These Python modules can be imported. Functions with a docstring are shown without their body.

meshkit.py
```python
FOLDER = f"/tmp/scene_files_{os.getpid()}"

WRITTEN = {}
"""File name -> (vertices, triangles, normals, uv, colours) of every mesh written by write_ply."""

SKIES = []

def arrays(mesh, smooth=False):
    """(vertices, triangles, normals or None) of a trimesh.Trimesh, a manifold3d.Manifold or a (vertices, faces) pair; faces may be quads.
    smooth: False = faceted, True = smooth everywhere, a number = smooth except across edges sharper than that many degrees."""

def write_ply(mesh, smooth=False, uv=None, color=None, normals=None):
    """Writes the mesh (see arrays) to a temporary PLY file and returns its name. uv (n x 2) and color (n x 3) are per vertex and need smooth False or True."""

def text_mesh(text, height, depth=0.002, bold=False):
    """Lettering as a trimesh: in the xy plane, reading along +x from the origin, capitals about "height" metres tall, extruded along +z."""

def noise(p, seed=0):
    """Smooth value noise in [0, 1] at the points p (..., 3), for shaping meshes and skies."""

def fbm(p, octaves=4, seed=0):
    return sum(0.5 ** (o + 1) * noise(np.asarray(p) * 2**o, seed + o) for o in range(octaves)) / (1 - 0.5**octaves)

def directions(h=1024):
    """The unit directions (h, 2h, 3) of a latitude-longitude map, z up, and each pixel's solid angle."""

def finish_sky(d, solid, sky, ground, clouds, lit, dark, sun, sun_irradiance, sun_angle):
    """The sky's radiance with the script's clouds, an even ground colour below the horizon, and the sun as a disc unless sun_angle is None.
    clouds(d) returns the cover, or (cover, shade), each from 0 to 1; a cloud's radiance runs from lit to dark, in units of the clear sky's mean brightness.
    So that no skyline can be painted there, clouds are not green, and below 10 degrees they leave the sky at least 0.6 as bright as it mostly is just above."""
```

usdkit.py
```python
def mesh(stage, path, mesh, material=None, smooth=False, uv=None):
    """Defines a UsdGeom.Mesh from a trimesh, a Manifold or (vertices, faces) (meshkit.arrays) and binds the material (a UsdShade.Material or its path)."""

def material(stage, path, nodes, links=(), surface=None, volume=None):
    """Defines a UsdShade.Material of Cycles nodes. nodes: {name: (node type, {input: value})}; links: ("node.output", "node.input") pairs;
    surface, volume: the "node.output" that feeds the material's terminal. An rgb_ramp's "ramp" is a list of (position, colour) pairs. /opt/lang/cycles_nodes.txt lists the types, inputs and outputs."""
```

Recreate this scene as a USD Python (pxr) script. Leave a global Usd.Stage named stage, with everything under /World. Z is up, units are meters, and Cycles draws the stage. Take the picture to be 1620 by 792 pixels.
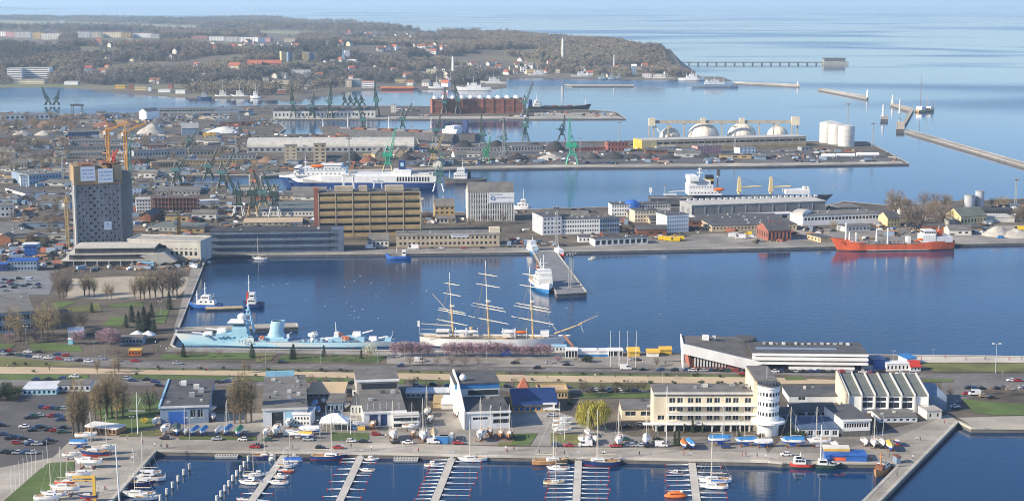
import math, random
import numpy as np, trimesh, usdkit, meshkit
import shapely, shapely.geometry as sg, shapely.ops
from pxr import Usd, UsdGeom, UsdLux, UsdShade, Sdf, Gf, Vt
stage = Usd.Stage.CreateInMemory()
W = UsdGeom.Xform.Define(stage, '/World'); stage.SetDefaultPrim(W.GetPrim()); UsdGeom.SetStageUpAxis(stage, 'Z'); UsdGeom.SetStageMetersPerUnit(stage, 1.0)
R = random.Random(7); NR = np.random.default_rng(7)
# ---------------------------------------------------------------- camera, sun, sky
CH, CF, PITCH = 177.0, 2500.0, math.atan(397 / 2500.0)
cam = UsdGeom.Camera.Define(stage, '/World/camera')
cam.AddTranslateOp().Set(Gf.Vec3d(0, 0, CH)); cam.AddRotateXOp().Set(90 - math.degrees(PITCH))
cam.CreateHorizontalApertureAttr(36.0); cam.CreateFocalLengthAttr(36 * CF / 1620); cam.CreateFStopAttr(0.0); cam.CreateClippingRangeAttr(Gf.Vec2f(1, 200000)); cam.CreateExposureAttr(0.55)
SUN_EL, SUN_AZ = math.radians(27), math.atan2(-0.93, -0.36)     # azimuth = atan2(x, y) of the direction towards the sun
sun = UsdLux.DistantLight.Define(stage, '/World/sun')
sun.AddRotateZOp().Set(180 - math.degrees(SUN_AZ)); sun.AddRotateXOp().Set(90 - math.degrees(SUN_EL))
sun.CreateIntensityAttr(1.25); sun.CreateAngleAttr(0.53); sun.CreateColorAttr(Gf.Vec3f(1, .88, .70)); sun.CreateNormalizeAttr(True)
SKY = usdkit.material(stage, '/World/Looks/sky_air', {'s': ('sky_texture', {'sky_type': 'single_scattering', 'sun_disc': False, 'sun_elevation': SUN_EL, 'sun_rotation': SUN_AZ, 'altitude': 100.0, 'air_density': .8, 'aerosol_density': .9, 'ozone_density': 3.5}),
    'h': ('hsv', {'hue': .505, 'saturation': 1.08, 'value': 1.0}), 'b': ('background_shader', {'strength': 0.128})}, [('s.color', 'h.color'), ('h.color', 'b.color')], surface='b.background')
dome = UsdLux.DomeLight.Define(stage, '/World/sky'); dome.CreateIntensityAttr(1.0)
UsdShade.MaterialBindingAPI.Apply(dome.GetPrim()).Bind(SKY)
HAZE_DENSITY = 5.0e-5
# ---------------------------------------------------------------- projecting the survey of the place on the ground
ct, st = math.cos(PITCH), math.sin(PITCH)
PAN = dict(zip('abcdefghijklmnop', [(405 * (i % 4), (0, 190, 390, 590)[i // 4], 3.9605 if i < 12 else 3.921) for i in range(16)]))
def q(p, x, y):
    if p == '': return (x, y)
    a, b, s = PAN[p]; return (a + x / s, b + y / s)
def G(px, py, z=2.0):
    a, b = (px - 810) / CF, -(py - 396) / CF
    d = np.array([a, b * st + ct, b * ct - st]); t = (z - CH) / d[2]
    return np.array([d[0] * t, d[1] * t, z])
def zat(P, py):
    k = (396 - py) / CF
    return CH + P[1] * (k * ct - st) / (ct + k * st)
def pix(P):
    P = np.asarray(P, float); h = P[..., 2] - CH; c = P[..., 1] * ct - h * st
    return np.stack([810 + CF * P[..., 0] / c, 396 - CF * (P[..., 1] * st + h * ct) / c], -1)
# ---------------------------------------------------------------- materials
PAL = dict(white=(.78,.77,.74,.5,.08), cream=(.68,.59,.43,.7,.10), offwhite=(.6,.58,.53,.7,.12), beige=(.46,.38,.27,.8,.14), concrete=(.36,.34,.30,.85,.16), pale_concrete=(.5,.47,.41,.85,.12), dark_concrete=(.14,.13,.12,.9,.2),
 grey=(.30,.31,.31,.7,.12), mid_grey=(.2,.2,.2,.7,.15), dark_grey=(.09,.09,.095,.7,.2), black=(.02,.02,.022,.5,.2), roof_grey=(.155,.148,.135,.85,.2), roof_dark=(.085,.085,.09,.85,.2), roof_black=(.045,.045,.05,.8,.25), roof_pale=(.48,.46,.41,.7,.12), roof_green=(.14,.155,.135,.7,.14),
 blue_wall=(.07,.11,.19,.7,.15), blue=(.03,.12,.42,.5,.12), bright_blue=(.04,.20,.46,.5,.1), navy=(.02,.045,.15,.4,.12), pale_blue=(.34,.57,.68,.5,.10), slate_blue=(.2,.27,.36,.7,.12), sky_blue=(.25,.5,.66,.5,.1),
 ochre=(.40,.29,.14,.8,.14), yellow=(.66,.43,.07,.55,.1), pale_yellow=(.60,.48,.25,.7,.1), orange=(.72,.17,.03,.45,.1), red=(.5,.045,.03,.5,.12), ship_red=(.66,.125,.045,.55,.16), rust=(.22,.09,.05,.85,.25), brick=(.30,.11,.075,.85,.14), pink=(.52,.27,.25,.8,.1), tile_red=(.42,.13,.07,.8,.12),
 green=(.03,.22,.10,.5,.12), crane_green=(.03,.33,.2,.5,.1), dark_green=(.028,.055,.042,.5,.2), teal=(.07,.17,.16,.6,.15), wood=(.38,.20,.085,.7,.2), pale_wood=(.5,.38,.22,.75,.16), mast=(.68,.6,.46,.5,.08), mast_ochre=(.6,.42,.19,.5,.08), steel=(.5,.52,.54,.35,.1), rubber=(.02,.02,.02,.8,.1),
 car_white=(.75,.75,.74,.25,.02), car_silver=(.42,.44,.46,.25,.02), car_black=(.02,.02,.024,.2,.02), car_blue=(.03,.06,.16,.22,.02), car_red=(.4,.03,.03,.22,.02), car_green=(.03,.1,.07,.22,.02), car_gold=(.35,.28,.17,.25,.02), car_yellow=(.8,.55,.03,.3,.02),
 asphalt=(.105,.10,.098,.9,.18), road=(.165,.155,.145,.9,.2), paving=(.26,.24,.21,.85,.24), quay=(.37,.335,.28,.85,.2), coping=(.5,.46,.39,.85,.14), sand=(.50,.39,.25,.9,.09), field=(.38,.33,.25,.95,.14), grass=(.085,.13,.03,.95,.3), dry_grass=(.14,.145,.045,.95,.28), earth=(.108,.09,.068,.95,.36), coal=(.035,.033,.033,.95,.35), gravel=(.42,.39,.34,.95,.12), salt=(.7,.67,.62,.9,.07), ore=(.21,.13,.08,.95,.2),
 bare=(.215,.165,.125,.9,.25), bud=(.30,.235,.125,.9,.25), twig_dark=(.10,.08,.06,.9,.25), bark=(.14,.105,.075,.9,.2), blossom=(.37,.25,.27,.9,.22), willow=(.36,.32,.05,.9,.2), conifer=(.022,.04,.022,.9,.3), shrub=(.10,.10,.04,.9,.3), hedge=(.03,.055,.02,.9,.3), forsythia=(.7,.5,.03,.8,.15), white_bloom=(.6,.58,.42,.9,.15),
 skin=(.5,.32,.24,.6,.03), jeans=(.05,.07,.13,.85,.1), jacket_red=(.4,.05,.04,.8,.1), jacket_dark=(.04,.04,.05,.8,.1), jacket_pale=(.55,.5,.42,.8,.1), hair=(.06,.04,.03,.6,.1), silo=(.53,.52,.49,.5,.12), dome=(.74,.69,.58,.75,.10), zinc=(.40,.42,.44,.4,.15), sign_white=(.8,.8,.8,.5,.02), ink=(.05,.1,.3,.6,.02), tarp=(.62,.64,.66,.6,.1), ferry_blue=(.03,.075,.23,.4,.12), crane_yellow=(.55,.27,.05,.5,.1), formwork=(.30,.215,.125,.85,.2), quay_blue=(.10,.135,.19,.7,.16), tower_concrete=(.205,.205,.205,.85,.18))
MATS = {}
def M(k):
    if k in MATS: return MATS[k]
    p = f'/World/Looks/{k}'
    if k == 'glass':
        m = usdkit.material(stage, p, {'p': ('principled_bsdf', {'base_color': (.03, .038, .05), 'roughness': .12, 'specular_ior_level': .6})}, surface='p.BSDF')
    elif k == 'pale_glass':
        m = usdkit.material(stage, p, {'p': ('principled_bsdf', {'base_color': (.13, .17, .22), 'roughness': .15, 'specular_ior_level': .8})}, surface='p.BSDF')
    else:
        r, g, b, ro, va = PAL[k]
        big = k in ('earth', 'asphalt', 'road', 'paving', 'quay', 'grass', 'dry_grass', 'field', 'sand', 'coal', 'coping')
        n = {'g': ('geometry', {}), 'n': ('noise_texture', {'scale': .035 if big else .16, 'detail': 9.0 if big else 6.0, 'roughness': .68}), 'm': ('map_range', {'from_min': .3, 'from_max': .7, 'to_min': 1 - va * 1.6, 'to_max': 1 + va * 1.6}),
             'h': ('hsv', {'color': (r, g, b)}), 'p': ('principled_bsdf', {'roughness': ro})}
        l = [('g.position', 'w.vector'), ('w.vector', 'n.vector'), ('n.fac', 'm.value'), ('m.result', 'h.value'), ('h.color', 'p.base_color')]
        n['w'] = ('mapping', {'scale': (1, 1, 1 if big else .35)})
        if k in ('earth', 'asphalt', 'paving', 'quay', 'road', 'coping'):
            n['n2'] = ('noise_texture', {'scale': .012, 'detail': 3.0}); n['m2'] = ('map_range', {'from_min': .35, 'from_max': .65, 'to_min': .78, 'to_max': 1.15}); n['x'] = ('math', {'math_type': 'multiply'})
            l += [('w.vector', 'n2.vector'), ('n2.fac', 'm2.value'), ('m2.result', 'x.value1'), ('m.result', 'x.value2'), ('x.value', 'h.value')]
            l.remove(('m.result', 'h.value'))
            # slabs and patched areas, each a little lighter or darker than the next, with worn joints
            n['k'] = ('brick_texture', {'color1': (.90, .90, .90), 'color2': (1.1, 1.1, 1.1), 'mortar': (.72, .72, .72), 'scale': 1.0, 'brick_width': 7.5, 'row_height': 5.0, 'mortar_size': .07, 'mortar_smooth': .6}); n['kr'] = ('mapping', {'rotation': (0, 0, .06)}); n['y'] = ('math', {'math_type': 'multiply'})
            if k != 'earth': l += [('g.position', 'kr.vector'), ('kr.vector', 'k.vector'), ('x.value', 'y.value1'), ('k.color', 'y.value2'), ('y.value', 'h.value')]; l.remove(('x.value', 'h.value'))
            else: [n.pop(t) for t in ('k', 'kr', 'y')]
        m = usdkit.material(stage, p, n, l, surface='p.BSDF')
    MATS[k] = m; return m
# ---------------------------------------------------------------- shapes
class S:
    def __init__(s): s.v, s.f, s.n = [], [], 0
    def add(s, v, f):
        v = np.asarray(v, float); f = np.asarray(f, int)
        if f.shape[1] == 4: f = np.vstack([f[:, [0, 1, 2]], f[:, [0, 2, 3]]])
        s.v.append(v); s.f.append(f + s.n); s.n += len(v); return s
    def tm(s, m): return s.add(m.vertices, m.faces)
    def quad(s, a, b, c, d): return s.add([a, b, c, d], [[0, 1, 2, 3]])
    def box(s, x0, x1, y0, y1, z0, z1, rz=0, top=1.0, topy=None):
        ty = top if topy is None else topy
        cx, cy = (x0 + x1) / 2, (y0 + y1) / 2; hx, hy = (x1 - x0) / 2, (y1 - y0) / 2
        v = np.array([[a * hx * k, b * hy * l, z] for z, k, l in ((z0, 1, 1), (z1, top, ty)) for a, b in ((-1, -1), (1, -1), (1, 1), (-1, 1))])
        if rz: c_, s_ = math.cos(rz), math.sin(rz); v[:, :2] = v[:, :2] @ np.array([[c_, s_], [-s_, c_]])
        v[:, 0] += cx; v[:, 1] += cy
        return s.add(v, [[3, 2, 1, 0], [4, 5, 6, 7], [0, 1, 5, 4], [1, 2, 6, 5], [2, 3, 7, 6], [3, 0, 4, 7]])
    def tube(s, p0, p1, r0, r1=None, n=6):
        p0, p1 = np.asarray(p0, float), np.asarray(p1, float); r1 = r0 if r1 is None else r1
        d = p1 - p0; d = d / (np.linalg.norm(d) + 1e-9); a = np.cross(d, [0, 0, 1.0] if abs(d[2]) < .9 else [1.0, 0, 0]); a /= np.linalg.norm(a); b = np.cross(d, a)
        t = np.arange(n) / n * 2 * math.pi; c = np.cos(t)[:, None] * a + np.sin(t)[:, None] * b
        v = np.vstack([p0 + c * r0, p1 + c * r1, [p0], [p1]]); i = np.arange(n); j = (i + 1) % n
        f = np.vstack([np.stack([i, i + n, j], 1), np.stack([j, i + n, j + n], 1), np.stack([i, j, 0 * i + 2 * n], 1), np.stack([j + n, i + n, 0 * i + 2 * n + 1], 1)])
        return s.add(v, f)
    def poly(s, pts, z0, z1, holes=(), bottom=False):
        pg = pts if isinstance(pts, sg.Polygon) else sg.Polygon([tuple(p[:2]) for p in pts], [[tuple(p[:2]) for p in h] for h in holes])
        for g in getattr(pg.buffer(0), 'geoms', [pg.buffer(0)]):
            if g.area > 1e-4: s.tm(trimesh.creation.extrude_polygon(g, z1 - z0, engine='earcut').apply_translation([0, 0, z0]))
        return s
    def sheet(s, pts, z):
        pg = sg.Polygon([tuple(p[:2]) for p in pts]).buffer(0) if not isinstance(pts, (sg.Polygon, sg.MultiPolygon)) else pts
        for g in getattr(pg, 'geoms', [pg]):
            v, f = trimesh.creation.triangulate_polygon(g, engine='earcut'); s.add(np.c_[v, np.full(len(v), z)], f)
        return s
    def side(s, prof, y0, y1):
        """a profile in x, z drawn out along y"""
        m = trimesh.creation.extrude_polygon(sg.Polygon(prof).buffer(0), y1 - y0, engine='earcut'); v = np.array(m.vertices)
        return s.add(np.c_[v[:, 0], y1 - v[:, 2], v[:, 1]], m.faces)
    def endp(s, prof, x0, x1):
        """a profile in y, z drawn out along x"""
        m = trimesh.creation.extrude_polygon(sg.Polygon(prof).buffer(0), x1 - x0, engine='earcut'); v = np.array(m.vertices)
        return s.add(np.c_[x0 + v[:, 2], v[:, 0], v[:, 1]], m.faces)
    def lathe(s, prof, n=12, c=(0, 0)):
        prof = np.array(prof, float); t = np.arange(n) / n * 2 * math.pi
        v = np.vstack([np.stack([c[0] + r * np.cos(t), c[1] + r * np.sin(t), 0 * t + z], 1) for r, z in prof]); k = len(prof); f = []
        for a in range(k - 1):
            for i in range(n): j = (i + 1) % n; f.append([a * n + i, a * n + j, (a + 1) * n + j, (a + 1) * n + i])
        s.add(v, f); i = np.arange(n); e = (k - 1) * n
        s.add(np.vstack([v[e:], [[c[0], c[1], prof[-1, 1]]]]), np.stack([i, (i + 1) % n, 0 * i + n], 1)); return s
    def move(s, dx=0, dy=0, dz=0, rz=0, sc=1):
        c_, s_ = math.cos(rz), math.sin(rz); r = np.array([[c_, s_, 0], [-s_, c_, 0], [0, 0, 1]])
        s.v = [(v * sc) @ r + [dx, dy, dz] for v in s.v]; return s
    def join(s, o):
        for v, f in o.arr(): s.add(v, f)
        return s
    def arr(s):
        return [(np.vstack(s.v), np.vstack(s.f))] if s.v else []
NAMES, COUNT = {}, {}
def numbered(par, name):
    k = (par, name); n = COUNT.get(k, 0); COUNT[k] = n + 1
    return f'{par}/{name}' + (f'_{n:03d}' if n else '')
def put(prim, **kw):
    for k, v in kw.items():
        if v: prim.SetCustomDataByKey(k, v)
def mesh(path, s, mat, smooth=None):
    v, f = s.arr()[0] if isinstance(s, S) else s
    if smooth: return usdkit.mesh(stage, path, (v, f), M(mat), smooth=smooth).GetPrim()
    m = UsdGeom.Mesh.Define(stage, path)
    m.CreatePointsAttr(Vt.Vec3fArray.FromNumpy(v.astype(np.float32))); m.CreateFaceVertexCountsAttr(Vt.IntArray.FromNumpy(np.full(len(f), 3, np.int32)))
    m.CreateFaceVertexIndicesAttr(Vt.IntArray.FromNumpy(f.astype(np.int32).ravel())); m.CreateSubdivisionSchemeAttr('none')
    UsdShade.MaterialBindingAPI.Apply(m.GetPrim()).Bind(M(mat) if isinstance(mat, str) else mat); return m.GetPrim()
def struct(name, s, mat, kind='structure', label=None, cat=None):
    p = mesh(numbered('/World', name), s, mat); put(p, kind=kind, label=label, category=cat or name.replace('_', ' ')); return p
def thing(name, label, cat, loc=(0, 0, 0), rz=0, group=None, sc=None):
    path = numbered('/World', name); x = UsdGeom.Xform.Define(stage, path)
    x.AddTranslateOp().Set(Gf.Vec3d(*map(float, loc))); x.AddRotateZOp().Set(math.degrees(rz))
    if sc is not None: x.AddScaleOp().Set(Gf.Vec3f(*([float(sc)] * 3 if np.ndim(sc) == 0 else map(float, sc))))
    put(x.GetPrim(), label=label, category=cat, group=group); return path
def part(par, name, s, mat, label=None, kind=None, smooth=None):
    if isinstance(s, S) and not s.v: return None
    path = numbered(par, name); put(mesh(path, s, mat, smooth), label=label, kind=kind); return path
CLS = {}
def klass(key, build):
    if key not in CLS:
        path = f'/World/kind_{key}'; stage.CreateClassPrim(path); UsdGeom.Xform.Define(stage, path).GetPrim().SetSpecifier(Sdf.SpecifierClass); CLS[key] = path; build(path)
    return CLS[key]
def inst(name, label, cat, key, loc, rz=0, sc=None, group=None):
    p = thing(name, label, cat, loc, rz, group, sc); pr = stage.GetPrimAtPath(p)
    pr.GetReferences().AddInternalReference(CLS[key]); pr.SetInstanceable(True); return p
ORD = 'first second third fourth fifth sixth seventh eighth ninth tenth eleventh twelfth thirteenth fourteenth fifteenth sixteenth seventeenth eighteenth nineteenth twentieth'.split()
TENS = {20: 'twenty', 30: 'thirty', 40: 'forty', 50: 'fifty', 60: 'sixty'}
def ordn(n):
    if n <= 20: return ORD[n - 1]
    return (TENS[n // 10 * 10] + '-' + ORD[n % 10 - 1]) if n % 10 else TENS[n // 10 * 10][:-1] + 'ieth'
def label_all(items):
    """items: dicts with desc, where, x; gives each a label that counts it among its likes from the left"""
    by = {}
    for it in items: by.setdefault((it['desc'], it['where']), []).append(it)
    for (d, w), v in by.items():
        v.sort(key=lambda t: t['x'])
        for i, it in enumerate(v):
            it['label'] = f'{d} {w}' if len(v) == 1 else f'{d}, {ordn(i + 1)} from the left {w}'
            if len(it['label'].split()) > 15: it['label'] = it['label'].replace(' from the left', ' from left')
            if len(it['label'].replace('-', ' ').split()) > 16: print('LONG', it['label'])
    return items
def scatter(path, protos, pos, which, sc, rz=None, kind='stuff', label=None, cat=None):
    pi = UsdGeom.PointInstancer.Define(stage, path); tg = []
    for i, (s, mat) in enumerate(protos): mesh(f'{path}/kinds_{i}', s, mat); tg.append(f'{path}/kinds_{i}')
    pi.CreatePrototypesRel().SetTargets([Sdf.Path(t) for t in tg]); n = len(pos)
    pi.CreatePositionsAttr(Vt.Vec3fArray.FromNumpy(np.asarray(pos, np.float32))); pi.CreateProtoIndicesAttr(Vt.IntArray.FromNumpy(np.asarray(which, np.int32)))
    sc = np.asarray(sc, np.float32); sc = np.repeat(sc[:, None], 3, 1) if sc.ndim == 1 else sc
    pi.CreateScalesAttr(Vt.Vec3fArray.FromNumpy(sc)); a = NR.uniform(0, 6.283, n) if rz is None else rz
    pi.CreateOrientationsAttr(Vt.QuathArray([Gf.Quath(float(math.cos(t / 2)), 0, 0, float(math.sin(t / 2))) for t in a])); put(pi.GetPrim(), kind=kind, label=label, category=cat); return pi
def hull2(pts): return sg.MultiPoint([tuple(p[:2]) for p in pts]).convex_hull
# ---------------------------------------------------------------- the setting: water, land, terrain, roads, lawns
def water():
    rings = [0.5, 250, 500, 800, 1200, 2000, 3500, 6000, 10000, 18000, 30000, 47000]; n = 72
    t = np.arange(n) / n * 2 * math.pi; v = np.vstack([np.stack([r * np.cos(t), r * np.sin(t), 0 * t], 1) for r in rings]); f = []
    for a in range(len(rings) - 1):
        for i in range(n): j = (i + 1) % n; f.append([a * n + i, (a + 1) * n + i, (a + 1) * n + j, a * n + j])
    nodes = {'g': ('geometry', {}),
     'w1': ('mapping', {'scale': (.16, .42, .3), 'rotation': (0, 0, .15)}), 'n1': ('noise_texture', {'scale': 1.0, 'detail': 4.0, 'roughness': .6}),
     # slicks and wind lanes: smooth water mirrors the pale low sky, ruffled water the darker sky higher up
     'w2': ('mapping', {'scale': (.00042, .0007, 1), 'rotation': (0, 0, .2)}), 'n2': ('noise_texture', {'scale': 1.0, 'detail': 2.5, 'roughness': .45, 'distortion': 1.8}),
     'w3': ('mapping', {'scale': (.006, .016, 1), 'rotation': (0, 0, -.2)}), 'n3': ('noise_texture', {'scale': 1.0, 'detail': 3.0, 'roughness': .5, 'distortion': .5}),
     'r2': ('map_range', {'from_min': .47, 'from_max': .60, 'to_min': .0, 'to_max': 1., 'clamp': True}),
     'x3': ('math', {'math_type': 'multiply', 'value2': .35}), 'x2': ('math', {'math_type': 'add'}),
     'bs': ('map_range', {'from_min': 0., 'from_max': 1.3, 'to_min': .025, 'to_max': .75}), 'ro': ('map_range', {'from_min': 0., 'from_max': 1.3, 'to_min': .03, 'to_max': .22}),
     'b': ('bump', {'distance': .3}), 'p': ('principled_bsdf', {'base_color': (.004, .028, .075), 'ior': 1.33, 'specular_ior_level': .5})}
    links = [('g.position', 'w1.vector'), ('g.position', 'w2.vector'), ('g.position', 'w3.vector'), ('w1.vector', 'n1.vector'), ('w2.vector', 'n2.vector'), ('w3.vector', 'n3.vector'), ('n2.fac', 'r2.value'), ('n3.fac', 'x3.value1'),
     ('r2.result', 'x2.value1'), ('x3.value', 'x2.value2'), ('x2.value', 'bs.value'), ('x2.value', 'ro.value'), ('bs.result', 'b.strength'), ('n1.fac', 'b.height'), ('b.normal', 'p.normal'), ('ro.result', 'p.roughness')]
    MATS['sea'] = usdkit.material(stage, '/World/Looks/sea', nodes, links, surface='p.BSDF')
    struct('sea_water', S().add(v, f), 'sea', cat='sea')
water()
pl = lambda pts, z=2.0: [G(x, y, z) for x, y in pts]
LAND_PX = [(-900,1100),(-20,1100),(176,792),(247,712),(617,717),(810,721),(1215,729),(1237,731),(1245,730.5),(1400,731.5),(1419,736.5),(1365,791),(1180,980),(1208,985),(1393,791),(1516,666),(1536,676),(1900,678),(1900,566),(1620,563),(1450,561),(1080,558),(910,557),(640,554),(280,550),(272,545),(328,403),(620,400),(890,397),(1215,391),(1320,388.5),(1620,383),(1900,378),
 (1900,318),(1620,314),(1500,318),(1420,326),(1335,318),(1300,327),(960,327),(830,331),(730,335),(668,335),(664,308),(415,301),(412,278),(600,272),(740,267),(905,264),(1200,262),(1438,258),(1400,238),(1372,224),(1010,222),(880,224),(762,226),(740,229),(664,229),(657,214),(500,212),(440,212),(452,203),(440,192),(430,188),(700,188),(990,187),(975,177),(940,174),(680,168),(430,166),(380,168),(250,178),(134,180),(111,181),(0,177),(-300,180),(-900,190)]
LAND = sg.Polygon([tuple(p[:2]) for p in pl(LAND_PX)], [[tuple(p[:2]) for p in pl([(289,277),(394,276),(394,303),(361,303),(361,292),(293,291)])]]).buffer(0)
struct('ground', S().sheet(LAND, 2.0), 'earth')
def walls(poly, z0, z1):
    s = S()
    for g in getattr(poly, 'geoms', [poly]):
        for ring in [g.exterior, *g.interiors]:
            c = list(ring.coords)
            for a, b in zip(c, c[1:]): s.quad((a[0], a[1], z0), (b[0], b[1], z0), (b[0], b[1], z1), (a[0], a[1], z1))
    return s
struct('quay_wall', walls(LAND, -2, 1.99), 'dark_concrete', cat='quay wall')
cop = LAND.buffer(.25).difference(LAND.buffer(-1.1))
s = S()
for g in getattr(cop, 'geoms', [cop]): s.poly(g, 1.4, 2.14)
struct('quay_coping', s, 'coping', cat='quay edge')
# the hill country to the north: a height field between the harbour shore and the open coast
SHORE = [(-700,137),(0,137.6),(101,137.6),(177,146),(235,151),(310,155),(366,156.5),(405,156),(468,161),(493,154),(561,144),(594,141),(678,141),(728,142),(784,141),(799,134),(812,123),(906,123.5),(987,125.5),(1072,125),(1163,129),(1171,128.3),(1113,119),(1080,104),(1057,101)]
shore = [tuple(G(x, y, 1.0)[:2]) for x, y in SHORE]
coast = [shore[-1], (455, 4700), (390, 5100), (130, 5600), (-250, 6350), (-330, 6600), (-700, 9000), (-1700, 11300), (-3400, 12000), (-9000, 12300)]
NLAND = sg.Polygon(shore + coast[1:] + [(-9000, 3300)]).buffer(0)
def dline(P, line):
    d = np.full(len(P), 1e9)
    for a, b in zip(line, line[1:]):
        a, b = np.array(a), np.array(b); t = np.clip(((P - a) @ (b - a)) / ((b - a) @ (b - a)), 0, 1); d = np.minimum(d, np.linalg.norm(P - a - t[:, None] * (b - a), axis=1))
    return d
ssm = lambda x, a, b: (lambda t: t * t * (3 - 2 * t))(np.clip((x - a) / (b - a), 0, 1))
def hill(P):
    P = np.atleast_2d(np.asarray(P, float))[:, :2]
    ds, dn = dline(P, shore[:21]), dline(P, coast)
    n = meshkit.fbm(np.c_[P / 420, 0 * P[:, 0]], 4, 3)
    return 2.2 + 46 * np.minimum(ssm(ds, 240 , 760), ssm(dn, -10, 150)) * (.62 + .75 * n) * 1.0 - 8 * ssm(P[:, 1], 6000, 9000)
PAL['meadow'] = (.26, .25, .13, .95, .2)
MEADOWS = [[(-100, 33), (20, 32.5), (75, 35), (220, 38), (330, 41), (300, 44.5), (225, 43), (120, 42), (60, 39), (-100, 38)], [(-100, 41), (60, 41), (80, 43.5), (-100, 44)], [(240, 44.5), (330, 46), (330, 49), (250, 47.5)], [(410, 49), (530, 51.5), (520, 54), (415, 52.5)], [(640, 92), (700, 90), (720, 94), (650, 97)]]
def north():
    xs = np.concatenate([np.arange(-9000, -3000, 75), np.arange(-3000, 700, 45)]); ys = np.concatenate([np.arange(2600, 6000, 40), np.arange(6000, 12600, 75)])
    X, Y = np.meshgrid(xs, ys); P = np.c_[X.ravel(), Y.ravel()]
    inside = shapely.contains_xy(NLAND.buffer(60), P[:, 0], P[:, 1]); near = shapely.contains_xy(NLAND, P[:, 0], P[:, 1])
    z = np.where(near, hill(P), -3.0); n, m = len(xs), len(ys)
    i = (np.arange(m - 1)[:, None] * n + np.arange(n - 1)).ravel(); f = np.stack([i, i + 1, i + n + 1, i + n], 1); f = f[inside[f].any(1)]
    nodes = {'g': ('geometry', {}), 'n': ('noise_texture', {'scale': .0035, 'detail': 6.0, 'roughness': .6}), 'w': ('mapping', {'scale': (.45, 1.2, 1)}),
      'r': ('rgb_ramp', {'ramp': [(.0, (.10, .08, .06)), (.45, (.13, .105, .08)), (.57, (.17, .145, .10)), (.66, (.15, .165, .07)), (1., (.24, .22, .14))]}), 'p': ('principled_bsdf', {'roughness': .95})}
    MATS['terrain'] = usdkit.material(stage, '/World/Looks/terrain', nodes, [('g.position', 'w.vector'), ('w.vector', 'n.vector'), ('n.fac', 'r.fac'), ('r.color', 'p.base_color')], surface='p.BSDF')
    C = P[f].mean(1); cp = pix(np.c_[C, hill(C)]); md = np.zeros(len(f), bool)
    for pg in MEADOWS: md |= shapely.contains_xy(sg.Polygon(pg), cp[:, 0], cp[:, 1])
    struct('hills', S().add(np.c_[P, z], f[~md]), 'terrain', cat='hills'); struct('meadow', S().add(np.c_[P, z], f[md]), 'meadow', cat='fields')
north()
# the distant low shore on the skyline
v = [];
for i in range(60):
    x = -16000 + i * 130; h = 55 * (1 - ssm(np.array(float(i)), 46, 59)) * (.7 + .5 * meshkit.fbm(np.array([[x / 700, 0, 0]]), 3, 5)[0]); v += [(x, 29000, 0), (x, 29300 + 500, h + 1), (x, 31000, 0)]
f = []
for i in range(59):
    for k in (0, 1): f.append([i * 3 + k, i * 3 + 3 + k, i * 3 + 4 + k, i * 3 + 1 + k])
struct('far_coast', S().add(v, f), 'hedge', cat='coast')
def gz(px, py):
    """the point of the hills seen at a pixel"""
    d = G(px, py, 0) - np.array([0, 0, CH]); t = np.linspace(.45, 1.3, 260); P = np.array([0, 0, CH]) + d * t[:, None]
    h = hill(P); k = np.argmax(P[:, 2] < h); p = P[max(k, 1)]; return np.array([p[0], p[1], h[max(k, 1)]])
ZN = [0]
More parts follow.
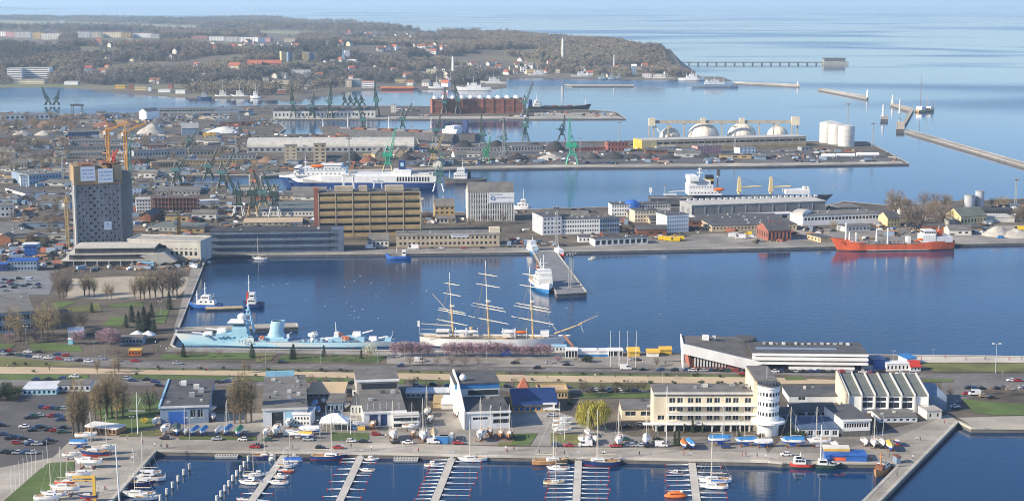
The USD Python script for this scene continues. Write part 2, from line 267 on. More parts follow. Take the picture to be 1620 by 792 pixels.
def zone(name, pts, mat, z, label=None):
    ZN[0] += 1; z += ZN[0] * .0025; struct(name, S().sheet(sg.Polygon([tuple(p[:2]) for p in pl(pts, z)]).buffer(0).intersection(LAND.buffer(-.4)), z), mat, cat=name.replace('_', ' '))
def pz(p, *pts): return [q(p, x, y) for x, y in pts]
zone('quay_paving', [(247,712),(205,695),(60,700),(-100,760),(-100,1100),(0,1000),(176,792)], 'quay', 2.02)
zone('quay_paving', [(120,690),(200,688),(405,697),(620,700),(810,706),(1000,708),(1215,716),(1300,716),(1420,690),(1500,655),(1520,668),(1393,791),(1208,985),(1180,980),(1365,791),(1419,738),(1245,737),(1237,731),(1215,729),(810,721),(617,717),(247,712)], 'quay', 2.02)
zone('yard', [(255,655),(640,650),(880,650),(1000,690),(1200,690),(1215,716),(1000,708),(620,700),(405,697),(200,690)], 'paving', 2.03)
zone('yard', [(1240,690),(1360,690),(1500,655),(1420,690),(1300,716),(1215,716)], 'paving', 2.03)
zone('car_park', pz('m', (-400,150),(380,135),(500,200),(470,330),(440,410),(330,520),(120,560),(-600,700)), 'asphalt', 2.03)
zone('road', [(-200,548),(0,553),(120,563),(230,571),(405,575),(810,580),(1215,586),(1400,590),(1620,590),(1900,590),(1900,604),(1620,602),(1490,599),(1215,592),(810,586.5),(405,583),(250,581.5),(150,578),(0,566),(-200,560)], 'road', 2.05)
zone('road', [(-200,599),(0,600),(200,600),(405,603),(810,611),(1030,617),(1030,626),(810,619),(405,610),(200,609),(-200,611)], 'road', 2.05)
zone('road', [(1490,598),(1620,600),(1900,604),(1900,640),(1620,618),(1560,616),(1510,640),(1500,655),(1488,640)], 'road', 2.04)
zone('sandy_path', [(-200,577),(60,580),(165,582.5),(205,584),(405,586),(810,592),(1215,596),(1335,601),(1335,606),(1215,607),(810,603),(405,594),(205,591),(100,591),(-200,590)], 'sand', 2.07)
for k, pts in enumerate(([(0,564),(60,569),(140,577),(60,579),(-200,577),(-200,562)], [(-200,591),(140,592),(140,600),(-200,600)], [(215,583),(405,584),(405,586),(205,584.2)], [(410,584),(500,585),(500,587),(410,586)], [(540,586),(800,588),(800,592),(540,588.5)], [(830,590),(1200,593.5),(1200,596),(830,593)],
    [(210,591),(400,595),(640,600),(640,606),(405,602),(205,598)], [(660,601),(800,603),(800,610),(660,607)], [(815,604),(1210,608),(1260,612),(1020,616),(815,611)], pz('i',(190,600),(330,600),(500,620),(520,655),(300,650),(190,655)), pz('i',(0,605),(100,610),(60,640),(0,640)), pz('i',(1010,675),(1604,655),(1604,702),(1010,705)),
    pz('j',(0,665),(130,668),(90,715),(0,720)), pz('j',(170,680),(820,680),(770,722),(120,718)), pz('k',(510,708),(745,708),(745,734),(520,736)), pz('i',(340,345),(480,345),(380,385),(330,385)), pz('i',(400,385),(620,350),(640,400),(470,408)), pz('i',(690,360),(890,345),(900,375),(690,380)), pz('i',(700,440),(800,440),(760,500),(640,490)),
    pz('i',(990,395),(1060,395),(1030,480),(960,470)), [(1457,574),(1620,574),(1900,576),(1900,589),(1620,588),(1480,588)], pz('p',(1200,155),(1300,170),(1588,190),(1800,200),(1800,262),(1400,258),(1270,240)), pz('m',(20,792),(240,600),(300,555),(460,545),(460,600),(330,720),(230,792)), pz('m',(560,200),(960,110),(1000,210),(960,330),(770,370),(640,300)),
    pz('m',(740,375),(1000,340),(1000,385),(740,392)), pz('m',(1110,385),(1588,390),(1588,412),(1110,408)), pz('n',(470,365),(700,370),(700,410),(470,415)), pz('o',(0,375),(160,370),(110,445),(0,445)), pz('o',(240,370),(420,375),(420,440),(240,445)), pz('p',(100,20),(200,20),(250,40),(110,42)), pz('p',(960,35),(1150,35),(1150,52),(960,52)), pz('o',(420,120),(870,120),(870,150),(420,155)), pz('n',(1500,430),(1588,425),(1588,445),(1500,448)))): zone('lawn', pts, 'grass' if k % 4 else 'dry_grass', 2.09)
zone('gravel_lot', pz('i',(450,200),(800,185),(1180,190),(1190,240),(1100,330),(410,325)), 'field', 2.05)
zone('car_park', pz('i',(-300,155),(370,150),(310,300),(0,305),(-300,300)), 'mid_grey', 2.06)
zone('promenade', pz('i',(1200,130),(1300,125),(1100,520),(900,600),(900,660),(1010,660),(1090,510)), 'paving', 2.06)
zone('promenade', [(272,549),(420,553),(640,556),(910,559),(1080,561),(1080,570),(910,569),(640,562),(420,558),(260,556)], 'paving', 2.06)
zone('promenade', [(1440,562.5),(1620,564.5),(1900,567),(1900,575),(1620,573),(1450,573)], 'coping', 2.06)
zone('promenade', [(1516,660),(1620,657),(1900,657),(1900,677),(1540,675)], 'quay', 2.06)
zone('plaza', [(612,562),(940,566),(1090,572),(1090,583),(940,581),(760,579),(612,575)], 'paving', 2.045)
zone('plaza', [(1090,583),(1090,560),(1440,562),(1440,586)], 'road', 2.035)
zone('quay_paving', [(330,405),(620,402),(890,399),(1215,393),(1320,390),(1620,384),(1620,377),(1320,382),(1050,386),(830,391),(620,394),(550,395),(330,396)], 'paving', 2.03)
zone('yard', [(1020,374),(1300,362),(1620,356),(1900,350),(1900,380),(1620,386),(1320,392),(1000,396)], 'paving', 2.02)
zone('coal_yard', [(700,262),(905,260),(1200,258),(1430,256),(1390,240),(1180,235),(990,240),(900,225),(760,228),(720,240)], 'asphalt', 2.03)
zone('quay_paving', [(412,277),(740,266),(905,263.5),(1200,261.5),(1430,257.8),(1425,255),(1200,258),(905,260),(740,263),(412,273)], 'quay', 2.05)
zone('quay_paving', [(440,187.8),(985,186.8),(972,178),(845,179),(845,184),(440,184)], 'quay', 2.03)
# lane markings
mk = S()
for pts in ([(-100,556),(120,569),(230,576),(405,579),(810,583),(1215,589),(1400,594.5),(1620,596)], [(-100,605),(200,604),(405,606.5),(810,615),(1010,621)], [(1500,648),(1512,634),(1540,618),(1620,608)]):
    P = np.vstack([G(x, y, 2.25)[:2] for x, y in pts])
    for a_, c_ in zip(P, P[1:]):
        L_ = np.linalg.norm(c_ - a_); u_ = (c_ - a_) / L_; n_ = np.array([-u_[1], u_[0]]) * .11
        for k in np.arange(0, L_ - 3, 8.0): e = a_ + u_ * k; g_ = e + u_ * 3; mk.quad((*(e - n_), 2.235), (*(g_ - n_), 2.235), (*(g_ + n_), 2.235), (*(e + n_), 2.235))
struct('road_marking', mk, 'white', cat='road marking')
# ---------------------------------------------------------------- buildings
def facade(s, O, u, wins, Wd, Hh, d=.3):
    """a wall of width Wd and height Hh from O along u with recessed openings wins=[(x0,x1,z0,z1)]; returns the panes' boxes"""
    O = np.asarray(O, float); u = np.asarray(u, float); n = np.array([u[1], -u[0], 0]); z = np.array([0, 0, 1.0])
    p = lambda x, h, k=0.0: O + u * x + z * h - n * k
    xs = sorted({0.0, Wd, *[round(w[0], 4) for w in wins], *[round(w[1], 4) for w in wins]}); zs = sorted({0.0, Hh, *[round(w[2], 4) for w in wins], *[round(w[3], 4) for w in wins]})
    op = {(round(w[0], 4), round(w[2], 4)) for w in wins}
    for h0, h1 in zip(zs, zs[1:]):
        run = None
        for x0, x1 in zip(xs, xs[1:]):
            if (x0, h0) in op:
                if run is not None: s.quad(p(run, h0), p(x0, h0), p(x0, h1), p(run, h1)); run = None
                s.quad(p(x0, h0), p(x0, h0, d), p(x0, h1, d), p(x0, h1)); s.quad(p(x1, h0, d), p(x1, h0), p(x1, h1), p(x1, h1, d))
                s.quad(p(x0, h0), p(x1, h0), p(x1, h0, d), p(x0, h0, d)); s.quad(p(x0, h1, d), p(x1, h1, d), p(x1, h1), p(x0, h1))
            elif run is None: run = x0
        if run is not None: s.quad(p(run, h0), p(Wd, h0), p(Wd, h1), p(run, h1))
    out = []
    for x0, x1, h0, h1 in wins:
        t = S(); a, b = d - .06, d + .1
        v = [p(x, h, k) for k in (a, b) for x, h in ((x0 - .03, h0 - .03), (x1 + .03, h0 - .03), (x1 + .03, h1 + .03), (x0 - .03, h1 + .03))]
        t.add(v, [[0, 1, 2, 3], [7, 6, 5, 4], [0, 4, 5, 1], [1, 5, 6, 2], [2, 6, 7, 3], [3, 7, 4, 0]]); out.append((t, p((x0 + x1) / 2, (h0 + h1) / 2), x0, x1, h0, h1, p, d))
    return out
def grid(nx, nz, wf=.5, hf=.5, x0=0., x1=1., z0=0., z1=1.):
    """openings as fractions of a wall"""
    dx, dz = (x1 - x0) / nx, (z1 - z0) / nz
    return [(x0 + dx * (i + .5 - wf / 2), x0 + dx * (i + .5 + wf / 2), z0 + dz * (k + .5 - hf / 2), z0 + dz * (k + .5 + hf / 2)) for k in range(nz) for i in range(nx)]
def add_windows(path, panes, scale, glass='glass', frame=None, name='window', limit=230):
    """each opening's glazing as a part of its own where the eye can tell it apart, else one joined part"""
    big = [p for p in panes if (p[3] - p[2]) * scale >= 2.2]
    if len(panes) > limit: big = []
    small = S()
    for p in panes:
        if p in big:
            w = part(path, name, p[0], glass)
            if frame and (p[3] - p[2]) * scale > 5:
                f, P, d = S(), p[6], p[7]; t = .12; x0, x1, h0, h1 = p[2:6]; xm = (x0 + x1) / 2
                for a, b, c, e in ((x0, x0 + t, h0, h1), (x1 - t, x1, h0, h1), (x0 + t, x1 - t, h0, h0 + t), (x0 + t, x1 - t, h1 - t, h1), (xm - t / 2, xm + t / 2, h0 + t, h1 - t)):
                    f.add([P(x, h, k) for k in (d - .14, d - .055) for x, h in ((a, c), (b, c), (b, e), (a, e))], [[0, 1, 2, 3], [7, 6, 5, 4], [0, 4, 5, 1], [1, 5, 6, 2], [2, 6, 7, 3], [3, 7, 4, 0]])
                part(w, 'frame', f, frame)
        else: small.join(p[0])
    if small.v: part(path, 'small_windows', small, glass, kind='stuff')
def frame_of(p, x0, y0, x1, y1, z=2.0, hillside=False):
    A, B = (gz(*q(p, x0, y0)), gz(*q(p, x1, y1))) if hillside else (G(*q(p, x0, y0), z), G(*q(p, x1, y1), z))
    if hillside: B = B.copy(); B[2] = A[2]; B[1] = A[1] + (B[1] - A[1]) * .15
    d = B - A; return A, float(np.hypot(d[0], d[1])), math.atan2(d[1], d[0])
FOOT, CLEAR = [], []
def b(name, cat, label, p, co, D, wall='beige', roof='roof_grey', kind='flat', win=None, lwin=None, rwin=None, glass='glass', group=None, hillside=False, vents=0, par=None, frame=None, z=2.0, rise=None, over=.25, door=None, plinth=None, eaves=None):
    x0, y0, x1, y1, top = co
    A, Wd, rz = frame_of(p, x0, y0, x1, y1, z, hillside); px, py = q(p, x0, top)
    if hillside: CLEAR.append((q(p, x0, y0)[0] - 2, q(p, x1, y1)[0] + 2, py, q(p, x0, y0)[1] + (13 if 'apartment' in name else 7)))
    h = -top if top < 0 else zat(A, py) - A[2]
    h = max(h, 2.2); scale = CF / A[1]
    if not np.isscalar(D):
        bp = G(*q(p, x0, D[0]), A[2] + h); D = max(5.0, (bp[1] - A[1]) / max(.3, math.cos(rz)))
    path = thing(name, label, cat, A, rz, group); s = S(); ph = h
    FOOT.append((A[0] + Wd / 2 * math.cos(rz) - D / 2 * math.sin(rz), A[1] + D / 2, max(Wd, D) / 2))
    wn = [(a * Wd, c * Wd, e * h, f * h) for a, c, e, f in (win if isinstance(win, list) else grid(*win) if win else [])]
    panes = facade(s, (0, 0, 0), (1, 0, 0), wn, Wd, h)
    lw = [(a * D, c * D, e * h, f * h) for a, c, e, f in (lwin if isinstance(lwin, list) else grid(*lwin) if lwin else [])]
    panes += facade(s, (0, D, 0), (0, -1, 0), lw, D, h)
    rw = [(a * D, c * D, e * h, f * h) for a, c, e, f in (rwin if isinstance(rwin, list) else grid(*rwin) if rwin else [])]
    panes += facade(s, (Wd, 0, 0), (0, 1, 0), rw, D, h); s.quad((Wd, D, 0), (0, D, 0), (0, D, h), (Wd, D, h))
    rs = S(); o = over
    if kind == 'flat':
        rs.box(-o, Wd + o, -o, D + o, h, h + .35)
        if par:
            t = S(); z0, z1 = h + .02, h + 1.0
            t.box(-o - .1, Wd + o + .1, -o - .1, .3, z0, z1); t.box(-o - .1, Wd + o + .1, D - .3, D + o + .1, z0, z1); t.box(-o - .1, .3, .3, D - .3, z0, z1); t.box(Wd - .3, Wd + o + .1, .3, D - .3, z0, z1); part(path, 'parapet', t, par)
    elif kind == 'gable':                                   # ridge along the front
        r = rise or D * .28; s.add([(0, 0, h), (0, D, h), (0, D / 2, h + r), (Wd, 0, h), (Wd, D, h), (Wd, D / 2, h + r)], [[0, 2, 1], [3, 4, 5]])
        e = r / (D / 2) * .4; rs.endp([(-.4, h - e), (D / 2, h + r), (D + .4, h - e), (D + .4, h - e + .35), (D / 2, h + r + .35), (-.4, h - e + .35)], -o, Wd + o)
    elif kind == 'gable_front':                             # gable towards the front
        r = rise or Wd * .28; s.add([(0, 0, h), (Wd, 0, h), (Wd / 2, 0, h + r), (0, D, h), (Wd, D, h), (Wd / 2, D, h + r)], [[0, 1, 2], [4, 3, 5]])
        e = r / (Wd / 2) * .4; rs.side([(-.4, h - e), (Wd / 2, h + r), (Wd + .4, h - e), (Wd + .4, h - e + .35), (Wd / 2, h + r + .35), (-.4, h - e + .35)], -o, D + o)
    elif kind == 'arch':
        r = rise or D * .2; t = np.linspace(0, math.pi, 13); y_ = D / 2 - np.cos(t) * (D / 2 + .3); zz = h + np.sin(t) * r
        rs.endp(list(zip(y_, zz + .3)) + list(zip(y_[::-1], zz[::-1] - .02)), -o, Wd + o); s.endp(list(zip(np.clip(y_, 0, D), zz)), 0.05, Wd - .05)
    elif kind == 'mono':                                    # roof rising to the back
        r = rise or D * .15; s.add([(0, 0, h), (0, D, h), (0, D, h + r), (Wd, 0, h), (Wd, D, h), (Wd, D, h + r)], [[0, 2, 1], [3, 4, 5], [2, 5, 4], [2, 4, 1]])
        rs.endp([(-.4, h), (D + .4, h + r), (D + .4, h + r + .3), (-.4, h + .3)], -o, Wd + o)
    elif kind == 'pyramid':
        r = rise or 3; rs.box(-.5, Wd + .5, -.5, D + .5, h, h + r, top=.04)
    part(path, 'wall', s, wall); rp = part(path, 'roof', rs, roof)
    if eaves: part(path, 'cornice', S().box(-.45, Wd + .45, -.45, -.252, h - .5, h + .42), eaves)
    if plinth: part(path, 'plinth', S().box(-.12, Wd + .12, -.12, -.004, 0, plinth[0]), plinth[1])
    add_windows(path, panes, scale, glass, frame)
    rr = random.Random(int(abs(A[0] * 7 + A[1] * 13)))
    for _ in range(vents):
        vx, vy, vs = rr.uniform(.06, .94) * Wd, rr.uniform(.1, .9) * D, rr.uniform(.4, 1.3)
        if kind == 'flat': part(path, 'roof_vent', S().box(vx, vx + vs * rr.uniform(1, 2), vy, vy + vs, h + .35, h + .35 + rr.uniform(.5, 1.4)), rr.choice(['grey', 'offwhite', 'dark_grey', 'zinc']))
        elif kind == 'gable': part(path, 'chimney', S().box(vx, vx + .9, D / 2 - .4, D / 2 + .4, h + (rise or D * .28) - .3, h + (rise or D * .28) + 1.6), 'brick')
    for dx, dw, dh, m in (door or ()): part(path, 'door', S().box(dx * Wd, dx * Wd + dw, -.1, .1, .05, dh), m)
    return path, Wd, D, h
# --- harbour land between the two basins
pt, w, d, h = b('warehouse', 'warehouse', 'long slate blue warehouse with rows of balconies along the basin quay', '', (333,401,543,398,367), 22, 'quay_blue', 'roof_black', win=(14, 3, .72, .36, .01, .9, .08, .94), glass='pale_glass', vents=6)
for k in (1, 2, 3):
    s = S().box(0, w * .92, -1.6, -.02, h * k / 3.3 - .5, h * k / 3.3 - .2); pa = part(pt, 'balcony', s, 'quay_blue'); t = S()
    for i in range(15): t.box(i * w * .92 / 14 - .1, i * w * .92 / 14 + .1, -1.6, -1.4, h * k / 3.3 - .2, h * k / 3.3 + .9)
    t.box(0, w * .92, -1.6, -1.5, h * k / 3.3 + .9, h * k / 3.3 + 1.05); part(pa, 'railing', t, 'grey')
part(pt, 'stair_tower', S().box(w - 8, w + .4, -.5, 12, 0, h + 1), 'quay_blue')
pt, w, d, h = b('flour_mill', 'mill', 'tall ochre six storey mill with banded gallery floors above the blue warehouse', '', (505,375,665,372,305), 20, 'ochre', 'roof_dark', win=(6, 6, .94, .5, 0, 1, .02, .99), vents=8)
for k in range(6):
    pa = part(pt, 'gallery', S().box(0, w, -1.5, -.02, h * (k + .02) / 6, h * (k + .5) / 6), 'ochre')
    part(pa, 'ceiling_strip', S().box(0, w, -1.5, -.02, h * (k + .92) / 6, h * (k + .98) / 6), 'beige')
for i in range(7): part(pt, 'pillar', S().box(i * w / 6 - .3, i * w / 6 + .3, -1.7, -1.45, 0, h), 'beige')
for a, c in ((.16, .34), (.4, .48), (.66, .84)): part(pt, 'roof_house', S().box(a * w, c * w, 3, 11, h + .35, h + 4), 'beige')
part(pt, 'stair_tower', S().box(-3.5, -.05, -1.5, 9, 0, h + 3.5), 'brick')
pt, w, d, h = b('grain_elevator', 'elevator', 'grain elevator with white vertical ribs and pale sign panel below its grey roof', '', (741,350,813,349,305), 22, 'pale_concrete', 'roof_grey', 'gable', win=(19, 5, .42, .62, .02, .98, .03, .97), lwin=(4, 5, .4, .5), glass='glass', rise=7)
for i in range(20): part(pt, 'rib', S().box(w * (.0 + i / 19) - .32, w * (i / 19) + .32, -.6, -.02, 0, h), 'white')
part(pt, 'end_wall', S().box(-.5, -.02, -.6, d, 0, h + .4), 'offwhite')
sgn = part(pt, 'sign', S().box(w * .44, w + .1, -1.0, -.62, h * .63, h * .99), 'sign_white')
t = S(); cx, cz = w * .53, h * .81
for i in range(14):
    a, c = i / 14 * 6.283 + .3, (i + .8) / 14 * 6.283 + .3
    if i not in (2, 9): t.tube((cx + 1.5 * math.cos(a), -1.08, cz + 1.5 * math.sin(a)), (cx + 1.5 * math.cos(c), -1.08, cz + 1.5 * math.sin(c)), .3, n=4)
part(sgn, 'logo', t, 'ink')
def scrawl(parent, x0, x1, y, z, hgt, seed, mat='ink'):
    '''a line of print too small to read from here: strokes of letter size'''
    t = S(); rr = random.Random(seed); x = x0
    while x < x1:
        wd = hgt * rr.uniform(.35, .6)
        if rr.random() > .13:
            k = rr.random(); t.box(x, x + wd * .3, y, y + .05, z - hgt / 2, z + hgt / 2)
            t.box(x + wd * .32, x + wd, y, y + .05, z - hgt / 2, z - hgt / 4) if k < .4 else t.box(x + wd * .32, x + wd, y, y + .05, z + hgt / 4, z + hgt / 2)
        x += wd * 1.35
    part(parent, 'lettering', t, mat)
def letters(text, hgt, x, y, z, mat, parent, name='lettering', face=(1, 0)):
    m = meshkit.text_mesh(text, hgt, .06); v = np.array(m.vertices); u = np.array([face[0], face[1], 0.]); n = np.array([face[1], -face[0], 0.])
    part(parent, name, (np.array([x, y, z]) + v[:, :1] * u + v[:, 1:2] * np.array([0, 0, 1.]) + v[:, 2:] * n, m.faces), mat)
scrawl(sgn, w * .47, w * .75, -1.06, h * .93, .8, 3); scrawl(sgn, w * .62, w * .97, -1.06, h * .82, .9, 5); scrawl(sgn, w * .47, w * .97, -1.06, h * .655, .5, 8)
pt, w, d, h = b('office', 'building', 'low beige two storey building with blue white sign at the quay road', '', (627,391,790,389,371), 18, 'beige', 'roof_grey', win=(22, 2, .5, .45, .02, .98, .05, .95), vents=5, eaves='concrete')
sg_ = part(pt, 'sign', S().box(w * .53, w * .7, -.3, -.02, h * .74, h * .96), 'sign_white'); scrawl(sg_, w * .54, w * .69, -.36, h * .85, .9, 4)
part(pt, 'stair_tower', S().box(w - 7, w + .5, 2, 8, 0, h + 4), 'cream')
FL = lambda: None
for row in [
 ('store_house', 'building', 'narrow tan house with a gabled loft between mill and grain elevator', 'f', (1120,620,1245,618,540), 16, 'ochre', 'roof_grey', dict(kind='gable', win=(4, 3, .5, .4), rise=5)),
 ('canopy_shed', 'shed', 'open pale shed in front of the narrow tan house', 'f', (1130,645,1250,643,618), 8, 'offwhite', 'roof_grey', dict(kind='mono', win=(5, 1, .7, .6))),
 ('hall', 'hall', 'low hall with wide grey green roof beside the portal cranes', 'f', (0,602,398,600,572), (512,), 'offwhite', 'roof_green', dict(win=(18, 1, .5, .35))),
 ('shed', 'shed', 'flat sandy roofed shed behind the blue warehouse', 'f', (-80,662,290,656,645), 26, 'concrete', 'sand', dict(win=(10, 1, .5, .4))),
 ('cottage', 'house', 'small gabled house with grey roof left of the signed office', 'f', (700,792,830,792,752), 14, 'offwhite', 'roof_grey', dict(kind='gable', win=(5, 1, .5, .4))),
 ('office', 'building', 'white four storey stair end of the long quay office', 'g', (190,721,310,716,606), 26, 'white', 'roof_dark', dict(win=(5, 4, .55, .42, .05, .98, .05, .97), lwin=(3, 4, .3, .3), frame='white', vents=4)),
 ('office', 'building', 'long white office with three rows of windows and a dark roof', 'g', (312,715,548,710,622), 13, 'white', 'roof_dark', dict(win=(15, 3, .6, .45, .01, .99, .08, .97), vents=5)),
 ('office', 'building', 'grey blue glazed end wing of the long white office', 'g', (550,711,672,706,618), 13, 'slate_blue', 'roof_dark', dict(win=(8, 3, .7, .5, .01, .99, .06, .97), vents=2)),
 ('office', 'building', 'white building with small blue dome beside the second basin', 'g', (625,602,750,600,530), 16, 'white', 'roof_dark', dict(win=(8, 3, .55, .45), lwin=(3, 3, .3, .4), vents=3)),
 ('office', 'building', 'pale long wing behind the blue dome at the waterside', 'g', (782,590,992,585,528), 14, 'offwhite', 'roof_dark', dict(win=(13, 2, .6, .45), vents=2)),
 ('office', 'building', 'cream three storey block between the dome and the tall white block', 'g', (768,642,915,638,568), 16, 'cream', 'roof_dark', dict(win=(8, 3, .5, .45), lwin=(3, 3, .3, .4), vents=3)),
 ('office', 'building', 'tall white four storey block with its narrow end in the sun', 'g', (968,706,1106,698,597), 18, 'white', 'roof_dark', dict(win=(9, 4, .42, .42, .03, .97, .06, .96), lwin=(4, 4, .25, .35), vents=3)),
 ('shed', 'shed', 'white ended garage row on the quay beside the yellow trucks', 'g', (520,790,850,774,748), 11, 'white', 'roof_dark', dict(win=(9, 1, .7, .65), vents=2)),
 ('shed', 'shed', 'small white shed with flat dark roof left of the garage row', 'g', (418,766,490,765,732), 9, 'white', 'roof_dark', dict(win=(3, 1, .4, .4))),
 ('brick_hall', 'hall', 'brown works hall with broad dark roof in front of the reefer warehouse', 'g', (1252,700,1785,690,662), (592,), 'beige', 'roof_dark', dict(win=(24, 1, .5, .5, .01, .99, .25, .9), vents=14, lwin=(5, 1, .4, .4))),
 ('brick_house', 'house', 'square brick workshop with tall windows near the red ship', 'h', (0,757,143,753,692), 26, 'brick', 'roof_dark', dict(kind='gable', win=(6, 1, .55, .7), lwin=(5, 1, .4, .5), vents=4, rise=4)),
 ('hall', 'hall', 'long white hall with grey roof and strip windows behind the red ship', 'h', (215,662,700,644,600), 24, 'white', 'roof_grey', dict(win=(22, 1, .8, .4, .02, .99, .3, 1), vents=8)),
 ('shed', 'shed', 'white curved ended shed joined to the long white hall', 'h', (150,655,213,660,592), 22, 'white', 'roof_pale', dict(kind='arch', rise=3)),
 ('shed', 'shed', 'grey flat sheds at the water behind the long white hall', 'h', (445,577,582,574,548), 22, 'mid_grey', 'roof_grey', dict(win=(7, 1, .6, .5))),
 ('cottage', 'house', 'pale yellow house among bare trees', 'h', (748,668,828,664,614), 14, 'pale_yellow', 'roof_dark', dict(kind='gable', win=(4, 2, .4, .4))),
 ('cottage', 'house', 'tall white house with pitched roof among bare trees at the water', 'h', (825,590,905,588,530), 12, 'offwhite', 'roof_grey', dict(kind='gable', win=(4, 3, .4, .4))),
 ('hall', 'hall', 'yellow ended hall with a green roof below the twin tanks', 'h', (1208,658,1368,648,606), 20, 'pale_yellow', 'roof_green', dict(kind='gable', win=(8, 1, .5, .4), lwin=(3, 2, .3, .3))),
 ('shed', 'shed', 'long dark roofed shed in front of the twin tanks', 'h', (1290,592,1520,590,566), 16, 'dark_grey', 'roof_black', dict(win=(12, 1, .6, .4))),
 ('shed', 'shed', 'white salt shed with pale roof behind the gravel heap', 'h', (1370,640,1545,640,612), 24, 'offwhite', 'roof_pale', dict()),
 ('shed', 'shed', 'rough tan yard building between the brick workshop and the red ship', 'h', (245,745,330,768,715), 9, 'pale_wood', 'roof_dark', dict(win=(4, 1, .4, .4))),
 ('shed', 'shed', 'pale workshop roofed in grey right of the brick workshop', 'h', (480,700,640,692,668), 12, 'offwhite', 'roof_grey', dict(win=(7, 1, .5, .4))),
 # --- coal quay and grain terminal
 ('hangar', 'hangar', 'very long white barrel roofed storage hangar across the coal quay', '', (391,241,655,240,233), 42, 'grey', 'roof_pale', dict(kind='arch', rise=9, win=(28, 1, .5, .5))),
 ('transfer_tower', 'tower', 'tan conveyor tower at the left of a pair before the white hangar', 'f', (180,266,258,265,160), 12, 'beige', 'roof_grey', dict(win=(2, 5, .4, .3))),
 ('transfer_tower', 'tower', 'tan conveyor tower at the right of a pair before the white hangar', 'f', (362,264,440,263,152), 12, 'beige', 'roof_grey', dict(win=(2, 5, .5, .4))),
 ('shed', 'shed', 'brown gabled coal shed leaning beside the green crane', 'f', (745,252,815,250,215), 18, 'pale_wood', 'roof_grey', dict(kind='gable_front', rise=6)),
 ('shed', 'shed', 'second brown gabled coal shed right of the green crane', 'f', (870,245,930,244,212), 18, 'pale_wood', 'roof_grey', dict(kind='gable_front', rise=6)),
 ('shed', 'shed', 'third small grey gabled shed at the coal heaps', 'f', (1245,255,1320,253,222), 16, 'offwhite', 'roof_grey', dict(kind='gable', win=(5, 2, .4, .4))),
 ('shed', 'shed', 'long grey quay shed behind the coal cranes', 'f', (1230,200,1604,196,178), 12, 'grey', 'roof_grey', dict(win=(16, 1, .5, .5))),
 ('shed', 'shed', 'low grey warehouse with regular windows left of the bright green crane', 'g', (0,196,192,193,166), 12, 'grey', 'roof_grey', dict(win=(10, 1, .5, .5))),
 ('brick_house', 'building', 'red brick block beside the bright green crane', 'g', (600,198,728,196,140), 18, 'brick', 'roof_dark', dict(win=(6, 2, .4, .55), lwin=(3, 2, .4, .5), vents=4)),
 ('shed', 'shed', 'low long red shed left of the brick block', 'g', (390,196,592,192,172), 9, 'brick', 'roof_grey', dict(win=(10, 1, .5, .4))),
 ('office', 'building', 'pink office block on the coal quay', 'g', (1162,212,1312,206,166), 14, 'pink', 'roof_grey', dict(win=(8, 3, .4, .5), vents=5)),
 ('shed', 'shed', 'small white house left of the pink office block', 'g', (1062,218,1150,212,184), 9, 'white', 'roof_grey', dict(win=(4, 1, .4, .4))),
 ('shed', 'shed', 'white flat topped house right of the pink office block', 'g', (1425,212,1525,208,174), 12, 'white', 'roof_grey', dict(win=(4, 2, .4, .4))),
 ('shed', 'shed', 'long pale roofed shed on the terminal quay', 'g', (905,190,1030,186,168), 12, 'offwhite', 'roof_pale', dict(win=(5, 1, .5, .4))),
 ('shed', 'shed', 'grey boxy service building beneath the silos', 'h', (210,192,280,190,170), 10, 'grey', 'roof_grey', dict(win=(3, 1, .5, .4))),
 # --- farther mole with red warehouse
 ('warehouse', 'warehouse', 'long brick red warehouse with white roof skylights on the far mole', '', (684,180,828,178.5,157.5), 34, 'brick', 'roof_grey', dict(win=(9, 2, .84, .66, 0, 1, .04, .96), glass='rust', vents=0)),
 ('warehouse', 'warehouse', 'long grey warehouse with pale lower wall and dark vaulted roof bays', '', (432,187.2,594,186,176), 30, 'offwhite', 'roof_dark', dict(win=(26, 1, .4, .5, .01, .99, .1, .85))),
 ('warehouse', 'warehouse', 'grey shed with dark window band near the inner harbour', 'a', (1000,712,1500,706,684), 26, 'grey', 'roof_grey', dict(win=(22, 1, .85, .4, 0, 1, .2, 1), vents=6)),
 ('warehouse', 'warehouse', 'pale low warehouse with grey roof at the inner harbour edge', 'a', (-60,757,370,745,724), 26, 'offwhite', 'roof_grey', dict(win=(14, 1, .5, .5), vents=3)),
 ('shed', 'shed', 'white ended shed beside the grey gantries', 'a', (918,750,1000,742,700), 14, 'white', 'roof_grey', dict(kind='gable')),
 ('tower', 'tower', 'slim pale tower between the far warehouses', 'b', (845,706,876,706,656), 9, 'offwhite', 'roof_grey', dict(win=(2, 5, .3, .4))),
 # --- shipyard land on the left
 ('office', 'building', 'white angular office with flat dark roof west of the tower site', 'e', (35,442,158,478,425), 18, 'white', 'roof_dark', dict(win=(7, 2, .4, .4), lwin=(4, 2, .4, .4))),
 ('office', 'building', 'pale yellow low house with grey roof in the old yards', 'e', (70,306,172,303,276), 16, 'cream', 'roof_grey', dict(kind='gable', win=(5, 1, .4, .4))),
 ('office', 'building', 'white tall narrow block beside the blue grey works', 'e', (130,413,180,411,352), 12, 'white', 'roof_grey', dict(win=(3, 3, .3, .3), lwin=(3, 3, .3, .3))),
 ('hall', 'hall', 'blue grey works hall behind the tower site', 'e', (184,413,390,398,345), 46, 'slate_blue', 'roof_grey', dict(win=(10, 2, .5, .4), vents=6)),
 ('office', 'building', 'pale blue grey office at the edge of the yards', 'e', (-160,615,88,606,545), 18, 'offwhite', 'roof_grey', dict(win=(9, 2, .5, .4), vents=3)),
 ('hall', 'hall', 'large brown grey roofed hall with white gable left of the tower site', 'e', (48,770,245,750,722), (640,), 'beige', 'roof_grey', dict(win=(8, 1, .5, .4), vents=6)),
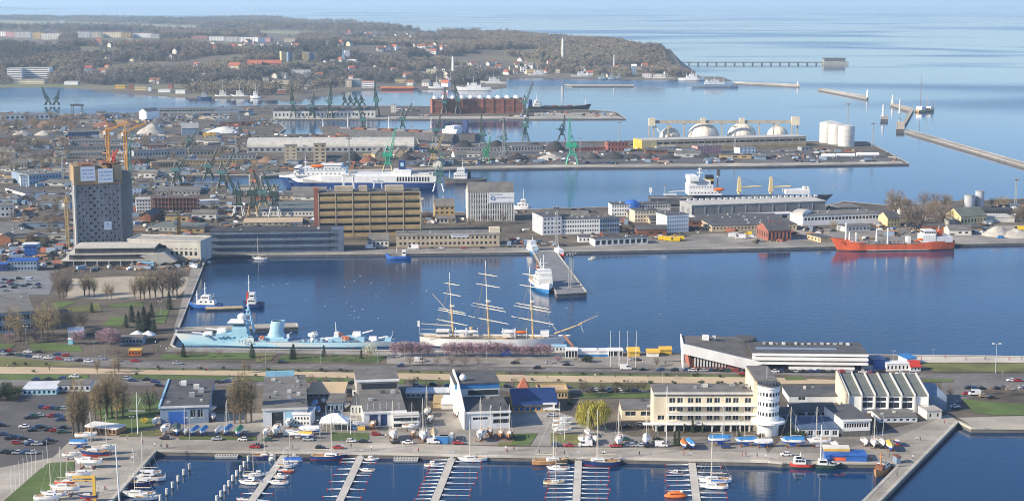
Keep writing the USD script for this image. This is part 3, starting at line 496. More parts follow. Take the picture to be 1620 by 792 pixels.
 ('hall', 'hall', 'low grey hall with pale walls behind the car park', 'e', (-200,735,30,735,700), (640,), 'beige', 'roof_grey', dict(win=(8, 1, .5, .4), vents=6)),
 ('warehouse', 'warehouse', 'dark blue grey warehouse behind the yellow tower cranes', 'e', (425,105,622,100,76), 16, 'blue_wall', 'roof_grey', dict(win=(9, 1, .5, .4))),
 ('shed', 'shed', 'first long grey railway shed behind the tower cranes', 'e', (430,150,800,144,130), 14, 'grey', 'roof_grey', dict(win=(18, 1, .5, .4))),
 ('shed', 'shed', 'second longer railway shed with dark roof behind the tower cranes', 'e', (420,192,790,186,172), 16, 'mid_grey', 'roof_dark', dict(win=(18, 1, .5, .4))),
 ('shed', 'shed', 'third railway shed nearest to the tower top', 'e', (380,232,640,226,210), 14, 'concrete', 'roof_grey', dict(win=(14, 1, .5, .4))),
 ('hall', 'hall', 'grey assembly hall with a row of windows right of the tower cranes', 'e', (840,236,1180,224,196), 18, 'grey', 'roof_dark', dict(win=(18, 1, .5, .4), vents=4)),
 ('shed', 'shed', 'light blue shed beside the white salt heap', 'e', (1140,94,1246,92,52), 22, 'slate_blue', 'grey', dict(kind='gable')),
 ('office', 'building', 'ochre low office left of the dry dock', 'e', (950,300,1122,294,268), 12, 'ochre', 'roof_grey', dict(win=(10, 1, .5, .5))),
 ('hall', 'hall', 'very long ochre shed along the head of the dry dock', 'e', (1150,276,1535,270,254), 14, 'ochre', 'roof_grey', dict(win=(20, 1, .5, .4), vents=4)),
 ('hall', 'hall', 'tan gabled hall behind the long ochre shed', 'e', (1185,226,1388,220,194), 16, 'beige', 'roof_dark', dict(kind='gable', win=(9, 1, .5, .4))),
 ('office', 'building', 'white cube building right of the tower', 'e', (815,466,882,463,428), 14, 'white', 'roof_grey', dict(win=(3, 2, .3, .35))),
 ('shed', 'shed', 'wide grey roof shed south of the dry dock', 'e', (985,470,1250,466,448), (418,), 'concrete', 'roof_grey', dict(win=(10, 1, .4, .4))),
 ('office', 'building', 'white and blue office with stacked floors beside the tower', 'e', (855,582,946,579,498), 14, 'white', 'roof_pale', dict(win=(5, 4, .6, .45), vents=2)),
 ('shed', 'shed', 'pale site shed with light roof right of the tower podium', 'e', (930,690,1210,700,668), (636,), 'grey', 'roof_green', dict(win=(9, 1, .5, .4))),
 ('shed', 'shed', 'red and white works shed beside the scaffolded frame', 'e', (1240,530,1370,524,508), 8, 'offwhite', 'tarp', dict()),
 ('shed', 'shed', 'grey works shed with skylights near the far cranes', 'e', (1390,245,1604,242,218), 16, 'grey', 'roof_dark', dict(win=(9, 1, .5, .4), vents=6)),
 ('shed', 'shed', 'tan works shed near the white hangar end', 'e', (1240,200,1480,196,180), 12, 'beige', 'roof_dark', dict(win=(9, 1, .5, .4))),
 ('site_office', 'container', 'stacked blue and white site cabins beside the car park', 'i', (50,152,230,150,92), 8, 'slate_blue', 'blue', dict(win=(9, 2, .6, .4), par='blue')),
 ('site_office', 'container', 'tall blue site cabins behind the stacked ones', 'i', (155,62,228,60,0), 8, 'blue', 'navy', dict(win=(3, 3, .5, .3))),
 ('site_office', 'container', 'dark blue site hoarding cabin at the left of the stacked cabins', 'i', (-90,158,48,155,112), 6, 'navy', 'blue', dict(win=(4, 1, .5, .3))),
 ('store_house', 'house', 'small blue white cabin left of the podium', 'e', (140,812,232,812,778), 8, 'pale_blue', 'white', dict(win=(4, 1, .5, .4)))]:
    kw = row[8]; b(row[0], row[1], row[2], row[3], row[4], row[5], row[6], row[7], **kw)
pt, w, d, h = b('terminal_hall', 'hall', 'long yellow ended storage hall below the four domes', '', (1016,238,1275,231,222.5), 30, 'beige', 'roof_pale', win=(24, 1, .9, .3, .0, 1, .35, 1), plinth=(2.5, 'ochre'))
part(pt, 'end_wall', S().box(-.6, -.02, -.3, d, 0, h + .5), 'yellow'); part(pt, 'front_end', S().box(-.3, w * .085, -.4, -.02, 0, h), 'pale_yellow')
# --- marina and boulevard
pt, w, d, h = b('boat_hall', 'hall', 'boat hall with dark roof and blue doors behind the covered hulls', 'm', (996,317,1295,307,210), (45,), 'slate_blue', 'roof_dark', win=[(.62, .74, .35, .8), (.77, .89, .35, .8)], vents=9, eaves='tarp', frame='white')
part(pt, 'door', S().box(w * .17, w * .52, -.15, .1, .05, h * .72), 'blue'); part(pt, 'parapet', S().box(-.6, 0.2, -.5, d, h - .6, h + .8), 'pale_blue')
for i, (px_, py_) in enumerate(((.3, .75), (.55, .3), (.72, .45), (.6, .6))): part(pt, 'roof_house', S().box(w * px_, w * px_ + 2.4, d * py_, d * py_ + 2, h + .35, h + 2.2), ('white', 'grey', 'zinc', 'offwhite')[i])
pt, w, d, h = b('boat_hall', 'hall', 'boat hall with pale grey roof and open dark doorway beside white yachts', 'n', (45,332,318,322,224), (22,), 'tarp', 'roof_grey', win=[(.2, .46, .02, .82)], vents=16, eaves='offwhite')
part(pt, 'side_door', S().box(w * .5, w * .68, -.15, .1, .05, h * .85), 'pale_blue'); part(pt, 'roof_rail', S().box(.5, w * .72, d - 1.5, d - .2, h + .35, h + 2.6), 'sky_blue')
b('clubhouse', 'house', 'small white club office with blue windows in front of the pale roofed boat hall', 'n', (232,326,338,328,256), 10, 'white', 'tarp', win=(5, 2, .55, .5, .05, .95, .05, .9), vents=3, par='white', frame='sky_blue')
pt, w, d, h = b('boat_hall', 'hall', 'two level boat hall with grey green roof and white balcony annex', 'n', (668,334,930,324,243), (112,), 'tarp', 'roof_grey', win=[(.14, .34, .05, .82), (.4, .56, .05, .82)], glass='navy', vents=5, eaves='white')
up = part(pt, 'upper_storey', S().box(-1, w * .97, d + .01, d + 26, 0, h + 4.5), 'concrete'); part(up, 'upper_roof', S().box(-1.4, w * .97 + .4, d - .4, d + 26.4, h + 4.5, h + 5), 'roof_grey'); part(up, 'clerestory', S().box(1, w * .93, d - .12, d + .0, h + .9, h + 3.2), 'glass'); part(up, 'roof_edge', S().box(-1.6, w, d - .7, d - .42, h + 4.2, h + 5.2), 'white')
for i in range(6): part(pt, 'lightning_rod', S().tube((w * (.1 + i * .15), 2, h + .3), (w * (.1 + i * .15), 2, h + 3.4), .07, n=4), 'steel')
an = part(pt, 'annex', S().box(w * .68, w * 1.28, -3.5, -.02, 0, h * .9), 'white')
for k in (0, 1): part(an, 'balcony', S().box(w * .66, w * 1.3, -5, -3.52, h * (.36 + .4 * k), h * (.46 + .4 * k)), 'white'); part(an, 'window_band', S().box(w * .7, w * 1.26, -3.6, -3.5, h * (.1 + .4 * k), h * (.3 + .4 * k)), 'glass')
part(an, 'annex_roof', S().box(w * .66, w * 1.3, -5, 0, h * .9, h * .95), 'offwhite')
pt, w, d, h = b('boat_hall', 'hall', 'white gabled boat hall with dark roof and tall blue banded upper storey', 'n', (1302,348,1575,338,244), (152,), 'tarp', 'roof_dark', win=[(.16, .5, .55, .88), (.62, .98, .3, .55), (.62, .98, .7, .9)], vents=4, eaves='white')
up = part(pt, 'upper_storey', S().box(-2, w * .93, d + .01, d + 20, 0, h + 6), 'white'); part(up, 'blue_band', S().box(-2, w * .93, d - .1, d, h + 3.8, h + 6.01), 'bright_blue'); part(up, 'upper_roof', S().box(-2.4, w * .93 + .4, d - .5, d + 20.4, h + 6.02, h + 6.5), 'roof_dark')
for i in range(9): part(up, 'window', S().box(w * (.2 + i * .078), w * (.2 + i * .078) + 1.5, d - .15, d - .01, h + 1.0, h + 3.2), 'glass')
part(pt, 'side_wall', S().endp([(-.6, 0), (d + 20, 0), (d + 20, h + 8), (d, h + 7), (-.6, h + 1)], -1.0, -.3), 'white')
part(up, 'roof_ball', S().lathe([(.01, h + 6.5), (1.2, h + 7), (1.5, h + 8), (1.1, h + 9), (.1, h + 9.4)], 10, (w * .1, d + 4)), 'white')
b('annex', 'house', 'white square annex left of the blue banded boat hall', 'n', (1198,150,1262,150,108), 10, 'white', 'white', win=(2, 1, .4, .4))
b('annex', 'house', 'white square annex left of the two level boat hall', 'n', (598,146,650,146,100), 10, 'white', 'roof_grey', win=(2, 1, .4, .4))
pt, w, d, h = b('cafe', 'building', 'low cafe with sand coloured curved roof between two boat halls', 'n', (325,152,548,152,122), 13, 'slate_blue', 'sand', 'mono', rise=1.6, win=(7, 1, .7, .5), eaves='cream')
b('shed', 'shed', 'blue grey store shed behind the flagpoles of the boat yard', 'n', (440,240,540,240,185), 16, 'slate_blue', 'roof_grey', win=(4, 1, .5, .5)); b('shed', 'shed', 'brown flat store beside the two level boat hall', 'n', (590,262,655,262,195), 20, 'offwhite', 'roof_dark', win=(3, 1, .4, .5))
b('shed', 'shed', 'blue shadowed boat store behind the boat hall with blue doors', 'm', (1312,212,1430,205,148), 11, 'blue_wall', 'roof_dark', win=(5, 1, .6, .5), glass='pale_glass')
b('shed', 'shed', 'low white roofed store in the gap before the blue banded boat hall', 'n', (930,152,1200,152,140), 9, 'slate_blue', 'tarp', win=(9, 1, .6, .4)); b('shed', 'shed', 'flat grey canvas roof in the boat yard with tan awning', 'n', (1150,222,1235,222,205), 12, 'offwhite', 'tarp', 'mono', rise=.8); b('kiosk', 'kiosk', 'tan yard kiosk with sloping awning', 'n', (1100,215,1150,215,195), 10, 'pale_wood', 'ochre', 'mono', rise=.9)
b('restaurant', 'building', 'low restaurant with dark blue roof and yellow blue windows', 'o', (8,240,288,234,203), (142,), 'yellow', 'navy', 'mono', rise=3.2, win=(8, 1, .78, .7), glass='blue', lwin=(2, 1, .4, .4), eaves='dark_grey')
b('kiosk', 'kiosk', 'small kiosk with red pyramid roof at the boulevard', 'o', (42,134,102,134,106), 8, 'white', 'tile_red', 'pyramid', rise=5, win=(3, 1, .5, .6))
b('pavilion', 'pavilion', 'tan wooden pavilion with flat roof beside the willow', 'o', (165,158,345,155,118), 12, 'pale_wood', 'pale_wood', win=(9, 1, .5, .5), par='ochre')
b('kiosk', 'kiosk', 'white roofed rental hut at the edge of the car park', 'm', (140,136,350,132,102), (55,), 'pale_blue', 'tarp', win=(7, 1, .5, .5)); b('pavilion', 'pavilion', 'low wooden pavilion with patched white roof beside the mast', 'm', (522,362,722,382,350), (302,), 'wood', 'white', win=(8, 1, .7, .7))
b('kiosk', 'kiosk', 'pale flat kiosk behind the rental hut', 'm', (360,115,560,112,75), 10, 'tarp', 'roof_grey', win=(6, 1, .5, .5))
b('restaurant', 'building', 'dark flat roofed pavilion building in the park with blue glass end', 'i', (-320,565,215,528,440), (322,), 'slate_blue', 'roof_grey', win=(24, 2, .8, .5), rwin=(8, 2, .8, .6), vents=14)
b('kiosk', 'kiosk', 'pale roofed kiosk under the pink tree', 'i', (430,572,528,566,540), 8, 'offwhite', 'tarp', 'mono', rise=1); b('kiosk', 'kiosk', 'sky blue ticket booth beside the pale roofed kiosk', 'i', (428,612,456,612,580), 3, 'sky_blue', 'white'); b('bar', 'bar', 'long grey bar hut behind the white parasols', 'i', (742,612,895,612,572), 7, 'slate_blue', 'roof_grey', win=(7, 1, .7, .5)); b('kiosk', 'kiosk', 'orange snack stand on the boulevard', 'i', (806,682,882,682,650), 4, 'orange', 'yellow', win=(4, 1, .7, .5))
pt, w, d, h = b('office', 'building', 'low cream wing with brown roof left of the yacht club', 'o', (682,290,876,290,226), (165,), 'cream', 'roof_grey', win=[(.1, .45, .4, .85), (.6, .95, .4, .85)], frame='white', vents=3)
YC = b('yacht_club', 'building', 'cream yacht club with white balconies and flat grey roof', 'o', (876,352,1540,352,122), 14, 'cream', 'roof_grey', win=[(x0, x1, z0, z1) for z0, z1 in ((.73, .87), (.505, .63), (.275, .40)) for x0, x1 in ((.145, .205), (.22, .275), (.32, .375), (.39, .445), (.495, .55), (.565, .62), (.67, .725), (.74, .795), (.85, .91))] + [(.04, .105, .275, .4)], frame='white', vents=8, eaves='offwhite', glass='glass')
pt, w, d, h = YC
for k, z in enumerate((.21, .45, .69)):
    bl = part(pt, 'balcony', S().box(w * (.13 if k else -.1), w * 1.01, -2.2 - .8 * (k == 0), -.02, h * z - .35, h * z), 'white'); t = S()
    if k < 2:
        t.box(w * .13, w, -2.15, -2.0, h * z, h * z + 1.0)
        part(bl, 'railing', t, 'offwhite')
t = S().box(.5, w - 1, -.35, -.02, .1, h * .17); part(pt, 'shopfront', t, 'glass')
for i in range(12): part(pt, 'column', S().box(w * (.02 + i * .087) - .3, w * (.02 + i * .087) + .3, -2.6, -2.0, 0, h * .2 - .35), 'offwhite')
part(pt, 'gutter_strip', S().box(0, w, -.35, -.24, h * .93, h * .955), 'roof_dark')
# the round white tower
A = G(*q('p', 8, 392)); s_ = CF / A[1]; r = 35 / s_ / 2; ht = zat(A, q('p', 0, 85)[1]) - 2
tw = thing('round_tower', 'white round stair tower of the yacht club with rings of windows', 'tower', (A[0], A[1] + r, 2)); part(tw, 'wall', S().lathe([(r, 0), (r, ht)], 28), 'white', smooth=30)
for k in range(5):
    z = ht * (.16 + .2 * k); ring = part(tw, 'band', S().lathe([(r + .02, z - .35), (r + .22, z - .3), (r + .22, z), (r + .02, z + .05)], 28), 'white')
    if k < 5:
        for i in range(9):
            a = math.pi + .3 + i * (math.pi - .6) / 8; u = np.array([math.cos(a), math.sin(a)]); v_ = np.array([-u[1], u[0]]); zz = z + .9; t = S()
            t.add([[*(u * rr + v_ * k2), z2] for rr in (r - .1, r + .06) for k2, z2 in ((-.38, zz), (.38, zz), (.38, zz + 1.5), (-.38, zz + 1.5))], [[0, 1, 2, 3], [7, 6, 5, 4], [0, 4, 5, 1], [1, 5, 6, 2], [2, 6, 7, 3], [3, 7, 4, 0]]); part(tw, 'window', t, 'glass')
part(tw, 'canopy', S().lathe([(r + .2, ht * .24), (r + 2.6, ht * .25), (r + 2.6, ht * .29), (r + .2, ht * .3)], 28), 'white'); part(tw, 'roof', S().lathe([(r + .4, ht), (r + .4, ht + .6), (r * .7, ht + .7)], 28), 'roof_dark')
part(tw, 'head_block', S().box(-r - 1.0, r - .6, r * .9, r + 24, 0, ht + .4), 'cream'); part(tw, 'head_roof', S().box(-r - .7, r - .3, r * .5, r + 24.3, ht + .72, ht + 1.1), 'roof_grey'); part(tw, 'antenna', S().tube((0, r * 1.2, ht + 1), (0, r * 1.2, ht + 6), .1, n=5), 'steel')
for row in [('office', 'building', 'pale terrace block with dark roof behind the round tower', 'p', (130,182,472,182,142), (80,), 'tarp', 'roof_dark', dict(win=[(.17, .3, .35, .9)], vents=3, frame='white')),
 ('office', 'building', 'middle terrace block with strip of windows below the dark roof', 'p', (160,272,440,270,236), (186,), 'tarp', 'roof_dark', dict(win=(4, 1, .8, .7, .05, .95, .1, 1), frame='white')),
 ('office', 'building', 'lowest terrace block with blue roof before the round tower', 'p', (190,396,440,394,346), (275,), 'tarp', 'blue_wall', dict(win=(5, 1, .6, .6), frame='white')),
 ('pavilion', 'pavilion', 'white glazed pavilion with broad dark roof in front of the ribbed hall', 'p', (462,392,632,386,292), (200,), 'white', 'roof_dark', dict(win=(10, 1, .86, .36, .05, .95, .32, 1.02), eaves='white', plinth=(2.2, 'dark_concrete'))),
 ('annex', 'building', 'low white annex at the foot of the ribbed hall', 'p', (690,306,925,302,276), 12, 'tarp', 'roof_grey', dict(win=(6, 1, .5, .4), vents=2)),
 ('annex', 'building', 'small pale annex at the corner of the ribbed hall', 'p', (985,286,1076,282,236), 12, 'offwhite', 'concrete', dict(win=(2, 1, .3, .4))),
 ('office', 'building', 'blue shadowed wing right behind the round tower', 'p', (80,300,185,298,252), 10, 'slate_blue', 'roof_dark', dict(win=(3, 1, .5, .4)))]:
    b(row[0], row[1], row[2], row[3], row[4], row[5], row[6], row[7], **row[8])
pt, w, d, h = b('sports_hall', 'hall', 'white ribbed hall with green grey roof bays and tall window groups', 'p', (492,246,988,250,136), (52,), 'white', 'roof_green', 'mono', rise=3.5, win=[(x + .012, x + .148, z0, z1) for x in (.17, .335, .5, .665) for z0, z1 in ((.3, .62), (.68, .9))], frame='tarp')
for i in range(7):
    x = w * (i * .1655 + .005); part(pt, 'rib', S().endp([(-1.0, 0), (-.02, 0), (-.02, h - .3), (d, h + 3.1), (d, h + 4.5), (-.4, h + 1.0), (-1.0, h + .4)], x - .28, x + .28), 'offwhite')
part(pt, 'window_ledge', S().box(w * .17, w * .83, -.5, -.02, h * .22, h * .27), 'white'); part(pt, 'stair_block', S().box(w * .92, w * 1.0, -3.5, -1.3, 0, h * .5), 'offwhite')
part(pt, 'back_wing', S().box(w + .6, w + 9, 4, d + 4, 0, h * .85), 'slate_blue'); part(pt, 'left_wall', S().endp([(-.3, 0), (d, 0), (d, h + 5), (-.3, h + 1)], -1.2, -.5), 'cream')
# --- the harbour aquarium and restaurant pavilion on the pier
A, Wd, rz = frame_of('', 1094, 584, 1376, 587); s_ = CF / A[1]; aq = thing('aquarium', 'white aquarium building with sloping fascia and long balcony decks on the pier', 'building', A, rz)
m = lambda x: (x - 1094) / s_
hz_ = lambda y: zat(A, y) - 2
h1, h2 = hz_(546), hz_(567)
part(aq, 'hall_wall', S().poly([(0, 0), (m(1165), -1), (m(1200), 8), (m(1195), 28), (-2, 19)], 0, h2), 'brick'); part(aq, 'base_strip', S().poly([(-.4, -.4), (m(1155), -.4), (m(1155), .5), (-.4, .5)], 0, 1.6), 'tile_red')
part(aq, 'glazing', S().box(1.5, m(1148), -.5, -.03, 1.8, h2), 'glass')
for i in range(11): part(aq, 'fin', S().box(1.5 + i * (m(1148) - 1.5) / 10 - .25, 1.5 + i * (m(1148) - 1.5) / 10 + .25, -1.1, -.5, 1.6, h2 + 1), 'white')
v = [(-4, -2.5, h2 - 1), (-4, -2.5, h1 + 1), (m(1205), -2.5, h2 - 5.5), (m(1205), -2.5, h2 - 1.5)]; y2 = 4
part(aq, 'fascia', S().add([(-4, -2.6, h1 - 3.6), (m(1180), -2.6, max(1.2, h2 - 6.4)), (m(1212), -2.6, h2 - 1.2), (-4, -2.6, h1 + 1.2), (-4, -1.4, h1 - 3.6), (m(1180), -1.4, max(1.2, h2 - 6.4)), (m(1212), -1.4, h2 - 1.2), (-4, -1.4, h1 + 1.2)], [[0, 1, 2, 3], [7, 6, 5, 4], [0, 4, 5, 1], [1, 5, 6, 2], [2, 6, 7, 3], [3, 7, 4, 0]]), 'white')
part(aq, 'side_fascia', S().add([(-4.6, -2.6, 1.2), (-4.6, 1, 1.2), (-4.6, 19, h1 + 1.6), (-4.6, -2.6, h1 + 1.2), (-4.0, -2.6, 1.2), (-4.0, 1, 1.2), (-4.0, 19, h1 + 1.6), (-4.0, -2.6, h1 + 1.2)], [[0, 1, 2, 3], [7, 6, 5, 4], [0, 4, 5, 1], [1, 5, 6, 2], [2, 6, 7, 3], [3, 7, 4, 0]]), 'white')
part(aq, 'hall_roof', S().add([(-3.9, -1.3, h1 + .9), (m(1212), -1.3, h2 - 1.6), (m(1235), 26, h2 + 1), (m(1190), 29, h1 - 1.8), (-3.9, 18, h1 + .9), (-3.9, -1.3, h1 - .5), (m(1212), -1.3, h2 - 3), (m(1235), 26, h2 - .6), (m(1190), 29, h1 - 3.2), (-3.9, 18, h1 - .4)], [[0, 1, 2, 2], [0, 2, 3, 3], [0, 3, 4, 4], [5, 7, 6, 6], [5, 8, 7, 7], [5, 9, 8, 8], [0, 5, 6, 1], [1, 6, 7, 2], [2, 7, 8, 3], [3, 8, 9, 4], [4, 9, 5, 0]]), 'dark_concrete')
part(aq, 'drum', S().lathe([(6, 2), (6.2, h1 - 1.9), (5.4, h1 - 1.4)], 20, (m(1187), 27)), 'roof_dark'); part(aq, 'roof_vent', S().box(6, 9, 12, 15, h1 - 1, h1 + 2.2), 'white'); part(aq, 'roof_vent', S().box(11, 12.5, 14, 16, h1 - 1, h1 + 1.6), 'offwhite')
part(aq, 'wing_core', S().box(m(1196), m(1370), 3, 22, 0, hz_(557)), 'offwhite'); part(aq, 'wing_glazing', S().box(m(1199), m(1368), 2.6, 2.98, .4, hz_(560)), 'glass'); part(aq, 'wing_roof', S().box(m(1190), m(1376), -.5, 23, hz_(557), hz_(557) + .6), 'roof_dark')
for k, y in enumerate((578.5, 571, 564.5, 558.5)): part(aq, 'deck', S().box(m((1250, 1200, 1192, 1192)[k]), m((1355, 1376, 1376, 1377)[k]), -2.5 if k < 3 else -1, 2.55, hz_(y) - .6, hz_(y) + .5), 'white')
part(aq, 'stair', S().add([(m(1168), -2, 0), (m(1178), -2, 0), (m(1210), -2, h2 - 2), (m(1203), -2, h2 - 2), (m(1168), 0, 0), (m(1178), 0, 0), (m(1210), 0, h2 - 2), (m(1203), 0, h2 - 2)], [[0, 1, 2, 3], [7, 6, 5, 4], [0, 4, 5, 1], [1, 5, 6, 2], [2, 6, 7, 3], [3, 7, 4, 0]]), 'white')
for i in range(14): part(aq, 'roof_unit', S().box(m(1215 + i * 10.5), m(1215 + i * 10.5) + R.uniform(.8, 1.8), R.uniform(16, 18), 19, hz_(557) + .6, hz_(557) + R.uniform(1.0, 1.8)), R.choice(['grey', 'offwhite', 'zinc', 'dark_grey']))
part(aq, 'roof_blue_strip', S().box(m(1200), m(1330), 6, 9, hz_(557) + .6, hz_(557) + .9), 'slate_blue')
for row in [('kiosk', 'kiosk', 'dark blue exhibition hut right of the aquarium', 'l', (560,770,690,768,740), 7, 'offwhite', 'navy', dict()), ('kiosk', 'kiosk', 'deep blue tall hut behind the white kiosks', 'l', (660,770,740,768,712), 10, 'blue', 'navy', dict()), ('kiosk', 'kiosk', 'white ticket kiosk between the blue hut and the red awning', 'l', (742,778,885,776,735), 6, 'white', 'white', dict(win=(6, 1, .5, .5))), ('kiosk', 'kiosk', 'white stall under a red awning roof at the pier', 'l', (892,780,956,778,758), 6, 'white', 'red', dict(kind='gable', rise=2.2, win=(3, 1, .5, .5))), ('kiosk', 'kiosk', 'blue and white souvenir stall behind the red awning', 'l', (870,745,930,735,705), 6, 'white', 'bright_blue', dict(kind='mono')),
 ('kiosk', 'kiosk', 'white market stall on the quay near the bow of the tall ship', 'k', (250,655,340,655,628), 5, 'white', 'pale_blue', dict(win=(4, 1, .6, .5))), ('kiosk', 'kiosk', 'white roofed bar with dark open front near the bowsprit', 'k', (335,698,410,698,650), 6, 'white', 'white', dict(win=(4, 1, .8, .8))), ('kiosk', 'kiosk', 'white box stall with blue base left of the flagpoles', 'k', (412,690,540,688,655), 6, 'white', 'white', dict(plinth=(1.2, 'bright_blue'))), ('kiosk', 'kiosk', 'white stall behind the flagpoles', 'k', (545,690,610,688,655), 6, 'white', 'white', dict(plinth=(1.2, 'bright_blue'))), ('tent', 'tent', 'yellow market tent behind the flagpoles', 'k', (730,690,800,688,658), 6, 'yellow', 'yellow', dict(kind='gable', rise=1.5)), ('tent', 'tent', 'white market tent beside the yellow tent', 'k', (845,690,920,690,665), 5, 'white', 'yellow', dict(kind='gable', rise=1.2)), ('tent', 'tent', 'small yellow tent near the pier end', 'k', (925,672,1000,672,660), 5, 'yellow', 'yellow', dict(kind='gable', rise=1)), ('canopy', 'canopy', 'white flat stage canopy over the plaza', 'k', (605,690,695,690,652), 6, 'white', 'white', dict(win=(3, 1, .85, .85)))]:
    b(row[0], row[1], row[2], row[3], row[4], row[5], row[6], row[7], **row[8])
# ---------------------------------------------------------------- ships
def hull(L, B, zd, draft=-1.5, sheer=None, flare=.72, stern=.7, bow=2.2, rake=.05, n=18, boot=.5, bul=.6, full=.58, step=None):
    """lofted hull, stern at x=0, bow at x=L; returns (lower, upper, deck)"""
    us = np.unique(np.r_[np.linspace(0, .2, 5), np.linspace(.2, full, 5), 1 - (1 - np.linspace(0, 1, n - 6)) ** 1.5 * (1 - full), [step - .001, step] if step else []])
    sheer = sheer or (lambda u: .5 * max(0, (u - .3) / .7) ** 2)
    lo, up, dk = [], [], []
    for u in us:
        bd = B / 2 * min(1, stern + (1 - stern) * min(1, u / .2) ** .7) * (1 - max(0, (u - full) / (1 - full)) ** bow)
        k = ssm(u, .55, 1.); bw = bd * (1 - (1 - flare) * k - .25 * (1 - ssm(u, 0, .18))); z = zd + sheer(u); r = rake * L * ssm(u, .75, 1.)
        at = lambda zz: (bw * (.55 if zz < 0 else 1) + (bd - bw) * max(0, zz) / z, u * L - r * (1 - max(0, zz) / z))
        lo.append([(at(draft), draft), (at(boot), boot)]); up.append([(at(boot), boot), (at(z * .6), z * .6), (at(z), z)]); dk.append((at(z)[1], max(bd - .12, .01), z - bul))
    def skin(rows):
        s = S(); m = len(rows[0]); v = []
        for row in rows: v += [(a[1], sd * a[0], z) for sd in (1, -1) for a, z in row]
        f = []
        for i in range(len(rows) - 1):
            for j in range(m - 1):
                a, b_ = i * 2 * m + j, (i + 1) * 2 * m + j; f += [[b_, a, a + 1, b_ + 1], [a + m, b_ + m, b_ + m + 1, a + m + 1]]
        for j in range(m - 1): f.append([j, j + m, j + m + 1, j + 1])
        return s.add(v, f)
    d = S(); v = [(x, sd * w, z) for x, w, z in dk for sd in (1, -1)]; d.add(v, [[2 * i, 2 * i + 1, 2 * i + 3, 2 * i + 2] for i in range(len(dk) - 1)])
    return skin(lo), skin(up), d
def afloat(name, label, cat, pS, pB, beam, group=None, z=0.0, zs=None):
    A, Bp = G(*pS, z), G(*pB, z); d = Bp - A; L = float(np.hypot(d[0], d[1])); u = d / L
    A = A + np.array([0, beam / 2 * abs(u[0]), 0]); return thing(name, label, cat, A, math.atan2(d[1], d[0]), group, zs and (1, 1, zs)), L, CF / A[1]
def hull_parts(p, h, low, up, deck):
    part(p, 'lower_hull', h[0], low, smooth=50); part(p, 'hull', h[1], up, smooth=50); part(p, 'deck', h[2], deck)
def rows_of_ports(p, x0, x1, y, z, n, mat='glass', wd=.7, hg=.7, name='windows'):
    t = S()
    for i in range(n):
        x = x0 + (x1 - x0) * (i + .5) / n
        for sd in (1, -1): t.box(x - wd / 2, x + wd / 2, sd * y - .06, sd * y + .06, z, z + hg)
    part(p, name, t, mat, kind='stuff')
MATS['camouflage'] = usdkit.material(stage, '/World/Looks/camouflage', {'g': ('geometry', {}), 'w': ('mapping', {'scale': (.035, .03, .12), 'rotation': (0, .5, 0)}), 'n': ('noise_texture', {'scale': 1.0, 'detail': 3.0, 'distortion': .6}),
    'r': ('rgb_ramp', {'ramp': [(0, (.16, .42, .62)), (.42, (.26, .55, .70)), (.47, (.42, .68, .78)), (.56, (.50, .72, .78)), (.60, (.66, .72, .68)), (1, (.7, .74, .7))]}), 'p': ('principled_bsdf', {'roughness': .45})},
    [('g.position', 'w.vector'), ('w.vector', 'n.vector'), ('n.fac', 'r.fac'), ('r.color', 'p.base_color')], surface='p.BSDF')
# --- the museum destroyer
p, L, sc = afloat('museum_destroyer', 'pale blue camouflaged museum destroyer moored at the pier', 'warship', (622, 550), (273, 549), 11, zs=.74)
X = lambda px: (622 - px) / sc
fs = lambda u: (3.0 + 1.6 * ssm(u, .75, 1) if u >= .632 else .0)
h = hull(L, 11.5, 3.8, sheer=fs, flare=.6, stern=.62, bow=1.7, rake=.045, n=22, boot=.6, bul=.15, full=.45, step=.632); hull_parts(p, h, 'pale_blue', 'camouflage', 'slate_blue')
letters('H34', 2.6, X(373), 5.62, 3.2, 'slate_blue', p, 'hull_number', (-1, 0))
def turret(p, x, z, s, d, name='gun_turret', el=.12):
    t = S().lathe([(2.4 * s, 0), (2.4 * s, .5), (2.2 * s, .6)], 12).box(-2.6 * s, 2.0 * s, -2.1 * s, 2.1 * s, .6, 2.9 * s, top=.86)
    if d < 0: t.move(rz=math.pi)
    g = part(p, name, t.move(x, 0, z), 'white')
    for sd in (-.8, .8): part(g, 'gun_barrel', S().tube((x + d * 1.6 * s, sd * s, z + 1.7 * s), (x + d * 8.0 * s, sd * s, z + 1.7 * s + 8 * el * s), .28, .2), 'white')
turret(p, X(320), 6.6, 1, 1); turret(p, X(343), 9.4, 1, 1); turret(p, X(563), 6.8, 1, -1, el=.3); turret(p, X(589), 3.7, .95, -1, el=.18)
part(p, 'forward_house', S().box(X(388), X(336), -4, 4, 6.6, 9.4), 'pale_blue'); part(p, 'bridge', S().box(X(386), X(362), -4, 4, 9.41, 13.2).box(X(385), X(364), -3.6, 3.6, 13.2, 17, top=1.12), 'pale_blue'); part(p, 'bridge_wing', S().box(X(382), X(356), -5.2, 5.2, 17.01, 17.6).box(X(380), X(372), -2, 2, 17.6, 19), 'white'); rows_of_ports(p, X(385), X(364), 4.08, 15, 6, wd=1.2)
part(p, 'director', S().tm(trimesh.creation.icosphere(2, 2.4).apply_translation([X(377), 0, 20.5])), 'white', smooth=True)
t = S(); mx = X(387)
for a, b_ in (((mx + 2, 0), (mx, 0)), ((mx - 3, 2), (mx - .3, .3)), ((mx - 3, -2), (mx - .3, -.3))): t.tube((*a, 9.4), (*b_, 28), .38, .25)
for z in (14, 18, 22, 25): t.box(mx - 2.4 + z / 14, mx + 1.2, -1.4, 1.4, z, z + .4)
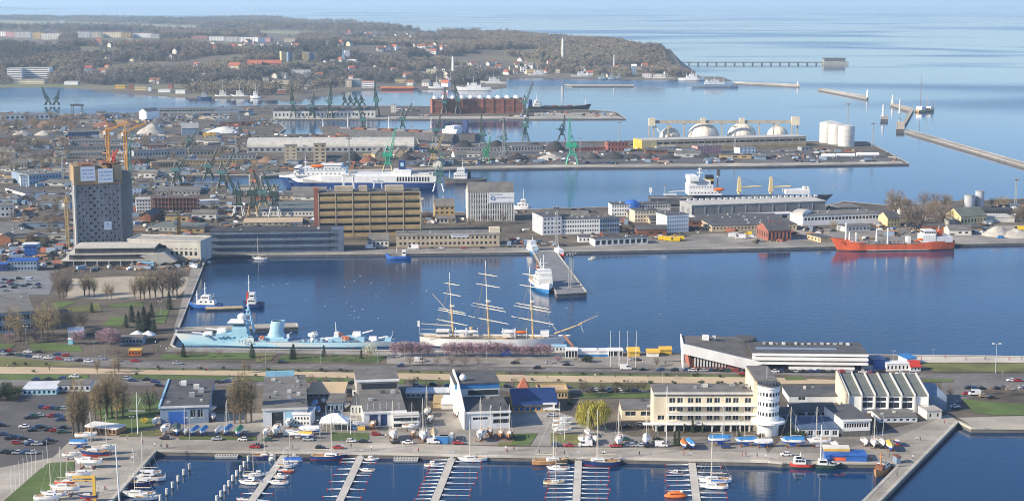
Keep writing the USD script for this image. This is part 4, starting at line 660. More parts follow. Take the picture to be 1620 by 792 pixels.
part(p, 'tripod_mast', t.tube((mx, 0, 28), (mx, 0, 33), .2, .1).tube((mx, -3, 26.5), (mx, 3, 26.5), .12), 'pale_blue'); part(p, 'radar', S().box(mx - .4, mx + .4, -1.6, 1.6, 28.2, 29.4), 'white')
fx = X(432); a = np.linspace(0, 2 * math.pi, 25)[:-1]; v = []
for z, k, dx in ((5.2, 1.25, 0), (8.4, 1.2, 0), (9.2, 1, 0), (17.6, .97, -1.0), (17.6, .86, -1.0)): v += [(fx + 3.7 * k * math.cos(t_) + dx, 2.6 * k * math.sin(t_), z + (1.0 * math.cos(t_) * -.25 if z > 17 else 0)) for t_ in a]
f = [[r_ * 24 + i, r_ * 24 + (i + 1) % 24, (r_ + 1) * 24 + (i + 1) % 24, (r_ + 1) * 24 + i] for r_ in range(4) for i in range(24)]
fn = part(p, 'funnel', S().add(v, f), 'pale_blue', smooth=50); part(fn, 'funnel_cap', S().poly([(fx - 1 + 3.1 * math.cos(t_), 2.2 * math.sin(t_)) for t_ in a], 16.6, 17.1), 'black')
part(p, 'funnel_house', S().box(X(452), X(404), -3.6, 3.6, 3.7, 5.6).box(X(446), X(412), -3.4, 3.4, 5.6, 6.6, top=.9), 'pale_blue')
part(p, 'gun_platform', S().lathe([(1.2, 3.7), (1.2, 6.5), (2.6, 7), (2.6, 8.6)], 12, (X(491), 0)), 'white'); part(p, 'twin_gun', S().tube((X(491), .4, 8.6), (X(498), .4, 10.4), .2).box(X(493), X(489), -1, 1, 8.6, 9.6), 'offwhite')
part(p, 'aft_house', S().box(X(600) + 8, X(524), -3.4, 3.4, 3.7, 6.6), 'pale_blue'); part(p, 'searchlight_house', S().box(X(533), X(526), -2.2, 2.2, 3.7, 9.4), 'white'); part(p, 'aft_mast', S().tube((X(529), 0, 9.4), (X(528), 0, 17), .28, .12), 'white'); part(p, 'torpedo_tubes', S().tube((X(524), .8, 5.2), (X(503), .8, 5.2), .45).tube((X(524), -.8, 5.2), (X(503), -.8, 5.2), .45).box(X(516), X(511), -2, 2, 3.7, 4.8), 'white')
part(p, 'davit', S().tube((X(536), 2, 4), (X(536), 3.2, 8.5), .18).box(X(541), X(534), 1.8, 3.6, 8.3, 9.6), 'rust'); part(p, 'ensign_staff', S().tube((X(617), 0, 3.6), (X(621), 0, 10.5), .14, .08), 'white'); part(p, 'stern_deckhouse', S().box(X(618), X(608), -2, 2, 3.7, 5.6), 'pale_blue')
for px_ in (411, 543, 548): part(p, 'life_ring', S().tm(trimesh.creation.torus(1.0, .42, 16, 8).apply_transform(trimesh.transformations.rotation_matrix(math.pi / 2, [1, 0, 0])).apply_translation([X(px_), 4.4, 6.8])), 'orange')
part(p, 'secondary_gun', S().box(X(453), X(449), -1.2, 1.2, 5.6, 8.2).tube((X(451), 0, 8), (X(457), 0, 9.6), .2), 'white'); part(p, 'railing', S().tube((X(400), 5.6, 4.9), (X(600), 4.6, 4.9), .06, n=4), 'white')
for i in range(26): x = R.uniform(12, L - 14); part(p, 'deck_fitting', S().box(x, x + R.uniform(.8, 2.2), R.uniform(1.4, 3), 4.4, fs(x / L) + 3.7, fs(x / L) + R.uniform(4.3, 5.4)), R.choice(['white', 'pale_blue', 'slate_blue', 'navy', 'blue_wall', 'sky_blue']))
# --- the full rigged tall ship
p, L, sc = afloat('tall_ship', 'three masted white full rigged tall ship with bare yards moored at the pier', 'sailing ship', (664, 549), (905, 551), 12.6)
X = lambda px: (px - 664) / sc
h = hull(L, 12.6, 4.5, sheer=lambda u: 1.2 * max(0, (u - .5) / .5) ** 2 + .6 * max(0, (.25 - u) / .25) ** 1.5, flare=.55, stern=.55, bow=2.0, rake=.07, n=22, boot=.5, full=.55, bul=.8); hull_parts(p, h, 'dark_green', 'white', 'pale_wood')
part(p, 'sheer_line', S().tube((2, -6.0, 5.5), (L * .55, -6.36, 5.25), .13, n=4), 'ochre')
AX = math.atan2(-16.5, 18.3)
for name, px_, ztop, yl in (('mizzen_mast', 716, 113, [(206, 17), (292, 20), (424, 30), (440, 32), (522, 35)]), ('main_mast', 774, 12, [(128, 21), (216, 26), (382, 34), (405, 39), (500, 45)]), ('fore_mast', 845, 60, [(128, 21), (224, 27), (382, 36), (406, 40), (500, 46)])):
    x = X(px_ + 1); y_w = G(700, 550, 0)[1] + 6; zt = lambda yy: zat(np.array([0, y_w, 0]), 410 + yy / 5.226)
    m = part(p, name, S().tube((x, 0, 4), (x - .6, 0, zt(yl[2][0]) + 3), .48, .42, 8), 'mast_ochre'); part(m, 'topmast', S().tube((x - .9, .2, zt(yl[3][0]) - 1), (x - 1.7, .2, zt(ztop)), .32, .14, 6), 'mast'); part(m, 'mast_cap', S().tube((x - 1.7, .2, zt(ztop) - 3.2), (x - 1.72, .2, zt(ztop) + .1), .24, .2), 'white')
    for (yy, hw) in yl:
        ln = hw / 3.1 * 1.02; u = np.array([math.cos(AX), math.sin(AX), 0]); c = np.array([x - .4, -.6, zt(yy)]); part(p, 'yard', S().tube(c - u * ln, c, .13, .24, 6).tube(c, c + u * ln, .24, .13, 6), 'mast')
    part(m, 'top_platform', S().box(x - 1.6, x + .8, -1.6, 1.6, zt(yl[2][0]) + 2.2, zt(yl[2][0]) + 2.5), 'white'); rg = S()
    for sd in (1, -1):
        for k in range(5): rg.tube((x - 1 - 1.3 * k, sd * 5.9, 5.5), (x - .6, sd * .6, zt(yl[2][0]) + 2), .05, n=3)
        for k in range(3): rg.tube((x - 7 - 2 * k, sd * 5.6, 5.5), (x - 1.5, sd * .2, zt(ztop) - 2 - 3 * k), .05, n=3)
        for k in range(7): z = 8 + k * 2.4; w_ = 5.4 * (1 - (z - 5.5) / (zt(yl[2][0]) - 3)); rg.tube((x - 1 - .1 * k, sd * w_, z), (x - 6 + .62 * k, sd * w_, z), .035, n=3)
    rg.tube((x - 1.6, 0, zt(ztop) - 3), (x + 22, 0, 8 if px_ > 800 else 12), .05, n=3); rg.tube((x - .6, 0, zt(yl[2][0])), (x + 19, 0, 6.5), .05, n=3); part(p, 'rigging', rg, 'mid_grey')
part(p, 'gaff', S().tube((X(715), 0, 15.5), (X(684), 0, 27), .2, .14), 'mast'); part(p, 'spanker_boom', S().tube((X(715), 0, 10.2), (X(666), 0, 11.2), .26, .16), 'mast')
part(p, 'bowsprit', S().tube((L - 9, 0, 6.4), (X(925), -1, 12.0), .38, .3, 8), 'mast_ochre'); part(p, 'jib_boom', S().tube((X(920), -.9, 11.9), (X(951), -2, 16.6), .2, .1, 6), 'mast_ochre'); part(p, 'dolphin_striker', S().tube((X(922), -.9, 12), (X(927), -1, 7.5), .12), 'white'); part(p, 'cathead_boom', S().tube((X(885), 2, 7.2), (X(872), 3, 12.5), .2, .12), 'mast')
st_ = S()
for z0, z1 in ((6.5, 12.4), (6.4, 18.2), (7, 18)): st_.tube((L - 3, .8, z0), (X(925 if z1 < 13 else 952), -1.2, z1), .04, n=3)
for zz in (22, 28, 34): st_.tube((X(845), 0, zz), (X(925 + (zz - 22) * 2), -1, 12.5 + (zz - 22) * .5), .05, n=3)
part(p, 'headstays', st_, 'mid_grey'); part(p, 'poop_house', S().box(X(690), X(711), -3, 3, 5.0, 8.0), 'white'); rows_of_ports(p, X(691), X(710), 3.05, 6.2, 6, wd=1.1, hg=1.1)
part(p, 'deck_house', S().box(X(727), X(745), -2.6, 2.6, 4.8, 7.6), 'white'); part(p, 'deck_house', S().box(X(797), X(818), -2.8, 2.8, 4.8, 8.0), 'white'); part(p, 'deck_house', S().box(X(858), X(872), -2.6, 2.6, 5.2, 7.8), 'white'); part(p, 'funnel', S().lathe([(.9, 5), (.9, 9.4)], 10, (X(746), 1)), 'mast_ochre')
for x0 in (722, 739, 798, 818): 
    bt = part(p, 'lifeboat', S().tm(trimesh.creation.icosphere(1, 1).apply_scale([3.8, 1.2, .9]).apply_translation([X(x0) + 3, -5, 8.2])), 'white' if x0 < 800 else 'orange'); dv = S()
    for dx in (0, 6): dv.tube((X(x0) + dx, -5.6, 5.2), (X(x0) + dx, -5.9, 9.4), .14).tube((X(x0) + dx, -5.9, 9.4), (X(x0) + dx, -4.8, 10.2), .12)
    part(bt, 'davit', dv, 'white')
rl = S().tube((0, -4.4, 7.2), (X(727), -6.1, 6.6), .09, n=4).tube((0, 4.4, 7.2), (X(727), 6.1, 6.6), .09, n=4).tube((X(745), -6.2, 6.2), (X(880), -5.2, 6.8), .07, n=4)
for i in range(14): rl.tube((X(668) + i * 1.4, -5, 5.2), (X(668) + i * 1.4, -5, 7.1), .05, n=3)
part(p, 'railing', rl, 'white'); part(p, 'ensign', S().box(-1.4, -.3, -.1, .1, 9.6, 12.6).box(-.35, -.2, -.08, .08, 5.5, 12.8), 'white'); part(p, 'gangway', S().tube((X(897), -6, 6.5), (X(912), -17, 3), .8, n=4), 'rust')
# --- red coaster
p, L, sc = afloat('red_coaster', 'orange red coastal tanker with white deckhouse aft, alone at the basin quay', 'ship', (1511, 395.5), (1316, 398.5), 13)
X = lambda px: (1511 - px) / sc
h = hull(L, 13, 4.8, sheer=lambda u: (2.8 * ssm(u, .77, .84) + 1.6 * max(0, (u - .8) / .2)) + 1.6 * (1 - ssm(u, .2, .26)), flare=.7, stern=.6, bow=2.6, rake=.06, boot=.7, n=24, bul=.7, full=.7); hull_parts(p, h, 'rust', 'ship_red', 'rust')
part(p, 'boot_line', S().box(L * .22, L * .72, 6.35, 6.55, .55, .95), 'offwhite')
part(p, 'deckhouse', S().box(X(1478), X(1457), -5.5, 5.5, 5.6, 11).box(X(1478), X(1460), -4.4, 4.4, 11, 14.2), 'white'); rows_of_ports(p, X(1478), X(1460), 4.46, 12.2, 5, wd=1.1, hg=1); part(p, 'bridge_windows', S().box(X(1460) + .01, X(1460) + .06, -4, 4, 12.2, 13.5), 'glass'); part(p, 'aft_house', S().box(X(1506), X(1479), -5.3, 5.3, 5.6, 9.6), 'tarp'); part(p, 'funnel', S().box(X(1492), X(1485), -1.6, 1.6, 9.6, 14), 'ship_red'); part(p, 'mast', S().tube((X(1487), 0, 12), (X(1487), 0, 17), .25, .12), 'white')
for px_, y_, zt in ((1335, 0, 20), (1339.5, 2, 13.5), (1351, 1, 13), (1385, 0, 15), (1402, 2, 16)): part(p, 'king_post', S().tube((X(px_), y_, 3.5), (X(px_), y_, zt), .6 if px_ != 1335 else .8, .5, 8), 'white')
part(p, 'manifold_house', S().box(X(1440), X(1434), -2, 2, 4.2, 9.4), 'white'); part(p, 'lifeboat', S().tm(trimesh.creation.icosphere(1, 1).apply_scale([3.4, 1.2, 1.2]).apply_translation([X(1455), 4.4, 7.8])), 'orange'); pp = S()
for k in range(6): pp.tube((X(1450), -3 + k * 1.2, 4.9), (X(1368), -3 + k * 1.2, 4.9), .25, n=5)
for k in range(10): pp.box(X(1448 - k * 8), X(1445 - k * 8), -4 + k % 3 * 2, -2.6 + k % 3 * 2, 4.1, 6.2)
part(p, 'deck_pipes', pp, 'mid_grey'); part(p, 'anchor', S().box(X(1327), X(1325), 4.1, 4.6, 6, 7.4), 'rust'); scr = part(p, 'name_plate', S().box(X(1344), X(1338), 5.5, 5.75, 6.9, 7.5), 'white'); part(p, 'railing', S().tube((X(1370), 6.2, 5.6), (X(1450), 6.2, 5.6), .06, n=4), 'offwhite')
# --- blue and white car ferry in the second basin
p, L, sc = afloat('car_ferry', 'blue and white car ferry fitting out in the second basin', 'ship', (690, 301), (438, 301), 25)
X = lambda px: (690 - px) / sc
h = hull(L, 25, 7.2, sheer=lambda u: 4.5 * ssm(u, .86, .95), flare=.5, stern=.9, bow=2.4, rake=.05, boot=.8, n=20, full=.68, bul=.2); hull_parts(p, h, 'navy', 'ferry_blue', 'offwhite')
part(p, 'upper_hull', S().poly([(0, -12.4), (L * .72, -12.4), (L * .86, -9), (L * .93, -4), (L * .93, 4), (L * .86, 9), (L * .72, 12.4), (0, 12.4)], 7.22, 13.4), 'white')
part(p, 'bow_bulwark', S().poly([(L * .86, 9.2), (L * .94, 5), (L * .995, .4), (L * .995, -.4), (L * .94, -5), (L * .86, -9.2), (L * .86, -8.8), (L * .94, -4.6), (L * .985, 0), (L * .94, 4.6), (L * .86, 8.8)], 11.2, 13), 'white')
for k, (a, c, z0, z1) in enumerate(((548, 464, 13.42, 18), (548, 478, 18.02, 21), (540, 505, 21.02, 23.4))): part(p, 'superstructure', S().box(X(a), X(c), -11, 11, z0, z1, top=.97), 'white' if k != 1 else 'tarp'); rows_of_ports(p, X(a), X(c), 11.0, z0 + 1.4, 12, wd=.9, hg=.9)
part(p, 'bridge', S().box(X(474), X(466), -12.6, 12.6, 18.02, 21.5), 'white'); part(p, 'bridge_windows', S().box(X(466), X(466) + .08, -11, 11, 19.4, 20.7).box(X(474), X(466), 12.6, 12.68, 19.4, 20.7), 'glass'); part(p, 'lifeboat', S().tm(trimesh.creation.icosphere(1, 1).apply_scale([7, 2, 1.8]).apply_translation([X(503), 10, 22.5])), 'orange'); part(p, 'side_ramp', S().add([(X(518), 12.45, 7.4), (X(480), 12.45, 7.4), (X(480), 13, 11), (X(518), 12.45, 8)], [[0, 1, 2, 3]]).box(X(519), X(480), 12.42, 12.6, 7.2, 7.5), 'offwhite')
part(p, 'aft_house', S().box(X(650), X(622), -9, 9, 13.42, 18.6), 'white'); part(p, 'funnel', S().box(X(641), X(630), -3, 3, 18.6, 27, top=.9), 'navy'); part(p, 'funnel_badge', S().box(X(638), X(633), 2.95, 3.1, 21.5, 25), 'pale_blue'); part(p, 'top_deck', S().box(X(688), X(652), -11.5, 11.5, 13.42, 15), 'offwhite'); part(p, 'mid_house', S().box(X(622), X(560), -8, 8, 13.42, 15.5), 'tarp')
for i in range(12): part(p, 'deck_opening', S().box(X(679 - i * 4.4), X(681.6 - i * 4.4) if 0 else X(679 - i * 4.4) + 1.5, 12.38, 12.5, 8.4, 12.6), 'black')
part(p, 'mast', S().tube((X(482), 0, 21), (X(482), 0, 30), .3, .15).box(X(485), X(479), -2, 2, 25, 25.4), 'white'); part(p, 'stern_ramp', S().box(-1.2, -.1, -9, 9, 3, 13), 'tarp')
# --- reefer ship behind the long warehouse
p, L, sc = afloat('reefer_ship', 'white towered cargo ship with yellow deck cranes behind the long white roofed warehouse', 'ship', (1029, 326), (1322, 324), 22)
X = lambda px: (px - 1029) / sc; yw = G(1100, 325, 0)[1] + 11; zz = lambda py: zat(np.array([0, yw, 0]), py)
hull_parts(p, hull(L, 22, 6.5, sheer=lambda u: 1.5 * ssm(u, .85, 1), n=18, boot=1.2, stern=.8), 'rust', 'dark_grey', 'mid_grey')
for k, (a, c, t0, t1, w_) in enumerate(((1089, 1142, 0, 299, 10), (1089, 1128, 299, 290, 9.5), (1090, 1124, 290, 283.5, 9))): part(p, 'superstructure', S().box(X(a), X(c), -w_, w_, (9 if not t0 else zz(t0) + .02), zz(t1)), 'white'); rows_of_ports(p, X(a) + 1, X(c) - 1, w_, (zz(t1) - 2.4), 9 - k, wd=.9, hg=.9)
part(p, 'bridge', S().box(X(1090), X(1104), -12, 12, zz(283.5) + .02, zz(277)), 'white'); part(p, 'radar_mast', S().tube((X(1109), 0, zz(283.5)), (X(1109), 0, zz(265)), .9, .5).box(X(1105), X(1113), -2, 2, zz(273), zz(273) + .5).box(X(1106), X(1112), -.5, .5, zz(267), zz(266)), 'white'); fn = part(p, 'funnel', S().box(X(1118), X(1131), -3.5, 3.5, zz(290), zz(276.5), top=.92), 'black'); part(fn, 'funnel_band', S().box(X(1118) - .02, X(1131) + .02, -3.52, 3.52, zz(285), zz(282.5), top=.99), 'yellow')
part(p, 'lifeboat', S().tm(trimesh.creation.icosphere(1, 1).apply_scale([5, 1.6, 1.5]).apply_translation([X(1137), -11, zz(297)])), 'orange'); part(p, 'vent_post', S().tube((X(1139), 2, 12), (X(1139), 2, zz(268)), 1.0, .9, 8), 'offwhite'); part(p, 'post_head', S().box(X(1137), X(1142), .5, 3.5, zz(278), zz(268)), 'dark_grey'); part(p, 'stern_mast', S().tube((X(1031), 0, 9), (X(1031), 0, zz(296)), .7, .5).box(X(1029), X(1033), -.8, .8, zz(303), zz(296)), 'white')
part(p, 'aft_derrick', S().tube((X(1060), 0, 11), (X(1090), 0, zz(301)), .4).box(X(1052), X(1072), -4, 4, 9, zz(307)), 'offwhite')
for a, c in ((1173, 1208), (1224, 1256)):
    cr = part(p, 'deck_crane', S().tube((X(a), 0, 9), (X(a), 0, zz(303)), 1.6, 1.5, 10).box(X(a) - 1.9, X(a) + 1.9, -1.8, 1.8, zz(303), zz(280), top=.55), 'pale_yellow'); part(cr, 'jib', S().tube((X(a) + 2, -1, zz(296)), (X(c), -1, zz(294.5)), .7, .5, 4).tube((X(a) + 2, 1, zz(296)), (X(c), 1, zz(294.5)), .7, .5, 4), 'pale_yellow'); part(cr, 'jib_cable', S().tube((X(a), 0, zz(280)), (X(c), 0, zz(294)), .12, n=3), 'black')
part(p, 'fore_house', S().box(X(1246), X(1284), -7, 7, 9, zz(299.5)), 'white'); part(p, 'fore_posts', S().box(X(1276), X(1279), -2, 2, zz(299.5), zz(295)).box(X(1282), X(1285), -3, 3, zz(299.5), zz(296)), 'offwhite'); part(p, 'bow_rail', S().tube((X(1325), 0, 12), (X(1325), 0, 17), .3), 'grey')
# --- other ships, built to one pattern: hull, decks of a house, funnel, masts, hatches
def ship(label, pS, pB, beam, zd, low, up, deck='mid_grey', house=(), posts=(), funnel=None, hatches=0, name='cargo_ship', cat='ship', hm='white', group=None, sheer=1.2, boot=.6):
    p, L, sc = afloat(name, label, cat, pS, pB, beam, group); hull_parts(p, hull(L, beam, zd, sheer=lambda u: sheer * ssm(u, .75, 1) + .0 * u, n=16, boot=boot, bul=.25), low, up, deck)
    for a, c, z0, z1 in house: part(p, 'deckhouse', S().box(a * L, c * L, -beam * .4, beam * .4, z0, z1 - .01, top=.95), hm); rows_of_ports(p, a * L + .5, c * L - .5, beam * .4, z0 + (z1 - z0) * .5, max(3, int((c - a) * L / 2.5)), wd=.9, hg=.8)
    for a, z, m in posts: part(p, 'mast', S().tube((a * L, 0, zd - .3), (a * L, 0, z), .35 + L / 400, .2, 6).box(a * L - .3, a * L + .3, -beam * .22, beam * .22, z * .75, z * .75 + .4), m)
    if funnel: part(p, 'funnel', S().box(funnel[0] * L, funnel[1] * L, -1.5, 1.5, zd, funnel[2], top=.85), funnel[3])
    for k in range(hatches): part(p, 'hatch', S().box(L * (.25 + k * .6 / hatches), L * (.25 + (k + .75) * .6 / hatches), -beam * .3, beam * .3, zd - .2, zd + 1.5), 'rust' if k % 2 else 'mid_grey')
    return p, L
ship('long black bulk carrier with white posts behind the white hangar', (756, 227), (500, 215), 26, 11, 'navy', 'dark_grey', 'rust', [(.1, .19, 10.7, 16), (.12, .17, 16, 20)], [(.28, 30, 'white'), (.54, 30, 'white'), (.8, 30, 'white'), (.96, 22, 'white'), (.4, 22, 'grey'), (.68, 24, 'grey')], (.06, .09, 28, 'navy'), 7)
ship('dark cargo ship behind the red warehouse with white and red bridge aft', (836, 176), (936, 175), 15, 7, 'rust', 'black', 'rust', [(.08, .18, 7, 13), (.1, .16, 13, 17)], [(.13, 28, 'white'), (.9, 20, 'white'), (.2, 22, 'grey')], (.0, .06, 18, 'navy'), 5, sheer=3)
ship('black hulled tug with red bottom stripe and white bridge ahead of the ferry stern', (770, 291), (700, 291), 11, 5, 'rust', 'dark_grey', 'mid_grey', [(.45, .75, 5, 10), (.5, .68, 10, 15)], [(.55, 24, 'white'), (.85, 12, 'white')], (.36, .43, 12, 'black'), 0, 'tug', 'tug')
ship('blue and white research vessel at the long jetty, bow to the pier', (846, 447), (869, 466), 11, 4.4, 'bright_blue', 'white', 'pale_wood', [(.35, .78, 4.4, 8), (.5, .74, 8, 11), (.56, .7, 11, 13)], [(.62, 22, 'white'), (.15, 14, 'orange'), (.42, 18, 'white')], (.32, .4, 11, 'white'), 0, 'research_vessel', 'ship', sheer=2.4, boot=2.6)
ship('small blue hulled pilot vessel with cluttered white deck at the short west jetty', (350, 489), (297, 488), 7, 2.4, 'blue', 'blue', 'grey', [(.2, .7, 2.4, 5), (.35, .6, 5, 7.5)], [(.5, 15, 'white'), (.75, 10, 'white'), (.25, 9, 'grey')], None, 0, 'pilot_vessel', 'boat', sheer=1)
ship('dark blue tug with white bridge and red mast at the end of the west jetty', (416, 488), (382, 488), 8, 2.6, 'navy', 'navy', 'dark_grey', [(.35, .75, 2.6, 5.4), (.4, .66, 5.4, 8.6)], [(.68, 19, 'white')], (.72, .8, 9, 'red'), 0, 'tug', 'tug', sheer=1.5)
ship('blue fishing boat with pale wheelhouse below the grey office', (650, 410.5), (609, 410.5), 7, 2.4, 'blue', 'blue', 'wood', [(.2, .35, 2.4, 6)], [(.55, 9, 'offwhite')], None, 1, 'fishing_boat', 'boat', sheer=1.5)
ship('white passenger boat with red trim at the quay right of the grain elevator', (840, 333), (813, 333), 8, 3, 'red', 'white', 'offwhite', [(.15, .8, 3, 6), (.3, .6, 6, 9)], [(.45, 18, 'white')], None, 0, 'passenger_boat', 'boat', sheer=1)
ship('small red and white boat at the root of the long jetty', (878, 401), (892, 409), 5, 2, 'red', 'red', 'offwhite', [(.2, .7, 2, 5)], [(.4, 8, 'white')], None, 0, 'workboat', 'boat')
ship('blue and white survey boat left of the jetty root', (835, 398), (850, 404), 6, 2.4, 'bright_blue', 'bright_blue', 'offwhite', [(.2, .8, 2.4, 6), (.3, .6, 6, 9)], [(.5, 12, 'white')], None, 0, 'workboat', 'boat')
for i, (x0, x1, y, zd, hm, m, lab) in enumerate([(1074, 1116, 128, 6, 'white', 'white', 'white naval auxiliary ship at the outer naval quay'), (1168, 1092, 138, 6, 'tarp', 'slate_blue', 'grey patrol ship lying off the outer naval quay'), (937, 903, 123, 5, 'tarp', 'zinc', 'grey naval vessel at the quay beneath the tall chimney'), (962, 946, 125.6, 4, 'grey', 'slate_blue', 'small grey missile boat right of the grey naval vessel'), (975, 961, 126, 4, 'grey', 'slate_blue', 'dark grey missile boat between two others at the naval quay'), (985, 974, 125.5, 4, 'grey', 'slate_blue', 'third grey missile boat near the low red roofed barrack'), (1066, 1020, 125.5, 3, 'offwhite', 'offwhite', 'long low pale barge at the naval quay'),
    (704, 677, 141.5, 5, 'white', 'tarp', 'white corvette left of the white frigate'), (777, 721, 144, 7, 'white', 'white', 'white frigate with pale superstructure lying across the naval basin'), (802, 760, 134, 6, 'tarp', 'offwhite', 'white naval ship behind the frigate'), (726, 700, 134, 5, 'tarp', 'zinc', 'grey tender moored behind the corvette'), (867, 834, 121, 5, 'tarp', 'zinc', 'grey naval ship at the yellow harbour office'), (334, 311, 157, 4, 'grey', 'navy', 'dark blue hulled ship at the inner harbour shore'), (365, 339, 154.5, 4, 'offwhite', 'offwhite', 'white training ship at the inner harbour shore'), (394, 364, 154.5, 4, 'offwhite', 'tarp', 'pale minesweeper at the inner harbour shore'), (412, 395, 156, 4, 'white', 'white', 'white cutter behind the grey gantries')]):
    ship(lab, (x0, y), (x1, y), 8 if i else 11, zd, 'dark_grey', m, 'tarp', [(.28, .7, zd, zd + 4.5), (.4, .58, zd + 4.5, zd + 8.5)], [(.5, zd + 22, hm), (.3, zd + 12, hm)] if zd > 3 else [(.2, 8, hm)], (.62, .68, zd + 9, hm) if zd > 3 else None, 0, 'naval_ship', 'ship', hm=hm, sheer=1.5)
# ---------------------------------------------------------------- structures of the harbour
# the tower block under construction
A, w, rz = frame_of('', 124, 404, 195, 400); sc = CF / A[1]; h = zat(A, 281) - 2; ht = zat(A, 263) - 2
tw = thing('tower_block', 'unfinished grey concrete tower block under construction with banners and yellow crane', 'building', A, rz); s = S(); rr = random.Random(4); wins = []; ns = 21
xs_ = [.06, .14, .22, .31, .40, .47, .56, .65, .74, .83, .92]
for k in range(ns):
    for i, x in enumerate(xs_):
        if rr.random() < .14 and i not in (3, 4): continue
        o_ = .012 * ((k + i) % 2); wd = .07 if i in (3, 4) else .047
        wins.append(((x - wd / 2 + o_) * w, (x + wd / 2 + o_) * w, h * (.03 + k * .0452), h * (.03 + k * .0452) + h * .030))
D = 26; panes = facade(s, (0, 0, 0), (1, 0, 0), wins, w, h, .5); rw = [(x * D - .8, x * D + .8, h * (.03 + k * .0452), h * (.055 + k * .0452)) for k in range(ns) for x in (.2, .45, .7)]
panes += facade(s, (w, 0, 0), (0, 1, 0), rw, D, h, .5); facade(s, (0, D, 0), (0, -1, 0), [], D, h); s.quad((w, D, 0), (0, D, 0), (0, D, h), (w, D, h)); s.box(.1, w - .1, .1, D - .1, h - .5, h); part(tw, 'wall', s, 'tower_concrete'); t = S()
for pn in panes: t.join(pn[0])
part(tw, 'window_openings', t, 'black', kind='stuff')
part(tw, 'right_wing', S().box(w + .02, w + 8, 6, D, 0, h * 1.02), 'mid_grey'); part(tw, 'formwork', S().box(-1, w * .45, -1, D, h * .93, ht).box(w * .45, w * .84, -1.4, D, h * .91, ht * .96).box(w * .84, w + 1, -1, D, h * .95, ht), 'formwork'); part(tw, 'scaffold_band', S().box(-1.3, w + 1.3, -1.3, -1.02, h * .905, h * .925), 'wood')
for a, c, z0, z1, y_ in ((.12, .44, .955, 1.0 * ht / h - .01, -1.3), (.5, .83, .925, ht / h * .965, -1.7), (.6, .76, .315, .42, -.6)):
    bn = part(tw, 'banner', S().box(a * w, c * w, y_ - .12, y_, z0 * h, z1 * h), 'sign_white')
    for k in range(3): scrawl(bn, (a + .03) * w, (c - .03) * w, y_ - .2, h * (z0 + (z1 - z0) * (.25 + .25 * k)), .9, 11 + k)
rb = S()
for i in range(46): x, y = rr.uniform(-1, w + 1), rr.uniform(-.8, D); rb.tube((x, y, ht), (x, y, ht + rr.uniform(1, 3.2)), .18, n=3)
for i in range(10): x = rr.uniform(0, w - 4); rb.box(x, x + rr.uniform(2, 6), 0, D * rr.uniform(.3, .9), ht, ht + rr.uniform(.6, 1.6))
part(tw, 'reinforcement', rb, 'rust', kind='stuff'); part(tw, 'edge_pier', S().box(-1.2, -.02, -.6, 3, 0, h * .9), 'pale_concrete')
b('tower_podium', 'building', 'white podium wing with square openings right of the unfinished tower', '', (203, 412, 318, 415, 380), 22, 'pale_concrete', 'concrete', win=[(x, x + .035, z, z + .2) for z in (.62, .33) for x in (.59, .655, .72, .785, .85, .915)] + [(.2, .4, .62, .86), (.42, .53, .66, .86), (.2, .4, .3, .52), (.02, .16, .2, .8)], glass='black', par='pale_concrete', plinth=(3.2, 'pale_wood'))
p = thing('podium_decks', 'bare concrete podium decks with dark open storeys at the foot of the tower', 'building', G(97, 422), math.atan2(4, 60)); w = (250 - 97) / 2.4
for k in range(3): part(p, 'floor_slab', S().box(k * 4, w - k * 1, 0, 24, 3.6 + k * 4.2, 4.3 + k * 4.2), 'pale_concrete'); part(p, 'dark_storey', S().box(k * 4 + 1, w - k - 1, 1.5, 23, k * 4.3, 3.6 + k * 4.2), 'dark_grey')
for i in range(9): part(p, 'column', S().box(i * w / 8.3, i * w / 8.3 + .7, .2, .9, 0, 3.58), 'concrete')
part(p, 'ramp', S().add([(w - 12, -1, 7), (w + 4, -1, 9), (w + 12, -1, 3), (w + 2, -1, 0), (w - 12, 6, 7), (w + 4, 6, 9), (w + 12, 6, 3), (w + 2, 6, 0)], [[0, 3, 2, 1], [4, 5, 6, 7], [0, 1, 5, 4], [1, 2, 6, 5], [2, 3, 7, 6], [3, 0, 4, 7]]), 'concrete'); bn = part(p, 'banner', S().box(w - 14, w - 3, -1.6, -1.4, 0.2, 3.4), 'pale_blue'); scrawl(bn, w - 13, w - 4, -1.66, 1.8, 1.2, 5)
